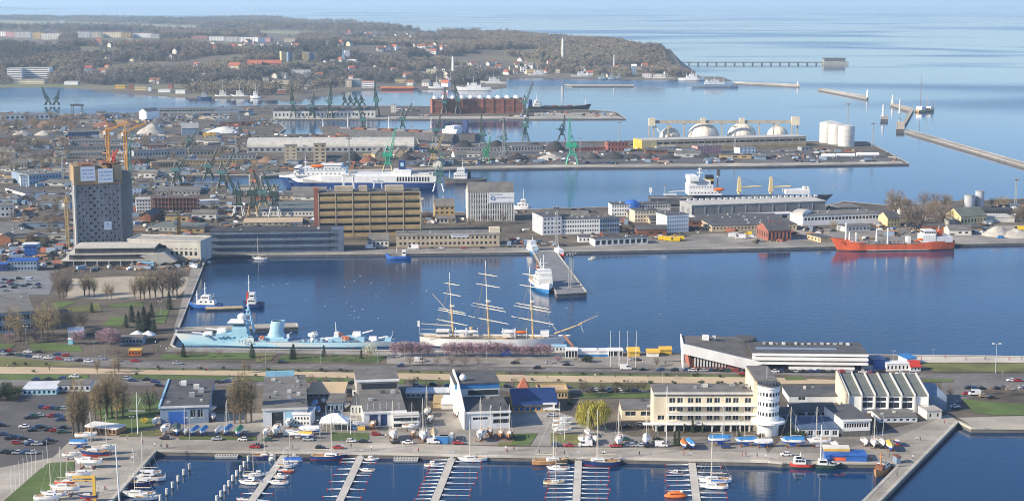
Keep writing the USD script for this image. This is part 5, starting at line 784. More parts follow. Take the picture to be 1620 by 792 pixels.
# cranes
def lattice(s, p0, p1, w0, w1, n=6, r=.12):
    p0, p1 = np.array(p0, float), np.array(p1, float); d = (p1 - p0) / np.linalg.norm(p1 - p0); a = np.cross(d, [0, 1.0, 0] if abs(d[1]) < .9 else [1.0, 0, 0]); a /= np.linalg.norm(a); c = np.cross(d, a)
    K = [(1, 1), (1, -1), (-1, -1), (-1, 1)]; at = lambda t, k: p0 + (p1 - p0) * t + (a * K[k % 4][0] + c * K[k % 4][1]) * (w0 + (w1 - w0) * t) / 2
    for k in range(4):
        s.tube(at(0, k), at(1, k), r, n=4)
        for i in range(n): s.tube(at(i / n, k + i), at((i + 1) / n, k + i + 1), r * .7, n=3); s.tube(at(i / n, k), at(i / n, k + 1), r * .6, n=3)
    return s
def crane(label, px_, py_, ytop, tip, col='dark_green', legs=None, span=9, house='teal', name='portal_crane', thick=1.6, z=2.0, group=None, jw=1.6):
    """a level-luffing portal crane: portal, tower, slewing house, A-frame and jib; tip = (px, py) of the jib's head"""
    P = G(px_, py_, z); thick = max(thick, P[1] / 1050); ht = zat(P, ytop) - z; p = thing(name, label, 'crane', P, 0, group); r = .22 * thick; hp = ht * .34; lg = S()
    for sx in (-1, 1):
        for sy in (-1, 1): part(p, 'leg', S().tube((sx * span / 2, sy * span / 2, 0), (sx * span * .28, sy * span * .28, hp), r * 2.2, r * 1.8, 6), legs or col)
    part(p, 'portal', lg.box(-span * .36, span * .36, -span * .36, span * .36, hp - .4, hp + .6), col)
    part(p, 'tower', lattice(S(), (0, 0, hp + .6), (0, 0, ht * .72), span * .42, span * .28, 5, r), col)
    part(p, 'machine_house', S().box(-span * .5, span * .38, -span * .22, span * .22, ht * .60, ht * .74), house); cab = part(p, 'cab', S().box(span * .2, span * .5, -span * .42, -span * .2, ht * .58, ht * .66), house); part(cab, 'cab_window', S().box(span * .3, span * .51, -span * .43, -span * .3, ht * .61, ht * .645), 'glass')
    part(p, 'a_frame', S().tube((-span * .3, -1, ht * .74), (-.4, 0, ht), r * 1.6).tube((-span * .3, 1, ht * .74), (-.4, 0, ht), r * 1.6).tube((span * .2, 0, ht * .74), (-.4, 0, ht), r * 1.6), col)
    X_ = lambda a, b_: ((a - px_) / CF * P[1] * 1.01, 0, zat(P, b_) - z); T = X_(*tip); d = 1 if T[0] >= 0 else -1
    part(p, 'jib', lattice(S(), (d * span * .25, 0, ht * .70), T, jw * thick, .5 * thick, 8, r * .75), col); part(p, 'jib_tie', S().tube((-.4, 0, ht), (T[0] * .75, 0, ht * .7 + (T[2] - ht * .7) * .75 + 1), r * .5, n=4), col)
    part(p, 'counterweight', S().box(-d * span * .75 - 1, -d * span * .75 + 1, -1.2, 1.2, ht * .66, ht * .74), 'mid_grey'); part(p, 'hoist_rope', S().tube(T, (T[0], 0, T[2] - abs(T[2]) * .35), r * .25, n=3), 'black'); return p
for a in [('dark portal crane at the left end of the far grey warehouse', 464, 187, 150, (463, 134)), ('second dark portal crane before the far grey warehouse', 493, 187, 158, (497, 148)), ('third dark portal crane before the far grey warehouse', 522, 187, 147, (524, 131)), ('tallest dark portal crane at the right end of the far grey warehouse', 596, 184, 146, (594, 128)),
    ('short dark crane behind the grey warehouse vaults, leftmost of four', 546, 167, 154, (545, 149)), ('short dark crane behind the grey warehouse vaults, second of four', 555, 167, 154, (554, 150)), ('short dark crane behind the grey warehouse vaults, third of four', 564, 167, 154, (563, 149)), ('short dark crane behind the grey warehouse vaults, rightmost of four', 573, 167, 154, (572, 150)), ('dark crane with steep jib above the shipyard halls', 352, 300, 258, (372, 240)), ('dark crane among the yard sheds left of the white hangar', 300, 236, 214, (318, 200)), ('dark portal crane before the left end of the red warehouse', 703, 180, 152, (704, 138)), ('dark portal crane with raised jib before the red warehouse', 725, 180, 146, (719, 128)), ('green crane with bent jib at the right end of the red warehouse', 830, 184, 150, (843, 130)),
    ('dark crane with upright jib behind the black bulk carrier', 575, 214, 176, (568, 160)), ('dark luffing crane with long slanted jib above the bulk carrier', 637, 212, 176, (652, 163)), ('grey tower crane on the coal quay behind the bulk carrier', 764, 236, 200, (762, 180)), ('dark lattice crane right of the bulk carrier', 797, 244, 205, (797, 186)), ('grey green lattice crane left of the bright green crane', 831, 224, 186, (836, 168)), ('small dark lattice crane behind the bright green crane', 889, 222, 196, (893, 182)),
    ('slim crane near the coal shed on the quay', 690, 224, 196, (697, 182)), ('grey teal crane by the dry dock with jib pointing right', 280, 294, 256, (312, 222)), ('slim teal crane between the dry dock and the tower', 330, 284, 252, (346, 234)), ('far grey crane with jib leaning left over the inner harbour', 76, 166, 152, (68, 138)), ('far grey crane with jib leaning right over the inner harbour', 89, 166, 153, (94, 142))]: crane(*a)
crane('bright green portal crane alone on the coal quay edge', 905, 260, 214, (901, 186), 'crane_green', None, 13, 'crane_green', thick=1.4)
crane('emerald crane with pale green legs standing over the ferry', 614, 274, 230, (627, 200), 'crane_green', 'pale_yellow', 11, 'crane_green', thick=1.3); crane('green coal crane with slanted tan jib', 686, 262, 228, (703, 212), 'ochre', 'dark_green', 10, 'dark_green', thick=1.2); crane('teal portal crane with white legs at the ferry stern', 694, 302, 262, (700, 240), 'teal', 'white', 10, 'teal', thick=1.3)
crane('grey green crane between the brick block and the coal heaps', 769, 256, 232, (776, 216), 'green', None, 8, 'green')
G3 = 'three old portal cranes with pale legs left of the ochre mill'
crane('old dark portal crane with white legs, westernmost before the green roofed hall', 378, 342, 287, (362, 276), 'dark_green', 'offwhite', 9, 'dark_green', thick=1.3, group=G3); crane('old dark portal crane with ochre legs before the green roofed hall', 401, 342, 286, (428, 262), 'dark_green', 'ochre', 9, 'dark_green', thick=1.3, group=G3); crane('old dark portal crane with mixed pale legs nearest to the ochre mill', 435, 342, 290, (418, 272), 'dark_green', 'offwhite', 9, 'dark_green', thick=1.3, group=G3); crane('old dark portal crane behind the pale legged ones', 417, 334, 288, (402, 268), 'dark_green', 'ochre', 8, 'teal', thick=1.1, group=G3)
def tower_crane(label, px_, py_, z, ytop, jib, back, col, luff=False):
    P = G(px_, py_, z); h = zat(P, ytop) - z; p = thing('tower_crane', label, 'crane', P); X_ = lambda a, b_: ((a - px_) / CF * P[1], 0, zat(P, b_) - z); part(p, 'mast', lattice(S(), (0, 0, 0), (0, 0, h), 1.9, 1.9, 12, .24), col); T, B2 = X_(*jib), X_(*back)
    part(p, 'jib', lattice(S(), (0, 0, h), T, 1.3, .7, 12, .18), col); part(p, 'counter_jib', lattice(S(), (0, 0, h), B2, 1.4, 1.2, 4, .24), col); part(p, 'peak', S().tube((-1, 0, h), (0, 0, h + 5), .3).tube((1, 0, h), (0, 0, h + 5), .3).tube((0, 0, h + 5), (T[0] * .7, 0, h + (T[2] - h) * .7), .1, n=3), col); part(p, 'cab', S().box(-2.6, -1, -1.2, 1.2, h - 3, h - .6), 'white'); part(p, 'counterweight', S().box(B2[0] - 1.6, B2[0] + 1.6, -1, 1, B2[2] - 3, B2[2]), 'concrete'); return p
Pt = G(124, 402); tc = tower_crane('yellow tower crane standing on the unfinished tower', 172, 402 - 138, 2 + zat(Pt, 264) - 2 if 0 else 62.0, 206, (206, 193), (163, 211), 'crane_yellow')
tower_crane('ochre tower crane partly hidden behind the unfinished tower', 204, 372, 2, 209, (238, 194), (196, 213), 'crane_yellow'); tower_crane('turquoise luffing crane right of the unfinished tower', 208, 340, 2, 238, (217, 203), (203, 240), 'teal'); tower_crane('red luffing crane arm on the roof of the tower', 180, 262, 62.0, 250, (187, 236), (174, 248), 'red'); tower_crane('small yellow crane in the yard right of the podium', 284, 388, 2, 346, (287, 344), (281, 349), 'crane_yellow'); tower_crane('slim ochre builders crane left of the tower', 108, 392, 2, 320, (112, 318), (104, 322), 'ochre')
# domes, conveyor, silos, tanks
for px_, py_, r_, lab in ((1061, 219.5, 16, 'smallest pale grain dome with patched shell, nearest the conveyor head'), (1115.5, 220.5, 25, 'largest pale grain dome, second from the conveyor head'), (1176.5, 219.5, 23, 'pale ribbed grain dome, third from the conveyor head'), (1232.5, 217.5, 16.5, 'small pale grain dome, farthest right of the row')):
    P = G(px_, py_); s_ = CF / P[1]; r = r_ / s_; P[1] += r; p = thing('grain_dome', lab, 'dome', P, 0, 'grain domes on the coal quay'); th = np.linspace(0, 1, 9); part(p, 'shell', S().lathe([(r * math.cos(t * 1.57) + .01, 1.5 + r * .9 * math.sin(t * 1.57)) for t in th], 28), 'dome', smooth=True); part(p, 'base_ring', S().lathe([(r + .5, 0), (r + .5, 1.6), (r, 1.7)], 28), 'concrete'); part(p, 'head_house', S().box(-2, 2, -2, 2, 1 + r * .86, 4 + r * .9), 'beige'); ri = S()
    for k in range(14):
        a = k / 14 * 6.283; pts = [(math.cos(a) * (r + .06) * math.cos(t * 1.57), math.sin(a) * (r + .06) * math.cos(t * 1.57), 1.5 + (r + .06) * .9 * math.sin(t * 1.57)) for t in th]
        for u_, v_ in zip(pts[:-2], pts[1:]): ri.tube(u_, v_, .22, n=4)
    part(p, 'rib', ri, 'beige', kind='stuff')
P = G(1032, 222); s_ = CF / P[1]; P[1] += 20; X = lambda px_: (px_ - 1032) / s_; zc = lambda py_: zat(P, py_) - 2; p = thing('conveyor', 'long raised grain conveyor on tower legs running over the domes', 'conveyor', P)
part(p, 'gallery', S().box(X(1034), X(1256), -1.6, 1.6, zc(195), zc(191)), 'beige'); part(p, 'head_tower', S().box(X(1028), X(1038), -4, 4, zc(199), zc(187)), 'cream'); part(p, 'end_tower', S().box(X(1256), X(1268), -4, 4, zc(198), zc(185)), 'cream'); part(p, 'transfer_house', S().box(X(1111), X(1119), -3, 3, zc(196), zc(187)), 'cream'); part(p, 'transfer_house', S().box(X(1173), X(1181), -3, 3, zc(196), zc(187)), 'cream'); part(p, 'roof_strip', S().box(X(1036), X(1256), -1.8, 1.8, zc(191), zc(190.6)), 'roof_pale')
for px_ in (1029, 1036, 1059, 1085, 1145, 1205, 1228, 1257, 1266): part(p, 'leg', S().box(X(px_) - .8, X(px_) + .8, -.8, .8, 0, zc(195)), 'beige')
part(p, 'chute', S().tube((X(1038), 0, zc(198)), (X(1046), -4, zc(210)), 1.0, n=4), 'offwhite')
for k, (px_, py_) in enumerate(((1341, 232), (1325.5, 229), (1311.5, 226.5))):
    P = G(px_, py_); s_ = CF / P[1]; r = 13 / s_; P[1] += r; h = zat(P, py_ - 33) - 2; p = thing('silo', 'big white cylindrical silo on the terminal, ' + ('nearest of the three', 'middle of the three', 'farthest and leftmost of the three')[k], 'silo', P, 0, 'white silos on the terminal'); part(p, 'shell', S().lathe([(r, 0), (r, h), (r * .3, h + 1.6), (.1, h + 1.8)], 24), 'silo', smooth=40)
    for j in range(1, 4): part(p, 'hoop', S().lathe([(r, h * j / 4), (r + .15, h * j / 4 + .1), (r + .15, h * j / 4 + .5), (r, h * j / 4 + .6)], 24), 'zinc')
P = G(1300, 226); p = thing('silo_gangway', 'pale sloping gangway across the silo tops', 'gangway', P); a = lambda px_, py_: ((px_ - 1300) / CF * P[1], 4, zat(P, py_) - 2); part(p, 'walkway', S().tube(a(1312, 191.5), a(1338, 197.5), .9, n=4), 'tarp'); part(p, 'support', S().tube(a(1314, 194), (*a(1314, 194)[:2], 10), .4).tube(a(1336, 198), (*a(1336, 198)[:2], 10), .4), 'tarp')
for px_, py_, r_, hh, lab in ((1533, 330, 8, 11, 'short grey storage tank among bare trees, the wider of two'), (1549, 329, 7, 14, 'taller grey storage tank among bare trees')):
    P = G(px_, py_); r = r_ / (CF / P[1]); p = thing('storage_tank', lab, 'tank', P); part(p, 'shell', S().lathe([(r, 0), (r, hh), (.1, hh + 1)], 20), 'zinc', smooth=40); part(p, 'rail', S().lathe([(r + .1, hh), (r + .1, hh + .9), (r, hh + .9)], 20), 'grey')
for i, (x0, x1, y) in enumerate(((1300, 1321, 251), (1323, 1352, 250.5), (1355, 1390, 249))):
    A, w, rz = frame_of('', x0, y, x1, y); p = thing('pipe_tank', 'white horizontal tank, ' + ordn(i + 1) + ' of three on the quay below the silos', 'tank', A, rz, 'horizontal tanks on the terminal quay'); part(p, 'shell', S().tube((0, 0, 3.4), (w, 0, 3.4), 2.2, n=12), 'white', smooth=40); part(p, 'saddle', S().box(w * .15, w * .2, -1.5, 1.5, 0, 1.6), 'concrete'); part(p, 'saddle', S().box(w * .8, w * .85, -1.5, 1.5, 0, 1.6), 'concrete')
def gantry(label, p_, x0, x1, y, top, col, rows=1):
    A, w, rz = frame_of(p_, x0, y, x1, y); h = zat(A, q(p_, x0, top)[1]) - 2; p = thing('gantry_crane', label, 'crane', A)
    for sx in (0, w):
        for sy in (0, 8): part(p, 'leg', S().tube((sx, sy, 0), (sx + (w / 2 - sx) * .12, sy, h), .55, .5, 5), col)
    part(p, 'girder', lattice(S(), (-w * .15, 4, h), (w * 1.15, 4, h), 2.4, 2.4, 10, .3).box(-w * .1, w * 1.1, 3, 5, h - .6, h + .4), col); part(p, 'trolley', S().box(w * .4, w * .6, 2.4, 5.6, h + .4, h + 2.2), col)
gantry('dark grey gantry crane by the inner harbour', 'a', 450, 515, 752, 660, 'dark_grey'); gantry('blue grey gantry crane over the shipyard stock yard', 'a', 1368, 1500, 782, 690, 'slate_blue'); gantry('yellow gantry crane below the white salt heap', 'e', 1280, 1340, 138, 90, 'yellow'); gantry('pale gantry frame standing before the ferry', 'f', 545, 610, 440, 350, 'white'); gantry('second pale gantry frame before the ferry', 'f', 735, 790, 440, 388, 'tarp')
p = thing('steel_frame', 'dark scaffolded steel frame of a ship section in the yard', 'scaffold', G(*q('e', 950, 600)), .03); t = S(); w = 1240 - 950; w = w / 3.96 / CF * G(*q('e', 950, 600))[1]
for k in range(5): t.box(0, w, -.3, 14, k * 3.6, k * 3.6 + .5)
for i in range(14): t.box(i * w / 13 - .25, i * w / 13 + .25, -.5, 0, 0, 15.4)
part(p, 'scaffold', t, 'rust'); part(p, 'ship_section', S().box(1, w - 1, 1, 13, 0, 15), 'dark_grey')
# heaps
def heap(label, p_, x0, x1, y, top, mat, name='heap', cat='heap', group=None, lump=.5):
    A, w, rz = frame_of(p_, x0, y, x1, y); h = max(1.5, zat(A, q(p_, x0, top)[1]) - 2); n = 14; th = np.linspace(0, 2 * math.pi, 24, endpoint=False); v, f = [], []; sd = int(abs(A[0])) % 97; dp = max(10, min(w * .5, 30))
    for k in range(n):
        r = 1 - k / (n - 1) * .98
        for t in th: x, y_ = math.cos(t) * r, math.sin(t) * r; nz = meshkit.fbm(np.array([[x * 3 + sd, y_ * 3, k * .1]]), 3, sd)[0]; v.append((w / 2 * (1 + x * (1 + .12 * nz)), dp * (1 + y_), h * max(0, (1 - r)) ** .8 * (.6 + lump * nz * 1.2)))
    m = len(th); f = [[k * m + i, k * m + (i + 1) % m, (k + 1) * m + (i + 1) % m, (k + 1) * m + i] for k in range(n - 1) for i in range(m)]
    p = thing(name, label, cat, A, rz, group); part(p, 'mound', S().add(v, f), mat, smooth=40)
CO = 'coal heaps on the quay'; it = []
for p_, x0, x1, y, top, mat, d in [('e', 1280, 1480, 84, 40, 'salt', 'bright white salt heap beside the light blue shed'), ('e', 840, 1020, 92, 18, 'gravel', 'tall grey gravel heap behind the turquoise crane'), ('e', 60, 180, 100, 62, 'gravel', 'grey gravel heap at the far left yards'), ('e', 200, 320, 98, 66, 'gravel', 'second grey gravel heap at the far left yards'), ('h', 1370, 1570, 735, 672, 'gravel', 'pale gravel heap at the quay right of the red ship'), ('h', 1480, 1700, 742, 690, 'gravel', 'wider gravel heap right of the pale one'), ('a', 560, 720, 795, 760, 'rust', 'rusty scrap heap at the inner harbour'), ('a', 700, 860, 790, 752, 'ore', 'brown ore heap with orange stain near the scrap'), ('a', 900, 1060, 790, 745, 'dark_grey', 'dark scrap heap below the white ended shed'), ('a', 120, 400, 800, 765, 'ore', 'low brown scrap heap at the left edge of the inner harbour'),
   ('g', 190, 345, 200, 124, 'coal', 'large black coal heap behind the bright green crane'), ('g', 60, 220, 185, 142, 'coal', 'broad black coal heap left of the bright green crane'), ('g', 160, 330, 250, 212, 'gravel', 'grey sand heap under the bright green crane'), ('g', -40, 110, 255, 208, 'coal', 'dark coal heap at the quay shed'), ('g', 470, 560, 246, 205, 'coal', 'small coal heap with pale wall right of the bright green crane'), ('g', 570, 720, 246, 200, 'coal', 'coal heap in front of the brick block'), ('g', 690, 830, 246, 212, 'coal', 'low coal heap right of the brick block'), ('g', 800, 930, 246, 205, 'coal', 'coal heap below the yellow hall'), ('g', 930, 1060, 246, 216, 'coal', 'low coal heap below the yellow hall'), ('g', 1140, 1260, 240, 208, 'coal', 'dark heap in front of the pink office'), ('g', 1260, 1420, 240, 210, 'coal', 'dark heap right of the pink office'), ('f', 510, 660, 270, 182, 'coal', 'steep dark coal heap left of the emerald crane'), ('f', 870, 1010, 275, 200, 'coal', 'dark coal heap right of the emerald crane'), ('f', 1220, 1380, 190, 120, 'coal', 'black coal heap under the bulk carrier stern'), ('f', 1440, 1570, 175, 122, 'coal', 'black coal heap near the dark lattice crane'), ('f', 640, 760, 272, 215, 'rust', 'rusty brown heap left of the emerald crane'), ('f', 0, 130, 268, 225, 'ore', 'brown yard heap left of the conveyor towers')]: heap(d, p_, x0, x1, y, top, mat)
# moles, breakwaters, jetties
def pier(name, label, cat, pts, top=2.2, mat='quay', wall='dark_concrete', cap=True, group=None):
    P = [G(x, y, top) for x, y in pts]; o = np.array([P[0][0], P[0][1], 0]); L_ = [tuple((q_ - o)[:2]) for q_ in P]; p = thing(name, label, cat, o, 0, group); part(p, 'deck', S().poly(L_, top - .6, top), mat)
    g = sg.Polygon(L_).buffer(0); part(p, 'wall', S().poly(g.buffer(-.3), -2, top - .61), wall)
    if cap: part(p, 'kerb', S().poly(g.difference(g.buffer(-.8)), top, top + .3), 'coping')
    return p
pier('long_jetty', 'broad concrete jetty running out from the quay between research ship and lamp masts', 'jetty', [(842, 396.5), (880, 396.5), (929, 462), (880, 464.5)], 2.6, 'mid_grey'); pier('short_jetty', 'narrow concrete jetty behind the destroyer bow', 'jetty', [(274, 518.5), (470, 511), (472, 516), (280, 524)], 2.2); pier('finger_jetty', 'low wooden jetty linking the pilot vessel and the tug', 'jetty', [(325, 485), (384, 483.5), (384, 486), (325, 488)], 1.4, 'pale_wood', cap=False)
pier('breakwater', 'long straight breakwater reaching out to the right edge from the harbour mouth', 'breakwater', [(1431, 207.5), (1438, 205), (1660, 268), (1900, 340), (1900, 349), (1660, 274)], 2.6, 'quay'); pier('breakwater', 'short detached breakwater with small beacon beyond the silos', 'breakwater', [(1294, 141), (1300, 139.5), (1374, 152), (1371, 156)], 3.0, 'coping'); pier('breakwater', 'thin naval breakwater with a white head house', 'breakwater', [(1160, 129.5), (1265, 133), (1265, 136.2), (1164, 131)], 3.0, 'coping'); pier('mole', 'low stone mole lying off the naval quay', 'breakwater', [(893, 133.5), (1003, 134.2), (1003, 136), (905, 136)], 2.2, 'concrete')
pier('dolphin_platform', 'square concrete platform with a mast in the harbour mouth', 'platform', [(1393, 183), (1405, 183), (1405, 188), (1393, 188)], 4.5, 'concrete'); pier('entrance_pier', 'tan pier frame with cross beams at the harbour entrance', 'jetty', [(1418, 204), (1429, 202), (1446, 172), (1409, 162), (1408, 165), (1438, 174), (1427, 199), (1418, 200)], 3.5, 'beige'); pier('caisson', 'square tan caisson at the head of the long breakwater', 'platform', [(1418, 193), (1431, 193), (1431, 204), (1418, 204)], 5, 'beige')
p = thing('test_pier', 'long dark trestle bridge leading out to the torpedo test house', 'bridge', G(1057, 101.5, 0)); w = (1303 - 1075) / CF * G(1190, 102, 0)[1]; A = G(1076, 102.2, 0) - G(1057, 101.5, 0); part(p, 'deck', S().box(A[0], A[0] + w, A[1] - 3, A[1] + 3, 4.5, 7.0), 'dark_concrete')
for i in range(17): part(p, 'pier_leg', S().box(A[0] + w * i / 16 - 2, A[0] + w * i / 16 + 2, A[1] - 2.6, A[1] + 2.6, -3, 4.6), 'dark_concrete')
p = thing('test_house', 'grey roofless test house standing in the open sea at the bridge end', 'building', G(1303, 102.5, 0)); w = 39 / CF * G(1303, 102, 0)[1]; part(p, 'base', S().box(0, w, 0, 30, -2, 8), 'concrete'); part(p, 'upper_storey', S().box(2, w * .87, 2, 26, 8.01, 14), 'grey'); part(p, 'roof', S().box(1, w * .88, 1, 27, 14.01, 18), 'dark_concrete'); t = S()
for i in range(12): t.box(3 + i * w * .87 / 12.5, 5.2 + i * w * .87 / 12.5, 1.8, 2.02, 9.5, 12.5)
part(p, 'window_openings', t, 'black', kind='stuff')
def beacon(label, px_, py_, ytop, z=3, col='white', name='beacon', wide=2.2):
    P = G(px_, py_, z); h = zat(P, ytop) - z; p = thing(name, label, 'beacon', P); part(p, 'shaft', S().lathe([(wide, 0), (wide * .6, h * .75), (wide * .9, h * .77), (wide * .5, h * .8), (wide * .45, h * .95), (.1, h)], 10), col); part(p, 'plinth', S().box(-wide * 1.4, wide * 1.4, -wide * 1.4, wide * 1.4, -.2, 1.2), 'concrete')
beacon('small white beacon on the naval breakwater head', 1262, 135.5, 128.5); beacon('beacon on the short detached breakwater', 1372, 155, 141.5); beacon('white beacon on the entrance pier', 1412, 165, 150); beacon('thin beacon on the square platform', 1397, 185, 165, 4.5, 'tarp'); beacon('pale beacon tower on the entrance frame', 1423, 180, 156, 3.5, 'tarp', wide=1.6)
ship('rusty dredging pontoon with tall lattice mast outside the harbour mouth', (1452, 178), (1480, 176), 14, 4, 'rust', 'ochre', 'wood', [(.1, .35, 4, 9), (.6, .75, 4, 8)], [(.18, 60, 'rust'), (.55, 24, 'ochre'), (.9, 16, 'rust')], None, 2, 'dredger', 'ship')
# ---------------------------------------------------------------- the town on the far shore
for row in [('office', 'left white tall office slab above the inner harbour', 'a', (46, 494, 135, 494, 428), 30, 'white', 'roof_pale', dict(win=(1, 6, .96, .45))), ('office', 'right white office slab above the inner harbour', 'a', (152, 490, 310, 490, 426), 30, 'white', 'roof_pale', dict(win=(1, 5, .96, .45))), ('office', 'long cream low hall below the white slabs', 'a', (82, 526, 282, 525, 500), 24, 'cream', 'roof_grey', dict(win=(12, 2, .5, .4))), ('shed', 'white shed on the inner harbour shore', 'a', (402, 532, 492, 531, 512), 20, 'white', 'roof_pale', {}), ('shed', 'yellow boathouse at the inner harbour beach', 'a', (720, 556, 790, 555, 532), 20, 'yellow', 'roof_grey', dict(win=(5, 1, .4, .4))), ('tower', 'brick red tower house on the inner harbour beach', 'a', (806, 561, 836, 560, 525), 12, 'brick', 'roof_dark', dict(win=(2, 3, .3, .4))), ('shed', 'long yellow house right of the brick tower house', 'a', (842, 567, 922, 566, 543), 20, 'pale_yellow', 'roof_grey', dict(win=(7, 1, .4, .4))), ('shed', 'white end house right of the long yellow house', 'a', (926, 572, 951, 571, 546), 16, 'white', 'roof_dark', {}), ('shed', 'white long boat shed at the landing stage', 'a', (990, 580, 1070, 579, 562), 16, 'white', 'roof_pale', {}), ('tower', 'old brown stone tower at the landing stage', 'a', (1056, 558, 1080, 558, 524), 12, 'brick', 'roof_dark', {}), ('shed', 'white boathouse with roof on the landing stage', 'a', (1100, 588, 1160, 588, 566), 16, 'white', 'roof_pale', {}),
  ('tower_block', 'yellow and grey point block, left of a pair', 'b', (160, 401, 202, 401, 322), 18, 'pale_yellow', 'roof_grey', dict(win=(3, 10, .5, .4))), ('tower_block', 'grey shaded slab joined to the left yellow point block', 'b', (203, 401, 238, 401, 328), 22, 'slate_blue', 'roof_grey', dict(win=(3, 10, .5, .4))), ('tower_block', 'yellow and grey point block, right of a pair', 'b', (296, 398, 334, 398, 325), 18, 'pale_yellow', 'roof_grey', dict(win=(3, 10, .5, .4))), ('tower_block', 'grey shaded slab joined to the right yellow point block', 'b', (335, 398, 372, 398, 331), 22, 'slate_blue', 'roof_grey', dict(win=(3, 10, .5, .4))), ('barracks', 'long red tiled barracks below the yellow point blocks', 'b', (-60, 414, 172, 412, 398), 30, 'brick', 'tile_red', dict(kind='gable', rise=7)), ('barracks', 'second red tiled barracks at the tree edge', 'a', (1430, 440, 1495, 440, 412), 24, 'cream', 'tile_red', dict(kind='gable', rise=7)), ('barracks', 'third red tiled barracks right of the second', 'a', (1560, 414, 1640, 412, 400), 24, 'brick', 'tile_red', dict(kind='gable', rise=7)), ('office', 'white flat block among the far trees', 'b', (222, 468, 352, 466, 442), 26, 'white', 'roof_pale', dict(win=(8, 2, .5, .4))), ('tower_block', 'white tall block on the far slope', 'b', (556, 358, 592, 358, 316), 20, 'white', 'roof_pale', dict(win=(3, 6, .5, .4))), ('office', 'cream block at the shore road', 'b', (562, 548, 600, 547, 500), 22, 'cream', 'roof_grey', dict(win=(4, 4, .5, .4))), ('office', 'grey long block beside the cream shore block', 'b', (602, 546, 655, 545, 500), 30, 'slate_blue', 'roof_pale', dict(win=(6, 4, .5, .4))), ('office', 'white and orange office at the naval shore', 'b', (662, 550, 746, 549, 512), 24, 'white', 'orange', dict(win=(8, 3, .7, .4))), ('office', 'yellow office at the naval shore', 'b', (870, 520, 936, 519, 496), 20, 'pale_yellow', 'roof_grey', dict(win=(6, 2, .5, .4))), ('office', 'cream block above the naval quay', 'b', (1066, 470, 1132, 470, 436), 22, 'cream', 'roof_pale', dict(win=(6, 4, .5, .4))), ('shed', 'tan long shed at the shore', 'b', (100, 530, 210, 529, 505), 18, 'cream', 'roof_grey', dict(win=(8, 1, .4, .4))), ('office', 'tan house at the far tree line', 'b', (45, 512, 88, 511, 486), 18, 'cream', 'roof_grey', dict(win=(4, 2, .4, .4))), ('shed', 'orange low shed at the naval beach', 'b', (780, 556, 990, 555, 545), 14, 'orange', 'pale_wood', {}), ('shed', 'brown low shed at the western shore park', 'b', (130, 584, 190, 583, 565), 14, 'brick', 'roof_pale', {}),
  ('office', 'yellow harbour office with pale roof at the naval quay', 'c', (30, 412, 76, 412, 388), 22, 'pale_yellow', 'roof_grey', dict(win=(3, 2, .5, .4))), ('office', 'white naval house left of the yellow quay house', 'c', (56, 452, 86, 451, 420), 18, 'white', 'roof_grey', dict(win=(2, 2, .5, .4))), ('office', 'yellow house at the naval quay', 'c', (92, 466, 148, 465, 434), 18, 'pale_yellow', 'roof_grey', dict(win=(4, 2, .5, .4))), ('office', 'pink white house at the naval quay', 'c', (160, 466, 200, 465, 440), 18, 'offwhite', 'tile_red', dict(win=(3, 2, .5, .4))), ('barracks', 'white red roofed barrack under the bare trees', 'c', (820, 482, 874, 482, 462), 18, 'white', 'tile_red', dict(win=(4, 1, .4, .4))), ('shed', 'white gabled boathouse at the naval point', 'c', (748, 468, 782, 468, 416), 16, 'slate_blue', 'white', dict(kind='gable')), ('shed', 'cream shed right of the red roofed barrack', 'c', (892, 482, 960, 481, 468), 16, 'cream', 'roof_pale', {}), ('office', 'cream two storey house at the chimney foot', 'c', (275, 458, 300, 458, 434), 16, 'cream', 'roof_grey', dict(win=(2, 2, .5, .4)))]:
    z_ = dict(row[7]); b(row[0], row[0].replace('_', ' '), row[1], row[2], row[3], row[4], row[5], row[6], hillside=True, **z_)
AP = [('a', -60, 35, 206, 234, 'white'), ('a', 36, 92, 208, 234, 'pink'), ('a', 94, 203, 208, 238, 'offwhite'), ('a', 205, 252, 210, 245, 'ochre'), ('a', 258, 368, 216, 250, 'offwhite'), ('a', 485, 572, 206, 236, 'offwhite'), ('a', 574, 640, 209, 240, 'cream'), ('a', 648, 754, 209, 240, 'cream'), ('a', 758, 822, 212, 241, 'ochre'), ('a', 835, 942, 216, 240, 'tarp'), ('a', 945, 1006, 222, 240, 'offwhite'), ('a', 1192, 1306, 234, 246, 'pink'), ('a', 1310, 1404, 236, 258, 'white'), ('a', 1408, 1500, 238, 266, 'offwhite'), ('a', 1502, 1612, 240, 270, 'white'), ('b', 10, 82, 246, 270, 'white'), ('b', 90, 170, 246, 264, 'pink'), ('b', 174, 250, 248, 266, 'cream')]
for i, (p_, x0, x1, t_, y_, m) in enumerate(AP): b('apartment_slab', 'apartments', dict(white='bright white', pink='pinkish', offwhite='pale', ochre='sand coloured', cream='cream', tarp='grey')[m] + f' long apartment slab on the plateau, {ordn(i + 1)} from the left in the row', p_, (x0, y_, x1, y_, t_ - 7), 16, m, 'tile_red' if i > 4 and i % 2 else 'roof_grey', hillside=True, win=(max(4, int((x1 - x0) / 9)), 5, .5, .45), group='apartment slabs along the plateau')
p = thing('chimney', 'tall pale chimney rising from the naval base trees', 'chimney', gz(*q('c', 318, 390))); hh = 62; part(p, 'shaft', S().lathe([(4, 0), (2.8, hh)], 12), 'offwhite'); part(p, 'cap', S().lathe([(2.9, hh - 3), (3.2, hh), (.5, hh + .1)], 12), 'grey')
p = thing('chimney', 'white smaller chimney left at the naval base', 'chimney', gz(*q('b', 1234, 470))); part(p, 'shaft', S().lathe([(3.4, 0), (2.2, 44)], 12), 'white'); part(p, 'cap', S().lathe([(2.3, 42), (2.6, 44), (.5, 44.1)], 12), 'grey')
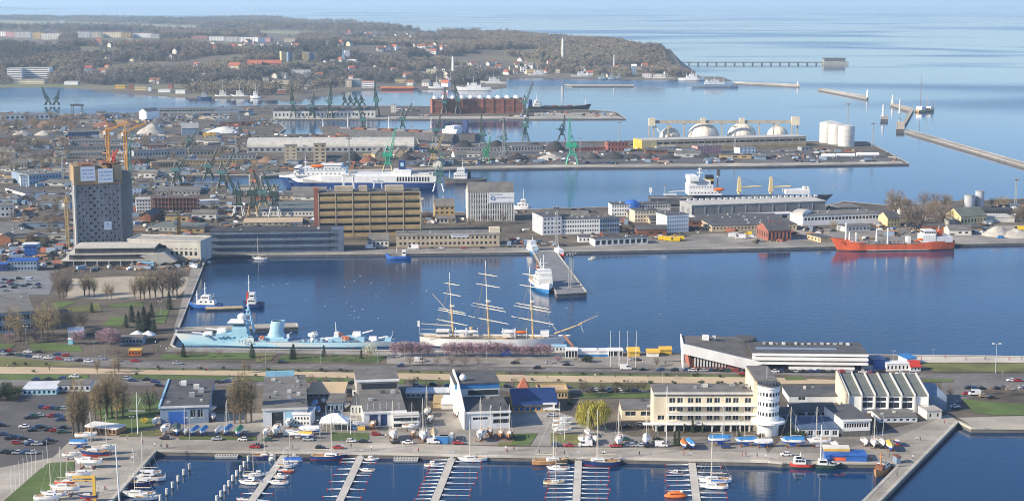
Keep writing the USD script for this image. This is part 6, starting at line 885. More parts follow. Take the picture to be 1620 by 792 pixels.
p = thing('chimney', 'slender white mast tower among the naval trees', 'chimney', gz(*q('c', 639, 462))); part(p, 'shaft', S().lathe([(2.4, 0), (1.5, 46)], 10), 'offwhite'); part(p, 'cap', S().lathe([(1.6, 44), (2, 46), (.3, 46.1)], 10), 'grey')
p = thing('church', 'grey church with a slim spire on the far slope', 'church', gz(*q('b', 556, 412))); part(p, 'nave', S().box(0, 26, 0, 12, 0, 9).add([(0, 0, 9), (26, 0, 9), (26, 12, 9), (0, 12, 9), (0, 6, 15), (26, 6, 15)], [[0, 1, 5, 4], [2, 3, 4, 5], [3, 0, 4, 4], [1, 2, 5, 5]]), 'offwhite'); part(p, 'tower', S().box(-8, 0, 2, 10, 0, 24).box(-7, -1, 3, 9, 24, 46, top=.05), 'slate_blue')
HS = []
def k_house(key, wall, roof):
    def bd(path):
        part(path, 'wall', S().box(-6, 6, -4.5, 4.5, -2, 6).add([(-6, -4.5, 6), (-6, 4.5, 6), (-6, 0, 9.6), (6, -4.5, 6), (6, 4.5, 6), (6, 0, 9.6)], [[0, 2, 1], [3, 4, 5]]), wall); part(path, 'roof', S().endp([(-5, 5.7), (0, 9.7), (5, 5.7), (5, 6.1), (0, 10.1), (-5, 6.1)], -6.4, 6.4), roof); t = S()
        for x in (-4, -1.2, 1.6, 4.2): t.box(x - .5, x + .5, -4.56, -4.4, 1.4, 2.8).box(x - .5, x + .5, -4.56, -4.4, 4, 5.2)
        part(path, 'windows', t, 'glass', kind='stuff'); part(path, 'chimney', S().box(2, 3, .4, 1.4, 8, 11), 'brick')
    klass(key, bd)
HK = [('cottage_white', 'white', 'tile_red', 'white house with red roof'), ('cottage_cream', 'cream', 'roof_dark', 'cream house with dark roof'), ('cottage_brick', 'offwhite', 'roof_grey', 'pale house with grey roof'), ('cottage_red', 'offwhite', 'rust', 'pale house with brown roof')]
for k in HK: k_house(*k[:3])
hx = []
for p_, x0, x1, y0, y1, n, lab in (('a', 560, 860, 245, 300, 12, 'below the sand coloured apartments'), ('a', 1330, 1604, 272, 320, 18, 'below the white apartments'), ('a', 500, 720, 425, 510, 8, 'in the trees over the harbour beach'), ('a', 900, 1300, 410, 530, 9, 'in the wooded hollow'), ('b', 0, 460, 280, 320, 6, 'near the yellow point blocks'), ('b', 520, 760, 210, 300, 14, 'on the open far slope'), ('b', 760, 1200, 220, 345, 34, 'on the wooded far slope'), ('b', 420, 660, 395, 500, 12, 'around the church'), ('b', 740, 1200, 440, 550, 18, 'above the naval quay'), ('b', 1200, 1604, 400, 490, 20, 'behind the white ships'), ('c', 0, 240, 380, 470, 12, 'on the naval shore'), ('c', 440, 1000, 420, 488, 12, 'under the naval trees'), ('b', 100, 420, 460, 600, 8, 'in the shore park'), ('a', 620, 1130, 330, 410, 5, 'deep in the wooded slope')):
    for _ in range(n): hx.append(dict(pt=q(p_, R.uniform(x0, x1), R.uniform(y0, y1)), where=lab, k=R.randrange(4)))
for h_ in hx: h_['desc'] = HK[h_['k']][3]; h_['x'] = h_['pt'][0]
for h_ in label_all(hx):
    P = gz(*h_['pt']); FOOT.append((P[0], P[1], 12)); CLEAR.append((h_['x'] - 3.5, h_['x'] + 3.5, h_['pt'][1] - 4, h_['pt'][1] + 4.2)); inst('house', h_['label'], 'house', HK[h_['k']][0], P, R.choice([-.5, -.3, .1, .3, 1.2]), R.uniform(.8, 1.35), 'houses ' + h_['where'])
for i, (p_, x, y) in enumerate((('a', 935, 148), ('a', 998, 148), ('a', 1065, 150), ('a', 1110, 150), ('a', 388, 148), ('b', 140, 156), ('b', 185, 156), ('b', 228, 154))): P = gz(*q(p_, x, y)); inst('farm_house', f'white farm building on the open plain, {ordn(i + 1)} from the left', 'house', 'cottage_brick', P, 0, (2.4, 2, 1.8), 'white farm buildings on the plain')
# ---------------------------------------------------------------- plants
def tree_shape(shape, seed, n, sl, wd):
    """trunk with limbs, and a crown of many fine twigs; height 1"""
    rr = np.random.default_rng(seed); tr, cr = S(), S(); pts = []
    c, rad = dict(broad=((0, 0, .57), (.33, .33, .42)), tall=((0, 0, .56), (.15, .15, .44)), young=((0, 0, .57), (.24, .24, .43)), weep=((0, 0, .52), (.56, .56, .46)), bush=((0, 0, .5), (.62, .62, .5)), round=((0, 0, .58), (.5, .5, .42)))[shape]
    c, rad = np.array(c), np.array(rad); tr.tube((0, 0, 0), (0, 0, .3), .022, .016, 6).tube((0, 0, .3), (.01, 0, .8), .016, .004, 5)
    for k in range(15):
        a = k * 2.4 + rr.uniform(-.4, .4); z0 = rr.uniform(.1, .55); e = c + rad * np.array([math.cos(a) * .8, math.sin(a) * .8, rr.uniform(-.3, .85)]); m = np.array([e[0] * .45, e[1] * .45, z0 + (e[2] - z0) * .65])
        tr.tube((0, 0, z0), m, .010, .007, 4).tube(m, e, .007, .003, 4); pts += [m, e, (m + e) / 2]
    pts = np.array(pts); d = rr.normal(size=(n, 3)); d /= np.linalg.norm(d, axis=1)[:, None]; r = rr.uniform(0, 1, n) ** .45
    lump = 1 + .30 * (meshkit.fbm(d * 1.7 + seed, 3, seed) - .5) * 2; P = c + d * r[:, None] * rad * lump[:, None]
    near = pts[np.argmin(((P[:, None] - pts[None]) ** 2).sum(-1), 1)]; P = P * .72 + near * .28
    u = d * [1, 1, .4] + [0, 0, .5] + rr.normal(size=(n, 3)) * .5
    if shape == 'weep': u = np.stack([d[:, 0] * .3, d[:, 1] * .3, -1.0 + 0 * r], 1) + rr.normal(size=(n, 3)) * .15; P[:, 2] = np.maximum(P[:, 2], .06)
    u /= np.linalg.norm(u, axis=1)[:, None]; w = np.cross(u, rr.normal(size=(n, 3))); w /= np.linalg.norm(w, axis=1)[:, None]
    L = (sl * rr.uniform(.6, 1.5, n))[:, None]; v = np.stack([P - w * wd, P + w * wd, P + u * L], 1).reshape(-1, 3); v[:, 2] = np.maximum(v[:, 2], .01)
    return tr, cr.add(v, np.arange(3 * n).reshape(-1, 3))
def fir_shape(seed, n=1000, w=.31, z0=.05):
    rr = np.random.default_rng(seed); tr, cr = S().tube((0, 0, 0), (0, 0, .9), .02, .004, 5), S(); z = z0 + (1 - z0) * rr.uniform(0, 1, n) ** 1.25; a = rr.uniform(0, 6.283, n); rr_ = w * (1 - (z - z0) / (1 - z0)) ** .8 * (.75 + .25 * np.sin(z * 70)) * rr.uniform(.35, 1, n) + .008
    P = np.stack([np.cos(a) * rr_, np.sin(a) * rr_, z], 1); u = np.stack([np.cos(a), np.sin(a), -.35 + 0 * a], 1); t = np.stack([-np.sin(a), np.cos(a), rr.uniform(-.5, .5, n)], 1); L = (.06 * rr.uniform(.6, 1.3, n))[:, None]
    v = np.stack([P - t * .022 - u * .02, P + t * .022 - u * .02, P + u * L], 1).reshape(-1, 3); v[:, 2] = np.maximum(v[:, 2], .02); return tr, cr.add(v, np.arange(3 * n).reshape(-1, 3))
TK = dict(bare=('broad', 'bare', 1500, .075, .0040), birch=('young', 'bud', 1300, .07, .0034), dark=('broad', 'twig_dark', 1500, .075, .0038), poplar=('tall', 'bud', 1500, .06, .0034), budding=('broad', 'bud', 1800, .06, .0042), pink=('round', 'blossom', 1900, .055, .016), willow=('weep', 'willow', 4600, .15, .007), bush=('bush', 'shrub', 500, .12, .03), hedge=('bush', 'hedge', 600, .12, .035), forsythia=('bush', 'forsythia', 400, .12, .03), bloom=('round', 'white_bloom', 1100, .06, .014), reddish=('round', 'bare', 900, .07, .007))
for i, (k, (sh, m, n, sl, wd)) in enumerate(TK.items()):
    def bd(path, sh=sh, m=m, n=n, sl=sl, wd=wd, i=i):
        t, c = tree_shape(sh, 11 + i, n, sl, wd); part(path, 'trunk', t, 'bark'); part(path, 'crown', c, m)
    klass(k, bd)
def bd(path): t, c = fir_shape(5); part(path, 'trunk', t, 'bark'); part(path, 'crown', c, 'conifer')
klass('fir', bd)
def bd(path): t, c = fir_shape(8, 700, .19, .03); part(path, 'trunk', t, 'bark'); part(path, 'crown', c, 'hedge')
klass('thuja', bd)
TD = dict(bare='bare brown tree', birch='slender pale tree just in bud', dark='dark bare tree', poplar='tall narrow bare poplar', budding='olive tree coming into leaf', pink='pink blossoming tree', willow='big yellow green weeping willow', bush='low brownish bush', hedge='dark evergreen bush', forsythia='bright yellow flowering bush', bloom='white blossoming tree', reddish='small round bare tree', fir='dark green fir', thuja='dark green cypress')
TN = dict(bush='bush', hedge='bush', forsythia='bush', fir='fir_tree', thuja='cypress', willow='willow_tree', poplar='poplar')
tl = []
def T(where, p, kind, pts):
    for x, y, h in pts: tl.append(dict(desc=TD[kind], where=where, x=q(p, x, y)[0], pt=q(p, x, y), h=h / (PAN[p][2] if p else 1), k=kind))
T('at the sandy lot below the tower', 'i', 'birch', [(530,310,150),(560,308,140),(590,310,120),(670,330,110),(700,332,100),(845,335,150),(880,330,170),(905,333,150),(940,325,190),(975,320,170)]); T('along the basin promenade below the tower', 'i', 'bare', [(1020,325,200),(1060,318,210),(1085,322,190),(1110,310,190)])
T('beside the upper car park', 'i', 'bare', [(395,320,190),(370,330,160),(420,325,150),(345,250,110)]); T('in front of the park pavilion', 'i', 'budding', [(300,590,260),(265,570,200),(330,560,180)]); T('at the left edge of the park', 'i', 'birch', [(95,570,210),(60,560,150),(130,590,170)]); T('in the shade behind the kiosk', 'i', 'dark', [(470,530,130),(520,520,120),(430,510,120),(380,520,130),(160,605,110),(220,600,100)])
T('behind the bar hut', 'i', 'pink', [(690,625,125),(640,612,90),(730,620,85)]); T('beside the ticket booth', 'i', 'pink', [(490,612,90),(230,600,60),(60,595,60)]); T('on the park lawn by the promenade', 'i', 'fir', [(1062,392,115),(825,470,105),(790,505,85),(870,530,130),(905,535,160),(935,525,120),(950,440,85),(965,545,95),(575,410,60)])
T('on the lawn beneath the destroyer', 'i', 'fir', [(1150,690,85),(1580,695,95)]); T('on the lawn beneath the destroyer stern', 'j', 'fir', [(235,702,98),(425,690,78),(660,700,62),(222,704,70)]); T('in front of the destroyer stern', 'j', 'bloom', [(715,702,105)]); T('in the boulevard verge by the destroyer', 'j', 'reddish', [(20,715,50),(110,712,50),(275,715,55),(370,715,52),(455,716,52),(545,715,50),(625,716,55),(690,715,65)]); T('in the kerbside row before the pink hedge', 'j', 'reddish', [(965,745,75),(1045,745,75),(1135,745,75),(1225,748,80),(1310,745,75),(1395,745,75)]); T('on the boulevard lawn near the bow', 'i', 'reddish', [(1110,690,60),(1200,692,55),(1290,695,50),(1375,692,55),(745,690,55),(790,692,65),(710,690,50),(860,690,45)])
T('in the row hiding the tall ship hull', 'j', 'pink', [(875,688,100),(925,690,106),(975,690,104),(1030,690,104),(1080,688,90),(1205,690,98),(1255,690,100),(1305,690,102),(1360,690,100),(1420,690,100),(1480,690,104),(1530,690,100),(1580,690,95)]); T('under the tall ship bow', 'k', 'pink', [(30,690,78),(80,692,85),(130,690,80),(180,690,90),(225,692,88),(285,725,50)]); T('near the white bar at the pier', 'k', 'reddish', [(400,722,45),(40,735,55)]); T('near the white bar at the pier', 'k', 'hedge', [(455,725,45),(480,725,50)]); T('on the plaza before the aquarium', 'k', 'bare', [(905,752,70)])
T('beside the car park', 'm', 'poplar', [(490,385,370),(455,390,300),(520,380,280)]); T('in the clump right of the car park', 'm', 'poplar', [(590,290,230),(625,290,280),(665,280,290),(695,275,300),(725,290,310),(765,285,270)]); T('in the clump right of the car park', 'm', 'forsythia', [(745,235,60),(893,310,40)]); T('right of the boat hall with blue doors', 'm', 'poplar', [(1455,310,290),(1490,312,340),(1525,310,340),(1560,305,300)]); T('on the lawn near the signal mast', 'm', 'bare', [(930,250,180),(560,260,150),(800,240,120)]); T('behind the rental hut', 'm', 'hedge', [(20,150,70),(60,160,70),(100,140,60),(40,110,60),(-20,170,80),(90,175,45)]); T('behind the boat halls on the boulevard', 'n', 'reddish', [(345,52,50),(430,68,55),(520,78,65),(620,62,45),(975,88,75),(1140,95,65),(1060,70,40)]); T('at the promenade crossing', 'i', 'birch', [(610,792,95),(720,792,100),(745,790,80),(1530,792,85),(1560,790,70)])
T('beside the wooden pavilion', 'o', 'willow', [(500,348,215)]); T('in the thicket behind the willow', 'o', 'dark', [(440,140,115),(480,150,100),(560,125,70),(640,130,85),(690,128,80),(735,128,95),(780,122,80),(815,112,75)]); T('at the kiosk on the boulevard', 'o', 'reddish', [(270,88,55),(20,70,50)]); T('right of the wooden pavilion', 'o', 'fir', [(360,195,90)]); T('in the yard before the yacht club', 'o', 'thuja', [(1010,450,100),(1035,450,112),(1068,365,58),(1120,365,85),(1180,365,65),(1408,405,65),(585,365,50)]); T('in the yard before the yacht club', 'o', 'hedge', [(895,432,45),(920,432,40)]); T('at the foot of the round tower', 'p', 'hedge', [(150,412,60),(178,412,70),(215,410,55),(-40,405,40)]); T('at the turning circle', 'p', 'reddish', [(1380,132,60),(1480,140,78),(1570,135,45)]); T('right of the ribbed hall', 'p', 'bare', [(1130,152,80)])
T('on the sandy boulevard', 'o', 'hedge', [(960,18,20),(1130,22,22),(1290,27,22),(650,80,30),(860,70,28),(1010,70,22),(1180,70,30),(1280,70,25),(1420,75,25)]); T('on the sandy boulevard in front of the destroyer', 'j', 'hedge', [(75,775,20),(410,778,22),(530,780,22),(680,785,25),(820,787,22),(970,789,22)]); T('on the sandy boulevard in the west', 'i', 'hedge', [(990,760,18),(1260,768,20),(1400,768,20),(90,740,20),(160,742,20),(210,786,18),(290,742,18)])
T('in the clipped row along the sandy boulevard', '', 'hedge', [(x + R.uniform(-5, 5), y0 + (x - 205) * k + R.uniform(-.5, .5), R.uniform(2.5, 5)) for y0, k in ((584.6, .0105), (592.5, .0145)) for x in range(215, 1200, 37) if R.random() < .8])
B_ = 'on the quay land behind the red ship'
T(B_, 'h', 'bare', [(775,600,170),(800,620,190),(870,690,180),(975,560,120),(970,690,160),(1050,562,115),(1110,560,105),(1090,680,180),(1020,640,130),(925,690,120),(1150,645,100),(1060,690,110),(900,600,110)]); T(B_, 'h', 'budding', [(840,590,120),(1035,610,120),(1130,560,100),(410,692,70)]); T('around the storage tanks', 'h', 'budding', [(1225,545,65),(1440,550,75),(1480,555,85),(1400,545,60),(1260,548,55)]); T('at the gravel heaps', 'h', 'bare', [(1560,650,115),(1600,650,120),(1330,680,70),(1580,600,70),(1640,660,120)]); T('in front of the white quay office', 'g', 'bare', [(150,690,60),(760,690,60),(850,700,40),(600,715,40),(700,705,50),(440,720,35)])
for nm, pts in (('in the old western yards', [('e', R.uniform(0, 420), R.uniform(130, 330)) for _ in range(60)]), ('around the halls at the west edge', [('e', R.uniform(0, 440), R.uniform(480, 780)) for _ in range(50)]), ('among the shipyard halls', [('e', R.uniform(820, 1600), R.uniform(130, 640)) for _ in range(50)]), ('along the works road behind the mill', [('f', R.uniform(1050, 1600), R.uniform(620, 680)) for _ in range(9)]), ('at the far western yards', [('e', R.uniform(-40, 500), R.uniform(-5, 80)) for _ in range(34)])):
    for p_, x, y in pts:
        P = G(*q(p_, x, y))
        if LAND.contains(sg.Point(P[0], P[1])) and all(math.hypot(P[0] - f[0], P[1] - f[1]) > f[2] * .8 for f in FOOT): T(nm, p_, R.choice(['bare', 'bare', 'dark', 'budding', 'birch']), [(x, y, R.uniform(40, 85))])
for t in label_all(tl):
    P = G(*t['pt']); h = t['h'] / CF * math.hypot(P[0], P[1]) * 1.0; w_ = R.uniform(.9, 1.15); P[2] = 2.0
    inst(TN.get(t['k'], 'tree'), t['label'], 'bush' if TN.get(t['k']) == 'bush' else 'tree', t['k'], P, R.uniform(0, 6.28), (h * w_, h * w_, h), None)
# the woods on the hills: too many to count
def wood_proto(seed, n=105, conifer=False, sz=.115):
    rr = np.random.default_rng(seed); d = rr.normal(size=(n, 3)); d /= np.linalg.norm(d, axis=1)[:, None]; P = np.array([0, 0, .58]) + d * (rr.uniform(0, 1, n) ** .4)[:, None] * [.36, .36, .42]
    u = rr.normal(size=(n, 3)); u /= np.linalg.norm(u, axis=1)[:, None]; w = np.cross(u, rr.normal(size=(n, 3))); w /= np.linalg.norm(w, axis=1)[:, None]; L = (sz * rr.uniform(.6, 1.4, n))[:, None]
    v = np.stack([P - w * L * .4, P + w * L * .4, P + u * L * 1.5], 1).reshape(-1, 3); s = S().add(v, np.arange(3 * n).reshape(-1, 3)); return s.tube((0, 0, -.1), (0, 0, .6), .022, .01, 4)
def woods():
    xs = np.arange(-3000, 520, 10.8); ys = np.arange(2700, 5600, 10.8); X, Y = np.meshgrid(xs, ys); P = np.c_[X.ravel(), Y.ravel()]
    xf = np.arange(-6000, 200, 30.0); yf = np.arange(5600, 12300, 30.0); Xf, Yf = np.meshgrid(xf, yf); Pf = np.c_[Xf.ravel(), Yf.ravel()]
    out = []
    for P, sp, sc in ((P, 10.8, 14.5), (Pf, 30, 20)):
        P = P + NR.uniform(-.55, .55, P.shape) * sp; P = P[shapely.contains_xy(NLAND.buffer(-18), P[:, 0], P[:, 1])]
        z = hill(P); px_ = pix(np.c_[P, z]); k = (px_[:, 0] > -90) & (px_[:, 0] < 1150); P, z, px_ = P[k], z[k], px_[k]
        nz = meshkit.fbm(np.c_[P / 170, 0 * z], 3, 21); keep = nz > (.36 if sp < 20 else .47)
        ds = dline(P, shore); keep &= (ds > 60) & ~((ds < 330) & (NR.random(len(P)) < .45) & (px_[:, 0] < 850))
        x, y = px_[:, 0], px_[:, 1]
        
        for pg in MEADOWS: keep &= ~(shapely.contains_xy(sg.Polygon(pg), x, y) | shapely.contains_xy(sg.Polygon(pg), x, y - 2.2))
        keep &= ~((y < 34) & (nz < .5)); keep &= ~((x > 410) & (x < 530) & (y > 50) & (y < 55)); keep &= ~((y > 56) & (y < 70) & (x < 480) & (nz < .5))
        if FOOT:
            F = np.array([f for f in FOOT if f[1] > 2700]); ok = np.ones(len(P), bool)
            for fx, fy, fr in F: ok &= ~((np.abs(P[:, 0] - fx) < fr + 7) & (P[:, 1] > fy - fr - 26) & (P[:, 1] < fy + fr + 5))
            keep &= ok
        for cx0, cx1, cy0, cy1 in CLEAR: keep &= ~((x > cx0) & (x < cx1) & (y > cy0) & (y < cy1))
        hs = sc * NR.uniform(.7, 1.35, len(P)) * (1 + .25 * (nz - .5)); out.append((np.c_[P, z - .3][keep], hs[keep], nz[keep]))
    P = np.vstack([o[0] for o in out]); hs = np.r_[out[0][1], out[1][1]]; n2 = meshkit.fbm(np.c_[P[:, :2] / 260, 0 * P[:, 0]], 3, 33) + NR.uniform(-.06, .06, len(P)); which = np.digitize(n2, [.38, .46, .54, .62])
    conif = NR.random(len(P)) < .02; which[conif] = 5; print(len(P))
    scatter('/World/woods', [(wood_proto(1), 'wood_dark'), (wood_proto(2), 'wood_grey'), (wood_proto(3, 90), 'wood_tan'), (wood_proto(4), 'wood_brown'), (wood_proto(5), 'wood_pale'), (wood_proto(6, 140), 'conifer')], P, which, np.stack([hs * 1.15, hs * 1.15, hs], 1), label='brown leafless woods covering the far hills and headland', cat='woods')
PAL.update(wood_brown=(.20, .15, .105, .9, .2), wood_grey=(.165, .135, .11, .9, .2), wood_pale=(.25, .205, .135, .9, .2), wood_dark=(.125, .11, .085, .9, .2), wood_tan=(.22, .175, .12, .9, .2))
woods()
# ---------------------------------------------------------------- cars
def k_car(key, body, kind):
    def bd(path):
        L, Wd, bh, ch = dict(hatch=(3.9, 1.7, .82, 1.45), saloon=(4.4, 1.75, .8, 1.42), van=(5.2, 2.0, 1.1, 2.3), truck=(7.5, 2.4, 1.2, 3.2))[kind]; x = L / 2
        prof = {'hatch': [(-x, .3), (x, .3), (x, .65), (x - .25, .78), (x - 1.05, bh + .08), (x - 1.1, bh + .1), (-x + .1, bh + .1), (-x, .75)], 'saloon': [(-x, .3), (x, .3), (x, .68), (x - .3, .8), (x - 1.2, bh + .1), (-x + .9, bh + .1), (-x + .1, .86), (-x, .7)]}.get(kind) or [(-x, .35), (x, .35), (x, 1.0), (x - .75, 1.15), (x - .8, 1.2), (-x, 1.2)]
        part(path, 'body', S().side(prof, -Wd / 2, Wd / 2), body)
        if kind in ('hatch', 'saloon'):
            a, e = (x - 1.1, -x + .12) if kind == 'hatch' else (x - 1.25, -x + .8); part(path, 'windows', S().side([(a, bh + .09), (a - .55, ch - .06), (e + (.25 if kind == 'hatch' else .5), ch - .06), (e, bh + .09)], -Wd / 2 + .1, Wd / 2 - .1), 'glass'); part(path, 'roof', S().side([(a - .52, ch - .07), (a - .62, ch), (e + .55, ch), (e + (.28 if kind == 'hatch' else .55), ch - .07)], -Wd / 2 + .14, Wd / 2 - .14), body)
        else:
            part(path, 'cargo_body', S().side([(x - 1.5, 1.19), (x - 1.5, ch), (-x + .05, ch), (-x, ch - .1), (-x, 1.19)] if kind == 'truck' else [(x - .8, 1.19), (x - 1.45, ch - .05), (x - 1.6, ch), (-x + .1, ch), (-x, ch - .15), (-x, 1.19)], -Wd / 2 + .02, Wd / 2 - .02), body); part(path, 'windscreen', S().side([(x - .76, 1.3), (x - 1.3, ch - .2), (x - 2.3, ch - .2), (x - 2.3, 1.3)], -Wd / 2 - .01, Wd / 2 + .01), 'glass')
        for sx in (-1, 1):
            for sy in (-1, 1): part(path, 'wheel', S().tube((sx * x * .62, sy * (Wd / 2 - .2), .32), (sx * x * .62, sy * (Wd / 2 + .01), .32), .32, n=10), 'rubber')
        part(path, 'headlights', S().box(x - .04, x + .02, -Wd / 2 + .1, -Wd / 2 + .45, .58, .72).box(x - .04, x + .02, Wd / 2 - .45, Wd / 2 - .1, .58, .72), 'steel'); part(path, 'tail_lights', S().box(-x - .02, -x + .04, -Wd / 2 + .08, -Wd / 2 + .35, .62, .8).box(-x - .02, -x + .04, Wd / 2 - .35, Wd / 2 - .08, .62, .8), 'red')
    klass(key, bd)
CC = dict(w=('car_white', 'white'), s=('car_silver', 'silver'), k=('car_black', 'black'), b=('car_blue', 'dark blue'), r=('car_red', 'red'), g=('car_green', 'dark green'), o=('car_gold', 'beige'), y=('car_yellow', 'yellow'))
for c, (m, d) in CC.items(): k_car('hatch_' + c, m, 'hatch'); k_car('saloon_' + c, m, 'saloon')
k_car('van_w', 'car_white', 'van'); k_car('van_y', 'car_yellow', 'van'); k_car('truck_w', 'car_white', 'truck'); k_car('truck_y', 'car_yellow', 'truck'); k_car('van_b', 'bright_blue', 'van')
cl = []
def cars(where, p, spec, rz=0, group=None):
    """spec: 'x y c' triples, c = colour letter, with V van or T truck after it"""
    t = spec.split()
    for i in range(0, len(t), 3):
        c = t[i + 2]; kind = {'V': 'van', 'T': 'truck'}.get(c[1:], 'saloon' if (i // 3) % 2 else 'hatch'); pt = q(p, float(t[i]), float(t[i + 1]))
        cl.append(dict(desc=f'{dict(y="yellow", b="blue").get(c[0], CC[c[0]][1]) if kind in ("van", "truck") else CC[c[0]][1]} {dict(hatch="hatchback", saloon="saloon car").get(kind, kind)}', where=where, x=pt[0], pt=pt, k=f'{kind}_{c[0]}', rz=rz + R.uniform(-.06, .06) + R.choice([0, math.pi]), nm={'van': 'van', 'truck': 'truck'}.get(kind, 'parked_car'), g=group))
cars('queued on the boulevard road in the west', 'i', '50 657 r 175 664 w 240 666 k 360 682 b 410 687 r 65 682 k 125 686 g 235 696 w 180 692 b 300 703 w 370 708 r 435 715 s 495 720 k 555 725 w 635 708 s 845 720 r 10 662 b 20 676 s')
cars('driving past the orange snack stand', 'i', '720 720 o 1110 737 s'); cars('in the upper car park', 'i', '30 212 b 72 217 k 70 242 b 108 248 g 20 258 k 212 262 s 235 242 b 180 242 k 40 282 s 190 215 wV 120 205 k 60 228 r 150 252 b 10 232 s 90 262 k 240 260 k', .3)
cars('on the boulevard road before the pink trees', 'j', '905 752 b 1025 722 wV 880 692 s 160 728 k'); cars('on the boulevard road at the flagpoles', 'k', '155 765 k 235 733 s 712 770 wV 820 775 k 930 778 b 20 735 k 790 716 k 760 714 s 340 745 k'); cars('parked along the aquarium front', 'k', '1015 778 k 1050 777 s 1090 778 b 1130 780 w 1165 779 k 1200 781 s 1240 780 b 1280 780 k 1320 782 k 1360 783 g 1400 784 r 1440 785 k 1480 784 w 1520 786 b 1560 786 k'); cars('parked along the right half of the aquarium', 'l', '-5 786 k 40 788 w 80 785 b 125 788 k 170 787 s 215 789 k 260 788 b 310 787 b 350 789 k 400 789 k 455 790 r 500 790 s 545 789 k 590 790 w 655 786 b 700 789 k')
cars('in the large car park', 'm', '265 218 b 300 221 r 335 225 b 370 226 g 405 227 s 180 283 k 212 272 g 240 268 s 320 271 r 360 270 b 375 294 b 150 338 w 230 342 b 268 343 k 298 358 k 340 362 r 385 346 k 385 370 g 100 403 b 140 412 k 105 438 r 183 432 s 183 446 b 230 447 s 270 440 k 302 424 k 25 496 k 110 500 s 155 500 b 195 502 s 10 330 k 15 385 b 60 500 k 200 360 k 60 412 k', .15); cars('on the road above the car park', 'm', '220 45 b 300 43 k 385 38 b 460 28 w 790 40 s 820 50 b 905 46 k 960 58 b 985 82 k 1405 58 b 1345 62 k 1440 50 s'); cars('on the marina quay below the covered hulls', 'm', '1020 410 k 1345 415 s 1505 418 w 1580 463 r')
cars('along the quay road before the boat halls', 'n', '70 420 g 322 418 s 590 428 w 665 430 k 865 436 k 940 438 w 1100 436 wV 1255 440 r 400 470 k 510 468 r 745 385 r 15 455 k 212 388 wV'); cars('on the road behind the boat halls', 'n', '360 68 r 440 62 k 1000 82 s 1190 84 b 1560 88 k 600 66 k 1100 76 k 1300 30 s'); cars('along the quay road before the yacht club', 'o', '275 452 b 350 455 r 455 453 wV 640 458 r 735 455 s 800 455 s 845 458 k 925 456 wV 1325 464 b 700 415 g'); cars('on the road behind the willow', 'o', '340 93 b 500 106 k 530 112 s 565 114 k 600 108 b 640 112 k 680 112 w 720 114 k 760 114 b 480 118 k 620 122 k 1430 10 r'); cars('in the shade beneath the cream wing', 'o', '830 338 k 715 338 k 800 326 s 242 268 s 245 232 wT'); cars('at the ribbed hall and the turning circle', 'p', '110 512 w 740 18 b 640 10 r 820 10 w 900 8 s 1510 50 w 1545 52 r 1245 97 k 1285 100 b 1325 100 k 1580 98 s 1235 132 r 1280 136 wV 1340 148 o 1380 158 k 1160 214 w 1470 98 k 1420 100 k 1500 104 s 1600 100 b')
cars('on the open yard right of the garage row', 'g', '945 752 yT 985 756 yT 1020 760 yT 1045 756 yT 1480 718 yV 1510 738 wV 1390 735 wT 1430 742 wT 920 738 wV'); cars('on the quay in front of the signed office', 'j', '720 14 wT 985 16 wT 790 12 s 1100 14 g 1160 15 w 1300 14 r 1420 13 k'); cars('by the white quay office', 'g', '40 760 k 70 765 s 100 770 b 130 772 s 160 776 k 20 775 w 200 780 s 60 785 r 330 740 k 250 770 w'); cars('on the terminal quay', 'h', '30 200 w 60 198 s 90 197 b 120 196 w 150 196 s 300 192 w 330 180 r 180 200 k'); cars('at the gravel heaps', 'h', '1460 742 bV 1570 690 yT 1220 720 wV 1300 700 s 1340 712 wV')
GEO = {'in the large car park': 'cars in the large car park', 'in the upper car park': 'cars in the upper car park'}
for c in label_all(cl):
    P = G(*c['pt']); P[2] = 2.17; inst(c['nm'], c['label'], 'car' if c['nm'] == 'parked_car' else c['nm'], c['k'], P, c['rz'], R.uniform(.95, 1.05), 'vehicles ' + c['where'])
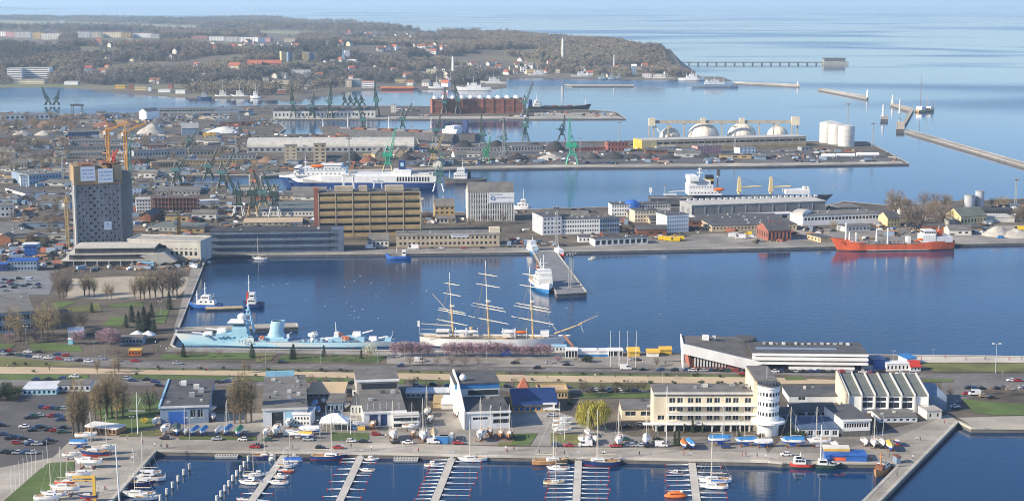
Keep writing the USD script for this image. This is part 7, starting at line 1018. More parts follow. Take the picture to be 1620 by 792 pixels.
# ---------------------------------------------------------------- yachts and marina
def k_yacht(key, hullm, bottom, deckm, cover=None, mast=True, keel=False, motor=False, boom=None, L=9.0):
    def bd(path):
        B, z0 = 2.9, (1.9 if keel else 0.0); h = hull(L, B, 1.05, draft=-.45, sheer=lambda u: .35 * ssm(u, .4, 1), flare=.55, stern=.62, bow=2.0, rake=.12, boot=.22, n=13, bul=.05, full=.45)
        for s in h: s.move(-L / 2, 0, z0)
        part(path, 'bottom', h[0], bottom, smooth=50); part(path, 'hull', h[1], hullm, smooth=50); part(path, 'deck', h[2], deckm)
        if cover: part(path, 'cover', S().endp([(-1.35, z0 + 1.0), (-.9, z0 + 1.55), (0, z0 + 2.05), (.9, z0 + 1.55), (1.35, z0 + 1.0)], -L * .46, L * .3).add([(L * .3, -1.2, z0 + 1.05), (L * .3, 0, z0 + 2.0), (L * .3, 1.2, z0 + 1.05), (L * .47, 0, z0 + 1.4)], [[0, 3, 1], [1, 3, 2]]), cover)
        else:
            part(path, 'cabin', S().box(-L * .12, L * .24, -.85, .85, z0 + 1.0, z0 + 1.55, top=.86), 'white'); part(path, 'cabin_windows', S().box(-L * .06, L * .18, -.84, .84, z0 + 1.18, z0 + 1.38), 'glass'); part(path, 'cockpit', S().box(-L * .42, -L * .14, -.7, .7, z0 + 1.02, z0 + 1.1), 'wood')
            if motor: part(path, 'wheelhouse', S().box(-L * .2, L * .08, -.95, .95, z0 + 1.5, z0 + 2.5, top=.88), 'white'); part(path, 'screen', S().box(-L * .1, L * .088, -.93, .93, z0 + 1.9, z0 + 2.25), 'glass')
        if mast:
            part(path, 'mast', S().tube((L * .08, 0, z0 + 1.3), (L * .08, 0, z0 + 13), .11, .08, 6), 'mast'); part(path, 'boom', S().tube((L * .07, 0, z0 + 2.4), (-L * .38, 0, z0 + 2.4), .13, .1, 6) if boom is None else S().tube((L * .07, 0, z0 + 2.4), (-L * .38, 0, z0 + 2.4), .26, .2, 6), boom or 'mast')
            part(path, 'rigging', S().tube((L * .08, 0, z0 + 12.9), (L * .48, 0, z0 + 1.4), .025, n=3).tube((L * .08, 0, z0 + 12.9), (-L * .48, 0, z0 + 1.2), .025, n=3).tube((L * .08, 0, z0 + 12.9), (L * .05, 1.3, z0 + 1.1), .025, n=3).tube((L * .08, 0, z0 + 12.9), (L * .05, -1.3, z0 + 1.1), .025, n=3).tube((L * .08, -.9, z0 + 8), (L * .08, .9, z0 + 8), .04, n=4), 'steel')
        part(path, 'rail', S().tube((L * .3, -1.0, z0 + 1.9), (L * .49, 0, z0 + 2.0), .03, n=3).tube((L * .3, 1.0, z0 + 1.9), (L * .49, 0, z0 + 2.0), .03, n=3).tube((-L * .49, -.8, z0 + 1.7), (-L * .49, .8, z0 + 1.7), .03, n=3).tube((-L * .49, .8, z0 + 1), (-L * .49, .8, z0 + 1.7), .03, n=3).tube((-L * .49, -.8, z0 + 1), (-L * .49, -.8, z0 + 1.7), .03, n=3), 'steel')
        if keel:
            part(path, 'keel', S().side([(-1.2, .2), (.7, .2), (1.3, z0), (-1.2, z0)], -.14, .14), bottom); cr = S()
            for sx in (-2, 2):
                for sy in (-1, 1): cr.tube((sx, sy * 1.5, 0), (sx, sy * 1.0, z0 + .25), .08, n=4)
                cr.box(sx - .12, sx + .12, -1.6, 1.6, 0, .18)
                cr.box(-2.1, 2.1, -.1, .1, .02, .2)
            part(path, 'cradle', cr, 'rust')
    klass(key, bd)
for key, a in dict(white=('white', 'blue', 'offwhite'), navy=('navy', 'red', 'pale_wood'), red=('ship_red', 'red', 'offwhite'), cream=('cream', 'green', 'pale_wood'), wood=('wood', 'rust', 'pale_wood')).items():
    k_yacht('yacht_' + key, *a); a = (a[0], 'tarp' if key == 'white' else a[1], a[2]); k_yacht('dry_' + key, *a, keel=True); k_yacht('drybare_' + key, *a, keel=True, mast=False)
for key, cv in dict(bluecover='bright_blue', greencover='green', greycover='dark_green', tancover='pale_wood', yellowcover='yellow', orangecover='orange', whitecover='tarp').items():
    k_yacht('dry_' + key, 'white', 'blue', 'offwhite', cv, keel=True, mast=False); k_yacht('drym_' + key, 'white', 'blue', 'offwhite', cv, keel=True)
k_yacht('yacht_bluecover', 'white', 'blue', 'offwhite', 'blue'); k_yacht('motor_white', 'white', 'navy', 'offwhite', mast=False, motor=True); k_yacht('motor_blue', 'navy', 'red', 'offwhite', mast=False, motor=True); k_yacht('yacht_boom', 'white', 'navy', 'offwhite', boom='blue'); k_yacht('dinghy', 'white', 'orange', 'mid_grey', mast=False)
YD = dict(white='white', navy='dark blue', red='red', cream='cream', wood='brown wooden', bluecover='blue covered', greencover='green covered', greycover='dark green covered', tancover='tan covered', yellowcover='yellow covered', orangecover='orange covered', whitecover='white sheeted', boom='white')
yl = []
def yachts(where, p, spec, dry=False, rz=None, group=None):
    """spec: 'x y kind length' quads; negative length = lying across the view, else bow towards us"""
    t = spec.split()
    for i in range(0, len(t), 4):
        x, y, k, l = float(t[i]), float(t[i + 1]), t[i + 2], float(t[i + 3]); pt = q(p, x, y); m = k.split('_')
        d = YD.get(m[1], m[1]) + (' motor boat' if m[0] == 'motor' else ' sailing yacht' if m[0] in ('yacht', 'dry', 'drym') and 'cover' not in m[1] else ' boat') if m[0] != 'dinghy' else 'small white dinghy'
        if dry: d += ' with mast' if (m[0] == 'drym') else ''
        a = rz if rz is not None else (R.uniform(-.12, .12) + R.choice([0, math.pi]) if l < 0 else -math.pi / 2 + R.uniform(-.22, .22)); yl.append(dict(desc=d, where=where, x=pt[0], pt=pt, k=k, s=abs(l) / 9.0 * .9, rz=a, dry=dry, across=l < 0))
yachts('on the hard before the blue doored boat hall', 'm', '965 308 drybare_white 9 1022 362 drybare_white 11 1098 368 dry_greycover 11 1148 370 dry_white 8 1205 370 dry_bluecover 9 1262 370 dry_bluecover 9 1320 278 drybare_white 9 1355 366 dry_whitecover 8 1412 368 drym_bluecover 10 1482 376 dry_greencover 10 1318 225 drybare_white 7', True); yachts('on the hard before the pale boat hall', 'n', '65 378 drybare_white 10 125 370 drybare_white 12 205 315 drybare_white 10 420 180 drybare_white 7 560 210 drybare_white 8 360 200 dry_bluecover 8 385 240 dry_bluecover 8', True); yachts('on the hard before the pale boat hall', 'n', '255 388 drybare_white -9 330 366 dry_whitecover -10 300 390 dry_yellowcover -8', True)
yachts('on the hard between the boat halls', 'n', '850 396 dry_white 11 975 383 drybare_wood 8 1037 405 dry_white 12 1105 398 dry_tancover 10 1215 394 drybare_wood 8 1060 250 dry_white 9 1080 290 drybare_white 8 1245 250 drybare_white 8 725 330 drybare_wood 9', True); yachts('on the hard between the boat halls', 'n', '615 328 dry_white -9 960 340 dry_white -8', True); yachts('on the hard before the gabled boat hall', 'n', '1395 398 dry_white 12 1452 378 dry_wood 9 1518 388 dry_wood 9 1572 395 dry_wood 10', True)
yachts('stacked on the lawn by the blue roofed restaurant', 'o', '305 362 dry_white -9 312 332 drybare_white -9 315 304 drybare_white -9', True); yachts('on the hard left of the white sail wrapped boat', 'o', '470 376 dry_white 8 430 420 drybare_white 8 470 420 drybare_white 9 512 416 drybare_white 8 662 432 dry_white 11', True); yachts('on the hard below the yacht club', 'o', '832 430 drym_whitecover 10 1068 450 dry_orangecover 8 1112 450 dry_bluecover 9', True); yachts('on the hard below the yacht club', 'o', '1295 430 drym_bluecover -11 1450 436 drym_bluecover -10 1555 442 drym_whitecover -9', True)
yachts('on the hard before the terrace blocks', 'p', '150 440 drym_bluecover -11 310 440 dry_white -11', True); yachts('on the open hard before the glazed pavilion', 'p', '415 450 drybare_white 8 600 432 drybare_white 8 657 444 dry_white 9 703 440 drybare_white 9 757 462 dry_yellowcover 9 800 432 drybare_navy 7', True)
yachts('on the west hard beside the car park', 'm', '535 402 drybare_white -10 495 446 dry_bluecover -9 650 486 dry_white -11 445 516 drybare_white -8 585 524 drym_navy -13 545 570 drybare_white -12 495 648 drybare_white -11 408 694 dry_red -9 398 738 dry_white -12 330 768 dry_white -10 300 794 drybare_white -11 545 775 drybare_navy -8'.replace('drym_navy', 'dry_navy'), True)
yachts('moored at the west basin wall', 'm', '900 637 yacht_white -13 910 668 motor_white -15 868 696 yacht_navy -13 850 768 yacht_white -14 905 788 motor_white -10'); yachts('moored left of the first jetty', 'm', '1560 642 yacht_white -8 1548 690 motor_white -10 1500 790 dinghy -5'); yachts('moored at the first jetty', 'n', '40 526 yacht_navy -9 95 540 motor_white 8 220 552 yacht_bluecover -9 190 584 motor_white -9 182 614 yacht_red -7 150 652 motor_white -7 130 690 yacht_white -9 20 640 motor_white -8 5 690 motor_white 6 240 525 motor_blue -6')
yachts('moored along the quay between the first two jetties', 'n', '450 537 yacht_navy -16'); yachts('moored at the second jetty', 'n', '715 544 motor_white -7 685 610 dinghy -7'); yachts('moored at the third jetty', 'n', '1100 580 motor_white -8 1340 546 yacht_white -13'); yachts('moored at the fourth jetty', 'o', '240 566 yacht_wood -16 285 602 yacht_white -10 262 690 yacht_cream -9 548 573 yacht_navy -17'); yachts('moored at the fifth jetty', 'o', '1255 680 yacht_white -14 1250 716 yacht_boom -12 1010 632 motor_blue -7')
yachts('moored below the blue warehouse', 'j', '20 82 yacht_white -12'); yachts('lying off the broad jetty', 'k', '503 80 motor_white -6')
for y in label_all(yl):
    z = 2.1 if y['dry'] else 0; P = G(*y['pt'], z + (1.0 if y['dry'] else 0)); P[2] = z
    if not y['dry']: P[1] += 1
    inst('yacht' if y['k'][:3] in ('yac', 'dry') else 'motor_boat' if y['k'][:3] == 'mot' else 'dinghy', y['label'], 'boat', y['k'], P, y['rz'], y['s'], 'boats ' + y['where'])
ship('small red fishing boat with white wheelhouse at the marina quay', q('p', 282, 592), q('p', 132, 590), 3.6, 1.6, 'dark_green', 'red', 'offwhite', [(.3, .8, 1.6, 3.4), (.45, .75, 3.4, 4.2)], [(.5, 6, 'offwhite')], None, 0, 'fishing_boat', 'boat', sheer=.6); ship('dark green hulled sailing cutter with white deckhouse and tall mast at the marina quay', q('p', 300, 594), q('p', 460, 598), 4, 1.7, 'dark_green', 'dark_green', 'offwhite', [(.1, .45, 1.6, 3.4), (.5, .75, 1.6, 2.3)], [(.2, 17, 'offwhite')], None, 0, 'sailing_cutter', 'boat', sheer=.6); ship('brown wooden sloop with pale deckhouse moored in the pier corner', q('p', 745, 590), q('p', 672, 655), 4.6, 2.2, 'wood', 'wood', 'pale_wood', [(.2, .5, 2.0, 3.6)], [(.6, 9, 'wood')], None, 2, 'wooden_boat', 'boat', sheer=1)
p, L, sc = afloat('rescue_boat', 'orange enclosed rescue boat moored at the fifth jetty', 'boat', q('o', 945, 775), q('o', 1090, 775), 3.2); part(p, 'hull', S().tm(trimesh.creation.icosphere(2, 1).apply_scale([L / 2, 1.7, 1.0]).apply_translation([L / 2, 0, .5])), 'orange', smooth=True); part(p, 'canopy', S().tm(trimesh.creation.icosphere(2, 1).apply_scale([L * .38, 1.3, 1.0]).apply_translation([L / 2, 0, 1.3])), 'orange', smooth=True); part(p, 'hatch', S().box(L * .7, L * .8, -.6, .6, 2.0, 2.5), 'white'); part(p, 'windows', S().box(L * .25, L * .6, -1.32, -1.2, 1.4, 1.7), 'glass')
# jetties with mooring fingers
def jetty(label, a, c, left, right, lw=11, rw=11, wd=2.8):
    A, C = G(*a, .8), G(*c, .8); d = C - A; L = float(np.hypot(d[0], d[1])); p = thing('mooring_jetty', label, 'jetty', (A[0], A[1], 0), math.atan2(d[1], d[0]), 'mooring jetties of the marina'); part(p, 'deck', S().box(0, L, -wd / 2, wd / 2, .45, .85), 'pale_concrete'); part(p, 'float', S().box(0, L, -wd / 2 + .2, wd / 2 - .2, -.4, .44), 'dark_concrete'); part(p, 'gangway', S().add([(-4, -.7, 2.3), (-4, .7, 2.3), (2, .7, .95), (2, -.7, .95), (-4, -.7, 2.1), (-4, .7, 2.1), (2, .7, .87), (2, -.7, .87)], [[3, 2, 1, 0], [4, 5, 6, 7], [0, 1, 5, 4], [1, 2, 6, 5], [2, 3, 7, 6], [3, 0, 4, 7]]), 'zinc')
    ux = np.array([math.cos(math.atan2(d[1], d[0])), math.sin(math.atan2(d[1], d[0]))]); k = 0
    for sd, ys, w in ((-1, left, lw), (1, right, rw)):
        for py_ in ys:
            t = (G(810, py_, .8)[1] - A[1]) / d[1] * L
            if not 0 < t < L + 40: continue
            ang = -math.atan2(d[1], d[0]); e = np.array([math.cos(ang) * sd, math.sin(ang) * sd]) * w * R.uniform(.94, 1.04); s = S(); o = np.array([t, 0.0]) + e / np.linalg.norm(e) * wd / 2
            s.tube((*o, .55), (*(np.array([t, 0]) + e), .5), .16, .12, 5).tube((*(o + e / np.linalg.norm(e) * .3), .56), (*(o + e / np.linalg.norm(e) * 3), .52), .36, .14, 4); f = part(p, 'finger', s, 'tarp'); tip = np.array([t, 0]) + e * .985; part(f, 'buoy', S().box(tip[0] - .2, tip[0] + .2, tip[1] - .2, tip[1] + .2, .1, .7), 'red')
            if k % 2: tip = np.array([t, 0]) + e * (.72 if k % 4 == 1 else .58); part(f, 'buoy', S().box(tip[0] - .18, tip[0] + .18, tip[1] - .18, tip[1] + .18, .1, .6), 'red')
            k += 1
YN = lambda *v: [590 + x / 3.921 for x in v]
jetty('westernmost mooring jetty crowded with small boats', (451.5, 717), (388, 805), YN(740, 780, 820), YN(600, 640, 740, 782, 822), 6, 6); jetty('second mooring jetty with sparse fingers and two small boats', (571, 720), (531, 805), YN(525, 545, 588, 622, 665, 712, 758, 800), YN(525, 548, 590, 628, 667, 714, 762, 804), 7, 7); jetty('third mooring jetty with close rows of fingers', (715.5, 723), (682, 805), YN(532, 552, 572, 592, 612, 635, 657, 680, 702, 725, 748, 773, 800), YN(542, 575, 610, 643, 676, 714, 750, 788, 825), 7.6, 12.2); jetty('fourth mooring jetty with fingers on both sides', (915.5, 723), (911, 805), YN(580, 605, 630, 655, 682, 708, 735, 762, 788, 815), YN(582, 608, 634, 660, 686, 712, 740, 768, 796, 822), 11.2, 11.8); jetty('easternmost mooring jetty with the orange rescue boat', (1094, 725), (1104, 805), YN(562, 597, 626, 658, 688, 722, 752, 790), YN(572, 610, 636, 668, 700, 736, 764, 800), 10.5, 11)
it = []
for x, y in ((1175,600),(1140,635),(1105,675),(1070,715),(1035,755),(995,795),(1540,550),(1515,585),(1492,612),(1468,642),(1443,672),(1420,705),(1395,735),(1370,770),(1345,800)): pt = q('m', x, y); it.append(dict(desc='white mooring post standing in the water', where='of the west basin', x=pt[0], pt=pt))
def bd(path): part(path, 'pile', S().tube((0, 0, -2), (0, 0, 2.6), .5, .5, 10), 'offwhite'); part(path, 'waterline', S().tube((0, 0, -.5), (0, 0, .5), .54, .54, 10), 'dark_concrete')
klass('post', bd)
for t in label_all(it): P = G(*t['pt'], 0); inst('mooring_post', t['label'], 'post', 'post', P, 0, None, 'mooring posts in the west basin')
for i, (x0, x1, y0, y1, p_) in enumerate(((1335, 1490, 488, 520, 'm'), (855, 1010, 503, 542, 'n'))):
    a, c = G(*q(p_, x0, y1), .5), G(*q(p_, x1, y0), .5); w, d = c[0] - a[0], c[1] - a[1]; p = thing('floating_rack', f'grey floating grid platform at the marina quay, {ordn(i + 1)} from the left', 'platform', a, 0, 'floating grid platforms'); part(p, 'float', S().box(0, w, 0, d, -.6, .1), 'grey'); t = S()
    for k in range(9): t.box(w * k / 8 - .15, w * k / 8 + .15, -.1, d + .1, .1, .45)
    for k in range(4): t.box(-.1, w + .1, d * k / 3 - .15, d * k / 3 + .15, .1, .45)
    part(p, 'grid', t, 'offwhite')
# ---------------------------------------------------------------- poles, lamps, masts
ml = []
def poles(where, p, desc, pts, key, group=None):
    for x, y, h in pts: ml.append(dict(desc=desc, where=where, x=q(p, x, y)[0], pt=q(p, x, y), h=h / PAN[p][2], k=key, g=group))
def bd(path): part(path, 'pole', S().tube((0, 0, 0), (0, 0, 1), .009, .005, 6), 'white'); part(path, 'base', S().tube((0, 0, 0), (0, 0, .02), .02, n=8), 'concrete'); part(path, 'finial', S().tube((0, 0, .99), (0, 0, 1.012), .011, .004, 6), 'steel')
klass('flagpole', bd)
def bd(path): part(path, 'pole', S().tube((0, 0, 0), (0, 0, .96), .011, .007, 6), 'zinc'); part(path, 'arm', S().tube((-.09, 0, .96), (.09, 0, .96), .006, n=4), 'zinc'); part(path, 'lamp_head', S().box(-.14, -.07, -.03, .03, .955, .985), 'offwhite'); part(path, 'lamp_head', S().box(.07, .14, -.03, .03, .955, .985), 'offwhite')
klass('lamp', bd)
def bd(path): part(path, 'mast', lattice(S(), (0, 0, 0), (0, 0, .95), .07, .03, 10, .0055), 'grey'); part(path, 'platform', S().box(-.1, .1, -.05, .05, .95, .965), 'dark_grey'); t = S().box(-.1, -.06, -.06, .06, .965, .995).box(-.02, .02, -.06, .06, .965, .995).box(.06, .1, -.06, .06, .965, .995); part(path, 'floodlights', t, 'grey')
klass('floodmast', bd)
def bd(path): part(path, 'mast', S().tube((0, 0, 0), (0, 0, 1), .014, .006, 8), 'white'); part(path, 'yardarm', S().tube((-.19, 0, .56), (.19, 0, .56), .006, n=5), 'white'); part(path, 'gaff', S().tube((0, 0, .62), (.08, .06, .86), .004, n=4), 'white'); part(path, 'stay', S().tube((-.19, 0, .56), (0, 0, .99), .0018, n=3).tube((.19, 0, .56), (0, 0, .99), .0018, n=3), 'steel')
klass('signal', bd)
poles('along the west hard', 'm', 'tall white flagpole', [(72, 748, 172), (98, 727, 168), (124, 704, 168), (150, 679, 165), (174, 658, 160), (199, 638, 160), (224, 618, 160), (296, 558, 158), (270, 590, 120)], 'flagpole'); poles('on the pier plaza', 'k', 'tall white flagpole', [(617, 752, 233), (671, 753, 233), (723, 754, 235), (776, 755, 235)], 'flagpole'); poles('in the boat yard', 'n', 'white flagpole', [(437, 362, 172), (485, 362, 168), (530, 362, 168)], 'flagpole'); poles('on the yacht club quay', 'o', 'very tall thick white pole', [(957, 442, 378)], 'flagpole'); poles('behind the yacht club', 'o', 'white pole', [(935, 100, 110)], 'flagpole'); poles('before the glazed pavilion', 'p', 'white pole', [(170, 412, 160), (712, 390, 130)], 'flagpole')
poles('on the lawn beside the wooden pavilion', 'm', 'white signal mast with yardarm', [(855, 378, 275)], 'signal'); poles('on the yard lawn', 'n', 'white signal mast with yardarm', [(588, 378, 182)], 'signal'); poles('on the boulevard lawn', 'o', 'white signal mast with yardarm', [(325, 415, 165)], 'signal')
poles('on the park promenade', 'i', 'slim lamp post', [(1005, 432, 95), (1095, 300, 60), (590, 660, 70)], 'lamp'); poles('along the boulevard road', 'j', 'street lamp', [(930, 698, 105), (1445, 742, 145), (405, 735, 100), (60, 735, 90), (760, 735, 95), (1180, 742, 95)], 'lamp'); poles('along the boulevard', 'o', 'street lamp', [(120, 62, 60), (520, 70, 60), (900, 75, 60)], 'lamp'); poles('in the boat yards', 'm', 'street lamp', [(820, 378, 120), (1178, 412, 150)], 'lamp'); poles('in the boat yards', 'n', 'street lamp', [(398, 410, 130), (615, 420, 90)], 'lamp'); poles('along the quay road by the yacht club', 'o', 'street lamp', [(903, 430, 115), (1315, 400, 165), (1390, 400, 120)], 'lamp'); poles('on the pier right of the aquarium', 'l', 'street lamp', [(1425, 792, 200), (785, 725, 80), (1035, 690, 50)], 'lamp'); poles('at the turning circle', 'p', 'street lamp', [(1455, 45, 55), (660, 790, 60), (765, 690, 60)], 'lamp'); poles('on the seaward promenade', 'i', 'slim lamp post', [(165, 610, 120), (655, 690, 50)], 'lamp')
poles('on the broad jetty', 'k', 'tall paired floodlight mast', [(362, 262, 222), (378, 258, 226)], 'floodmast'); poles('on the quay land', 'g', 'floodlight mast', [(280, 792, 258), (955, 512, 112), (425, 205, 95), (672, 130, 120), (1395, 190, 155)], 'floodmast'); poles('at the eastern harbour', 'h', 'floodlight mast', [(655, 165, 150), (1550, 530, 168), (500, 25, 130)], 'floodmast'); poles('in the coal yards', 'f', 'floodlight mast', [(585, 278, 170), (310, 285, 130), (1550, 235, 240), (1130, 230, 140)], 'floodmast'); poles('in the shipyard', 'e', 'floodlight mast', [(395, 400, 190), (1480, 240, 160)], 'floodmast')
for t in label_all(ml): P = G(*t['pt']); P[2] = 2.05; h = t['h'] / CF * P[1]; inst(dict(flagpole='flagpole', lamp='street_lamp', floodmast='floodlight_mast', signal='signal_mast')[t['k']], t['label'], dict(flagpole='flagpole', lamp='street lamp', floodmast='mast', signal='mast')[t['k']], t['k'], P, 0, h)
# ---------------------------------------------------------------- small things of the place
def k_person(key, top, legs, hair):
    import manifold3d as m3
    def limb(J, R_): return m3.Manifold.batch_hull([m3.Manifold.sphere(r, 8).translate(list(map(float, j))) for j, r in zip(J, R_)])
    def bd(path):
        leg = lambda sd, f: [limb([(0, sd * .09, .9), (f * .12, sd * .1, .48)], [.095, .062]), limb([(f * .12, sd * .1, .48), (f * .2, sd * .1, .09)], [.062, .045]), limb([(f * .2 - .03, sd * .1, .05), (f * .2 + .15, sd * .1, .04)], [.045, .035])]
        arm = lambda sd, f: [limb([(0, sd * .19, 1.42), (-f * .08, sd * .24, 1.14)], [.058, .045]), limb([(-f * .08, sd * .24, 1.14), (-f * .02 + .05, sd * .24, .9)], [.045, .036])]
        body = m3.Manifold.batch_boolean([*leg(1, 1), *leg(-1, -1), limb([(0, 0, .92), (0, 0, 1.15), (0, .09, 1.4), (0, -.09, 1.4)], [.13, .12, .11, .11]), *arm(1, 1), *arm(-1, -1), limb([(0, 0, 1.45), (.01, 0, 1.56)], [.055, .05]), limb([(.01, 0, 1.66), (.03, 0, 1.58)], [.1, .07]), limb([(.1, 0, 1.64), (.12, 0, 1.61)], [.02, .02]), limb([(.06, .24, .88), (.08, .24, .80)], [.035, .03]), limb([(.02, -.24, .88), (.04, -.24, .80)], [.035, .03])], m3.OpType.Add)
        part(path, 'body', meshkit.arrays(body)[:2], 'skin')
        jk = m3.Manifold.batch_boolean([limb([(0, 0, .88), (0, 0, 1.15), (0, .1, 1.42), (0, -.1, 1.42)], [.15, .14, .125, .125]), *[limb([(0, sd * .19, 1.42), (-f * .08, sd * .24, 1.14)], [.07, .058]) for sd, f in ((1, 1), (-1, -1))], *[limb([(-f * .08, sd * .24, 1.14), (-f * .02 + .05, sd * .24, .93)], [.058, .048]) for sd, f in ((1, 1), (-1, -1))]], m3.OpType.Add); part(path, 'jacket', meshkit.arrays(jk)[:2], top)
        tr = m3.Manifold.batch_boolean([limb([(0, sd * .09, .88), (f * .12, sd * .1, .48)], [.108, .076]) for sd, f in ((1, 1), (-1, -1))] + [limb([(f * .12, sd * .1, .48), (f * .2, sd * .1, .12)], [.076, .06]) for sd, f in ((1, 1), (-1, -1))], m3.OpType.Add); part(path, 'trousers', meshkit.arrays(tr)[:2], legs); part(path, 'hair', meshkit.arrays(m3.Manifold.sphere(.108, 10).translate([-.012, 0, 1.69]))[:2], hair)
    klass(key, bd)
PK = dict(dark=('jacket_dark', 'jeans', 'in dark jacket and jeans'), red=('jacket_red', 'jacket_dark', 'in red jacket'), pale=('jacket_pale', 'jeans', 'in pale jacket and jeans'), white=('white', 'jacket_dark', 'in white top and dark trousers'))
for k, (a, c, d) in PK.items(): k_person('person_' + k, a, c, 'hair')
pe = []
def people(where, p, pts):
    for x, y in pts: k = R.choice(list(PK)); pe.append(dict(desc='person walking ' + PK[k][2] + ',' if 0 else 'person ' + PK[k][2], where=where, x=q(p, x, y)[0], pt=q(p, x, y), k=k))
people('on the west marina quay', 'm', [(885,442),(792,412),(960,458),(1000,465),(1032,464),(1040,466),(652,730),(662,730),(822,542),(610,722)]); people('on the boat hall quay', 'n', [(225,472),(590,464),(716,478),(1008,490),(1550,478),(1558,495),(540,470),(805,402)]); people('on the yacht club quay', 'o', [(275,494),(325,508),(565,507),(576,507),(790,513),(1428,518),(1450,514),(1520,522),(1575,532),(12,483),(170,500),(1065,512)]); people('walking on the stone pier', 'p', [(945,420),(1095,315),(752,522),(860,560),(900,535),(800,640),(925,420),(640,545)]); people('on the plaza by the destroyer', 'i', [(965,662),(990,664),(1042,655),(1060,650),(1200,640),(1290,640),(1010,640),(960,640),(975,610),(1330,642)]); people('by the destroyer stern', 'j', [(360,650),(610,655),(580,645),(840,660),(830,680),(270,650),(120,640)]); people('before the aquarium', 'k', [(1180,752),(1210,755),(1265,752),(1300,756),(1360,752),(1420,754),(1475,752),(1520,756),(820,735),(960,740)]); people('on the seaward promenade', 'l', [(1240,715),(1360,710),(1510,715),(1355,708),(1110,700),(1590,712),(960,715)]); people('on the sandy boulevard', 'o', [(515,25),(842,30),(218,35),(1020,35),(640,30)]); people('on the western sandy path', 'i', [(1018,775),(1300,780),(1240,772),(310,775),(50,760)])
for t in label_all(pe): P = G(*t['pt']); P[2] = 2.2; inst('person', t['label'], 'person', 'person_' + t['k'], P, R.uniform(0, 6.28), R.uniform(.96, 1.08), 'people ' + t['where'])
def bd(path): part(path, 'body', S().tm(trimesh.creation.icosphere(2, 1).apply_scale([.36, .15, .14]).apply_translation([0, 0, .1])).tm(trimesh.creation.icosphere(1, .09).apply_translation([.33, 0, .28])).tube((.26, 0, .14), (.33, 0, .28), .08, .06, 6).tube((.4, 0, .27), (.5, 0, .25), .03, .01, 4).tube((-.3, 0, .13), (-.52, 0, .18), .08, .03, 5), 'white', smooth=True); part(path, 'wings', S().tm(trimesh.creation.icosphere(1, 1).apply_scale([.34, .17, .07]).apply_translation([-.08, 0, .2])), 'tarp')
klass('gull', bd)
gl = []
for x, y in ((40,248),(60,255),(107,238),(190,235),(200,230),(310,333),(433,374),(490,328),(553,253),(566,348),(598,376),(617,216),(617,404),(592,432),(617,450),(642,444),(668,392),(653,182),(722,229),(752,308),(766,448),(838,235),(672,290),(982,354),(1070,275),(1297,357)): gl.append(dict(desc='white gull resting', where='on the basin water', x=q('j', x, y)[0], pt=q('j', x, y)))
for x, y in ((340,385),(925,425),(230,425),(235,498),(82,308)): gl.append(dict(desc='white gull resting', where='near the tall ship rigging', x=q('k', x, y)[0], pt=q('k', x, y)))
for t in label_all(gl): P = G(*t['pt'], 0); inst('gull', t['label'], 'bird', 'gull', P, R.uniform(0, 6), .9, 'gulls on the basin water')
def bd(path): part(path, 'canopy', S().lathe([(3.2, 2.5), (1.6, 3.4), (.05, 4.2)], 8), 'white'); part(path, 'pole', S().tube((0, 0, 0), (0, 0, 4.2), .07), 'steel'); part(path, 'skirt', S().lathe([(3.2, 2.2), (3.22, 2.52)], 8), 'pale_blue'); part(path, 'foot', S().tube((0, 0, 0), (0, 0, .15), .5, n=8), 'concrete')
klass('parasol', bd)
for i, (x, y) in enumerate(((862, 585), (932, 586))): inst('parasol', 'large white parasol beside the bar hut, ' + ('left' if i == 0 else 'right') + ' one of two', 'parasol', 'parasol', G(*q('i', x, y)), 0, 1.25 , 'white parasols at the bar')
p = thing('gazebo', 'white pyramid roofed pavilion among the flagpoles of the boat yard', 'pavilion', G(*q('n', 490, 340))); part(p, 'roof', S().box(-6, 6, -4.5, 4.5, 3.4, 6.2, top=.25), 'white'); part(p, 'fascia', S().box(-6.1, 6.1, -4.6, 4.6, 2.9, 3.38), 'offwhite')
for sx in (-5.6, 5.6):
    for sy in (-4.1, 4.1): part(p, 'post', S().box(sx - .15, sx + .15, sy - .15, sy + .15, 0, 2.9), 'white')
p = thing('jib_crane', 'yellow boat hoist crane on the west hard', 'crane', G(*q('m', 588, 795))); part(p, 'column', S().box(-.5, .5, -.5, .5, 0, 9.6), 'yellow'); part(p, 'arm', S().box(-7.5, .5, -.3, .3, 8.6, 9.4).box(-7.5, .4, -.2, .2, 7.7, 7.95), 'yellow'); part(p, 'foot', S().box(-.9, .9, -.9, .9, 0, .4), 'concrete')
p = thing('slipway_mast', 'tall white yacht mast standing by the west basin wall', 'mast', G(*q('m', 742, 800))); part(p, 'mast', S().tube((0, 0, 0), (-.6, 0, 20.5), .3, .2, 8), 'white'); part(p, 'spreader', S().tube((-1.2, 0, 11), (.8, 0, 11), .06, n=4), 'steel'); part(p, 'masthead', S().box(-.9, -.3, -.15, .15, 20.5, 20.9), 'zinc')
A, w, rz = frame_of('p', 345, 520, 500, 522); p = thing('pavilion_stage', 'yellow and white canopy stage on the marina quay', 'canopy', A, rz); part(p, 'roof', S().endp([(-.3, 3.6), (2.5, 4.4), (5, 3.6), (5, 3.3), (2.5, 4.1), (-.3, 3.3)], -.3, w + .3), 'offwhite'); part(p, 'fascia', S().box(-.3, w + .3, -.5, -.32, 2.6, 3.5), 'yellow')
for i in range(5): part(p, 'post', S().box(w * i / 4 - .12, w * i / 4 + .12, 0, .24, 0, 3.4), 'yellow')
b('stand', 'stand', 'blue boarded stand with red panels on the marina quay', 'p', (355, 545, 612, 550, 510), 8, 'blue', 'blue', win=[(.18, .5, .1, .8)], glass='ship_red'); b('kiosk', 'kiosk', 'small dark quay hut at the root of the stone pier', 'p', (797, 562, 822, 560, 520), 3, 'slate_blue', 'rust')
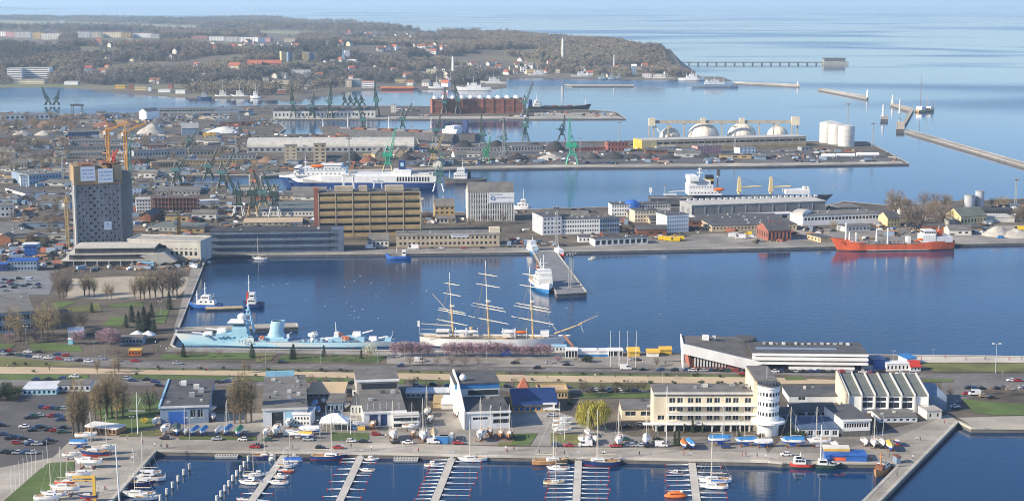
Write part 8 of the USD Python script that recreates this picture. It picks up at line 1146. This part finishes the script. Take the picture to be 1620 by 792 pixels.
for i, (x, y, c) in enumerate(((1150, 432, 'bright_blue'), (1182, 428, 'sky_blue'), (620, 345, 'bright_blue'), (655, 348, 'yellow'))): p = thing('container', dict(bright_blue='bright blue', sky_blue='pale blue', yellow='yellow')[c] + f' steel container in the boat yard, {ordn(i + 1)} as placed along the quay' if 0 else ('bright blue container beside the tan covered boat', 'pale blue container right of the bright blue one', 'small blue container on the yard lawn', 'small yellow container on the yard lawn')[i], 'container', G(*q('n', x, y))); s_ = 1 if i < 2 else .6; part(p, 'body', S().box(-2.6 * s_, 2.6 * s_, -1.3, 1.3, 0, 3.0 * s_), c); part(p, 'door', S().box(2.6 * s_, 2.65 * s_, -1.1, 1.1, .2, 2.7 * s_), 'grey'); part(p, 'top_frame', S().box(-2.7 * s_, 2.7 * s_, -1.4, 1.4, 3.0 * s_, 3.1 * s_), 'grey')
A, w, rz = frame_of('j', 1535, 690, 1640, 690); p = thing('tank_trailer', 'bright blue tank under the pink trees', 'tank', A, rz); part(p, 'tank', S().tube((0, 0, 2.4), (5, 0, 2.4), 1.8, n=14), 'blue', smooth=40); part(p, 'frame', S().box(.5, 5, -1.6, 1.6, .2, 1), 'dark_grey')
p = thing('hangar_skylights', 'row of white skylight monitors', 'x', G(0, 0)) if 0 else None
# skylights on the red warehouse and vaults on the grey one belong to their roofs
def roof_bits():
    A, w, rz = frame_of('', 684, 180, 828, 178.5); h = zat(A, 157.5) - 2
    for i in range(10): part('/World/warehouse_001', 'skylight', S().side([(w * (i + .35) / 10 - 2.2, h + .3), (w * (i + .35) / 10, h + 4.2), (w * (i + .35) / 10 + 3.4, h + .3)], 1.5, 32), 'white')
    for i in range(10): part('/World/warehouse_001', 'pilaster', S().box(w * i / 9 - .5, w * i / 9 + .5, -.7, -.02, 0, h + .2), 'brick')
    A, w, rz = frame_of('', 432, 187.2, 594, 186); h = zat(A, 176) - 2
    for i in range(9):
        x = w * (i + .5) / 9; t = np.linspace(0, math.pi, 7); part('/World/warehouse_002', 'vault', S().side([(x - 8 * math.cos(a), h + .36 + 4.6 * math.sin(a)) for a in t], 8, 29), 'roof_dark')
roof_bits()
b('reefer_warehouse', 'warehouse', 'long quay warehouse with white roof and grey glazed wall in front of the reefer ship', '', (1094, 345, 1306, 337.5, 325), 28, 'grey', 'roof_pale', win=(10, 1, .94, .75, .0, 1, .18, 1.02), glass='mid_grey', lwin=(2, 1, .4, .4)); b('lean_to', 'shed', 'white roofed lean-to along the front of the long quay warehouse', '', (1097, 352, 1308, 344, 343.5), 9, 'offwhite', 'white', win=(14, 1, .6, .6))
A, w, rz = frame_of('', 1092, 343.5, 1306, 336); h = zat(A, 325) - 2; p = thing('roof_monitors', 'row of small white roof lights along the back edge of the long warehouse', 'skylights', A + np.array([0, 26, 0]), rz)
for i in range(22): part(p, 'roof_light', S().box(w * i / 22 + .5, w * i / 22 + 3.4, 0, 1.6, h + .36, h + 2.0), 'white')
p = thing('dome_roof', 'deep blue half dome with a white back on the waterside office', 'dome', G(750, 0) if 0 else G(*q('g', 752, 602)) + np.array([0, 8, 0])); hd = zat(G(*q('g', 752, 602)), q('g', 0, 505)[1]) - 2; part(p, 'shell', S().lathe([(7, 0), (7, hd * .55), (6, hd * .78), (3.6, hd * .95), (.1, hd)], 18), 'blue', smooth=True); part(p, 'drum', S().lathe([(7.2, 0), (7.2, hd * .3), (7, hd * .3)], 18), 'offwhite')
# small sheds and stores filling the working yards
sl = []
for nm, p_, x0, x1, y0, y1, n in (('in the yards behind the tower', 'e', 820, 1600, 110, 420, 34), ('in the western works', 'e', -20, 420, 90, 420, 26), ('on the yard edge west of the podium', 'e', 0, 450, 480, 780, 12), ('below the scaffolded frame', 'e', 860, 1300, 590, 720, 9), ('along the shipyard quay by the ferry', 'f', 0, 1000, 440, 500, 16), ('on the coal quay road', 'f', 0, 1600, 190, 290, 22), ('on the terminal quay', 'g', 880, 1600, 190, 245, 14), ('at the inner harbour', 'a', 520, 1600, 715, 790, 18), ('behind the quay offices', 'g', 0, 1250, 600, 720, 10), ('on the land behind the red ship', 'h', 200, 1300, 590, 720, 12)):
    for _ in range(n):
        x, y = R.uniform(x0, x1), R.uniform(y0, y1); P = G(*q(p_, x, y))
        if not LAND.buffer(-8).contains(sg.Point(P[0], P[1])) or any(math.hypot(P[0] - f[0], P[1] - f[1]) < f[2] * .75 + 6 for f in FOOT): continue
        FOOT.append((P[0], P[1], 9)); sl.append(dict(where=nm, x=q(p_, x, y)[0], P=P, k=R.randrange(6)))
SK = [('concrete', 'roof_grey', 'flat', 'grey flat roofed shed'), ('beige', 'roof_dark', 'gable', 'tan gabled shed'), ('offwhite', 'roof_grey', 'gable', 'pale gabled shed'), ('slate_blue', 'roof_grey', 'flat', 'blue grey store'), ('rust', 'roof_dark', 'gable', 'rusty brown shed'), ('ochre', 'roof_dark', 'flat', 'ochre store with dark roof')]
for i, (m, r_, kd, d) in enumerate(SK):
    def bd(path, m=m, r_=r_, kd=kd):
        s = S(); pn = facade(s, (-7, -4, 0), (1, 0, 0), [(.8, 3.6, .2, 3.0), (6, 8, 1.4, 2.8), (10, 12, 1.4, 2.8)], 14, 4.4); s.box(-7, 7, -3.6, 4, .01, 4.38)
        if kd == 'gable': s.add([(-7, -4, 4.4), (-7, 4, 4.4), (-7, 0, 6.8), (7, -4, 4.4), (7, 4, 4.4), (7, 0, 6.8)], [[0, 2, 1], [3, 4, 5]]); part(path, 'roof', S().endp([(-4.4, 4.2), (0, 6.9), (4.4, 4.2), (4.4, 4.5), (0, 7.2), (-4.4, 4.5)], -7.3, 7.3), r_)
        else: part(path, 'roof', S().box(-7.3, 7.3, -4.3, 4.3, 4.4, 4.75), r_); part(path, 'roof_vent', S().box(2, 3.4, -1, .6, 4.75, 5.6), 'zinc')
        part(path, 'wall', s, m); part(path, 'door', pn[0][0], 'dark_grey'); part(path, 'window', pn[1][0], 'glass'); part(path, 'window', pn[2][0], 'glass')
    klass(f'shed_{i}', bd)
for t in sl: t['desc'] = SK[t['k']][3]
for t in label_all(sl): inst('yard_shed', t['label'], 'shed', f"shed_{t['k']}", t['P'], R.choice([0, .05, .1, -.1, 1.5]), (R.uniform(.8, 2.6), R.uniform(.8, 1.7), R.uniform(.7, 1.2)), 'sheds ' + t['where'])
# loose stock, pallets, pipes and scrap lying about the working yards: nobody could count it
def clutter():
    regs = [([(0,190),(440,190),(440,300),(330,340),(320,400),(0,400)], 5200), ([(430,440 - 240),(740,238),(740,262),(440,272)], 1600), ([(660,226),(1000,226),(1420,240),(1430,256),(740,263)], 1500), ([(0,178),(430,168),(430,200),(0,205)], 1500), ([(430,170),(985,178),(985,186),(430,186)], 500), ([(668,336),(1320,328),(1620,316),(1620,380),(1000,388),(668,396)], 1500), ([(330,300),(660,306),(660,340),(505,372),(330,360)], 1100), ([(97,405),(320,405),(320,425),(97,430)], 500), ([(0,395),(120,395),(90,430),(0,425)], 200)]
    P = []
    for pts, n in regs:
        pg = sg.Polygon(pts).buffer(0); x0, y0, x1, y1 = pg.bounds; k = 0; cs = [(R.uniform(x0, x1), R.uniform(y0, y1)) for _ in range(n // 14)]
        while k < n:
            c = R.choice(cs); x, y = c[0] + R.gauss(0, 7), c[1] + R.gauss(0, 1.6)
            k += 1
            if pg.contains(sg.Point(x, y)):
                g = G(x, y)
                if LAND.buffer(-2).contains(sg.Point(g[0], g[1])) and not any(math.hypot(g[0] - f[0], g[1] - f[1]) < f[2] * .9 for f in FOOT): P.append((g[0], g[1], 2.0))
    mk = lambda s, m: (s, m); pr = [mk(S().box(-1.5, 1.5, -.7, .7, 0, 1.1), 'dark_grey'), mk(S().box(-3, 3, -1.2, 1.2, 0, 2.6), 'slate_blue'), mk(S().box(-1, 1, -1, 1, 0, 1.5), 'offwhite'), mk(S().tube((-4, 0, .5), (4, .3, .5), .5, n=6), 'wood'), mk(S().box(-2, 2, -1.5, 1.5, 0, .8, top=.6), 'earth'), mk(S().box(-3, 3, -1.2, 1.2, 0, 2.6), 'brick'), mk(S().box(-2.2, 2.2, -.9, .9, .3, 1.4).box(-1, 1.2, -.8, .8, 1.4, 2.0), 'car_white'), mk(S().box(-2.2, 2.2, -.9, .9, .3, 1.4).box(-1, 1.2, -.8, .8, 1.4, 2.0), 'car_black'), mk(S().box(-5, 5, -.2, .2, 0, 1.6), 'concrete'), mk(S().box(-2, 2, -1.4, 1.4, 0, 1.6, top=.5), 'coal')]
    n = len(P); scatter('/World/yard_clutter', pr, P, NR.choice(10, n, p=[.2, .05, .05, .16, .2, .02, .03, .09, .06, .14]), NR.uniform(.5, 1.3, n), NR.choice([0, .1, 1.5, .8, -.3], n), label='scattered stock, crates, pipes and scrap on the working yards', cat='clutter')
clutter()
# the air between here and the horizon
hz = usdkit.material(stage, '/World/Looks/air', {'v': ('principled_volume', {'color': (.60, .82, 1.0), 'density': HAZE_DENSITY, 'anisotropy': .15})}, volume='v.volume')
pr = mesh('/World/haze', S().box(-52000, 52000, -5000, 52000, -4, 190), hz); put(pr, kind='stuff', label='thin blue haze over the bay', category='haze')
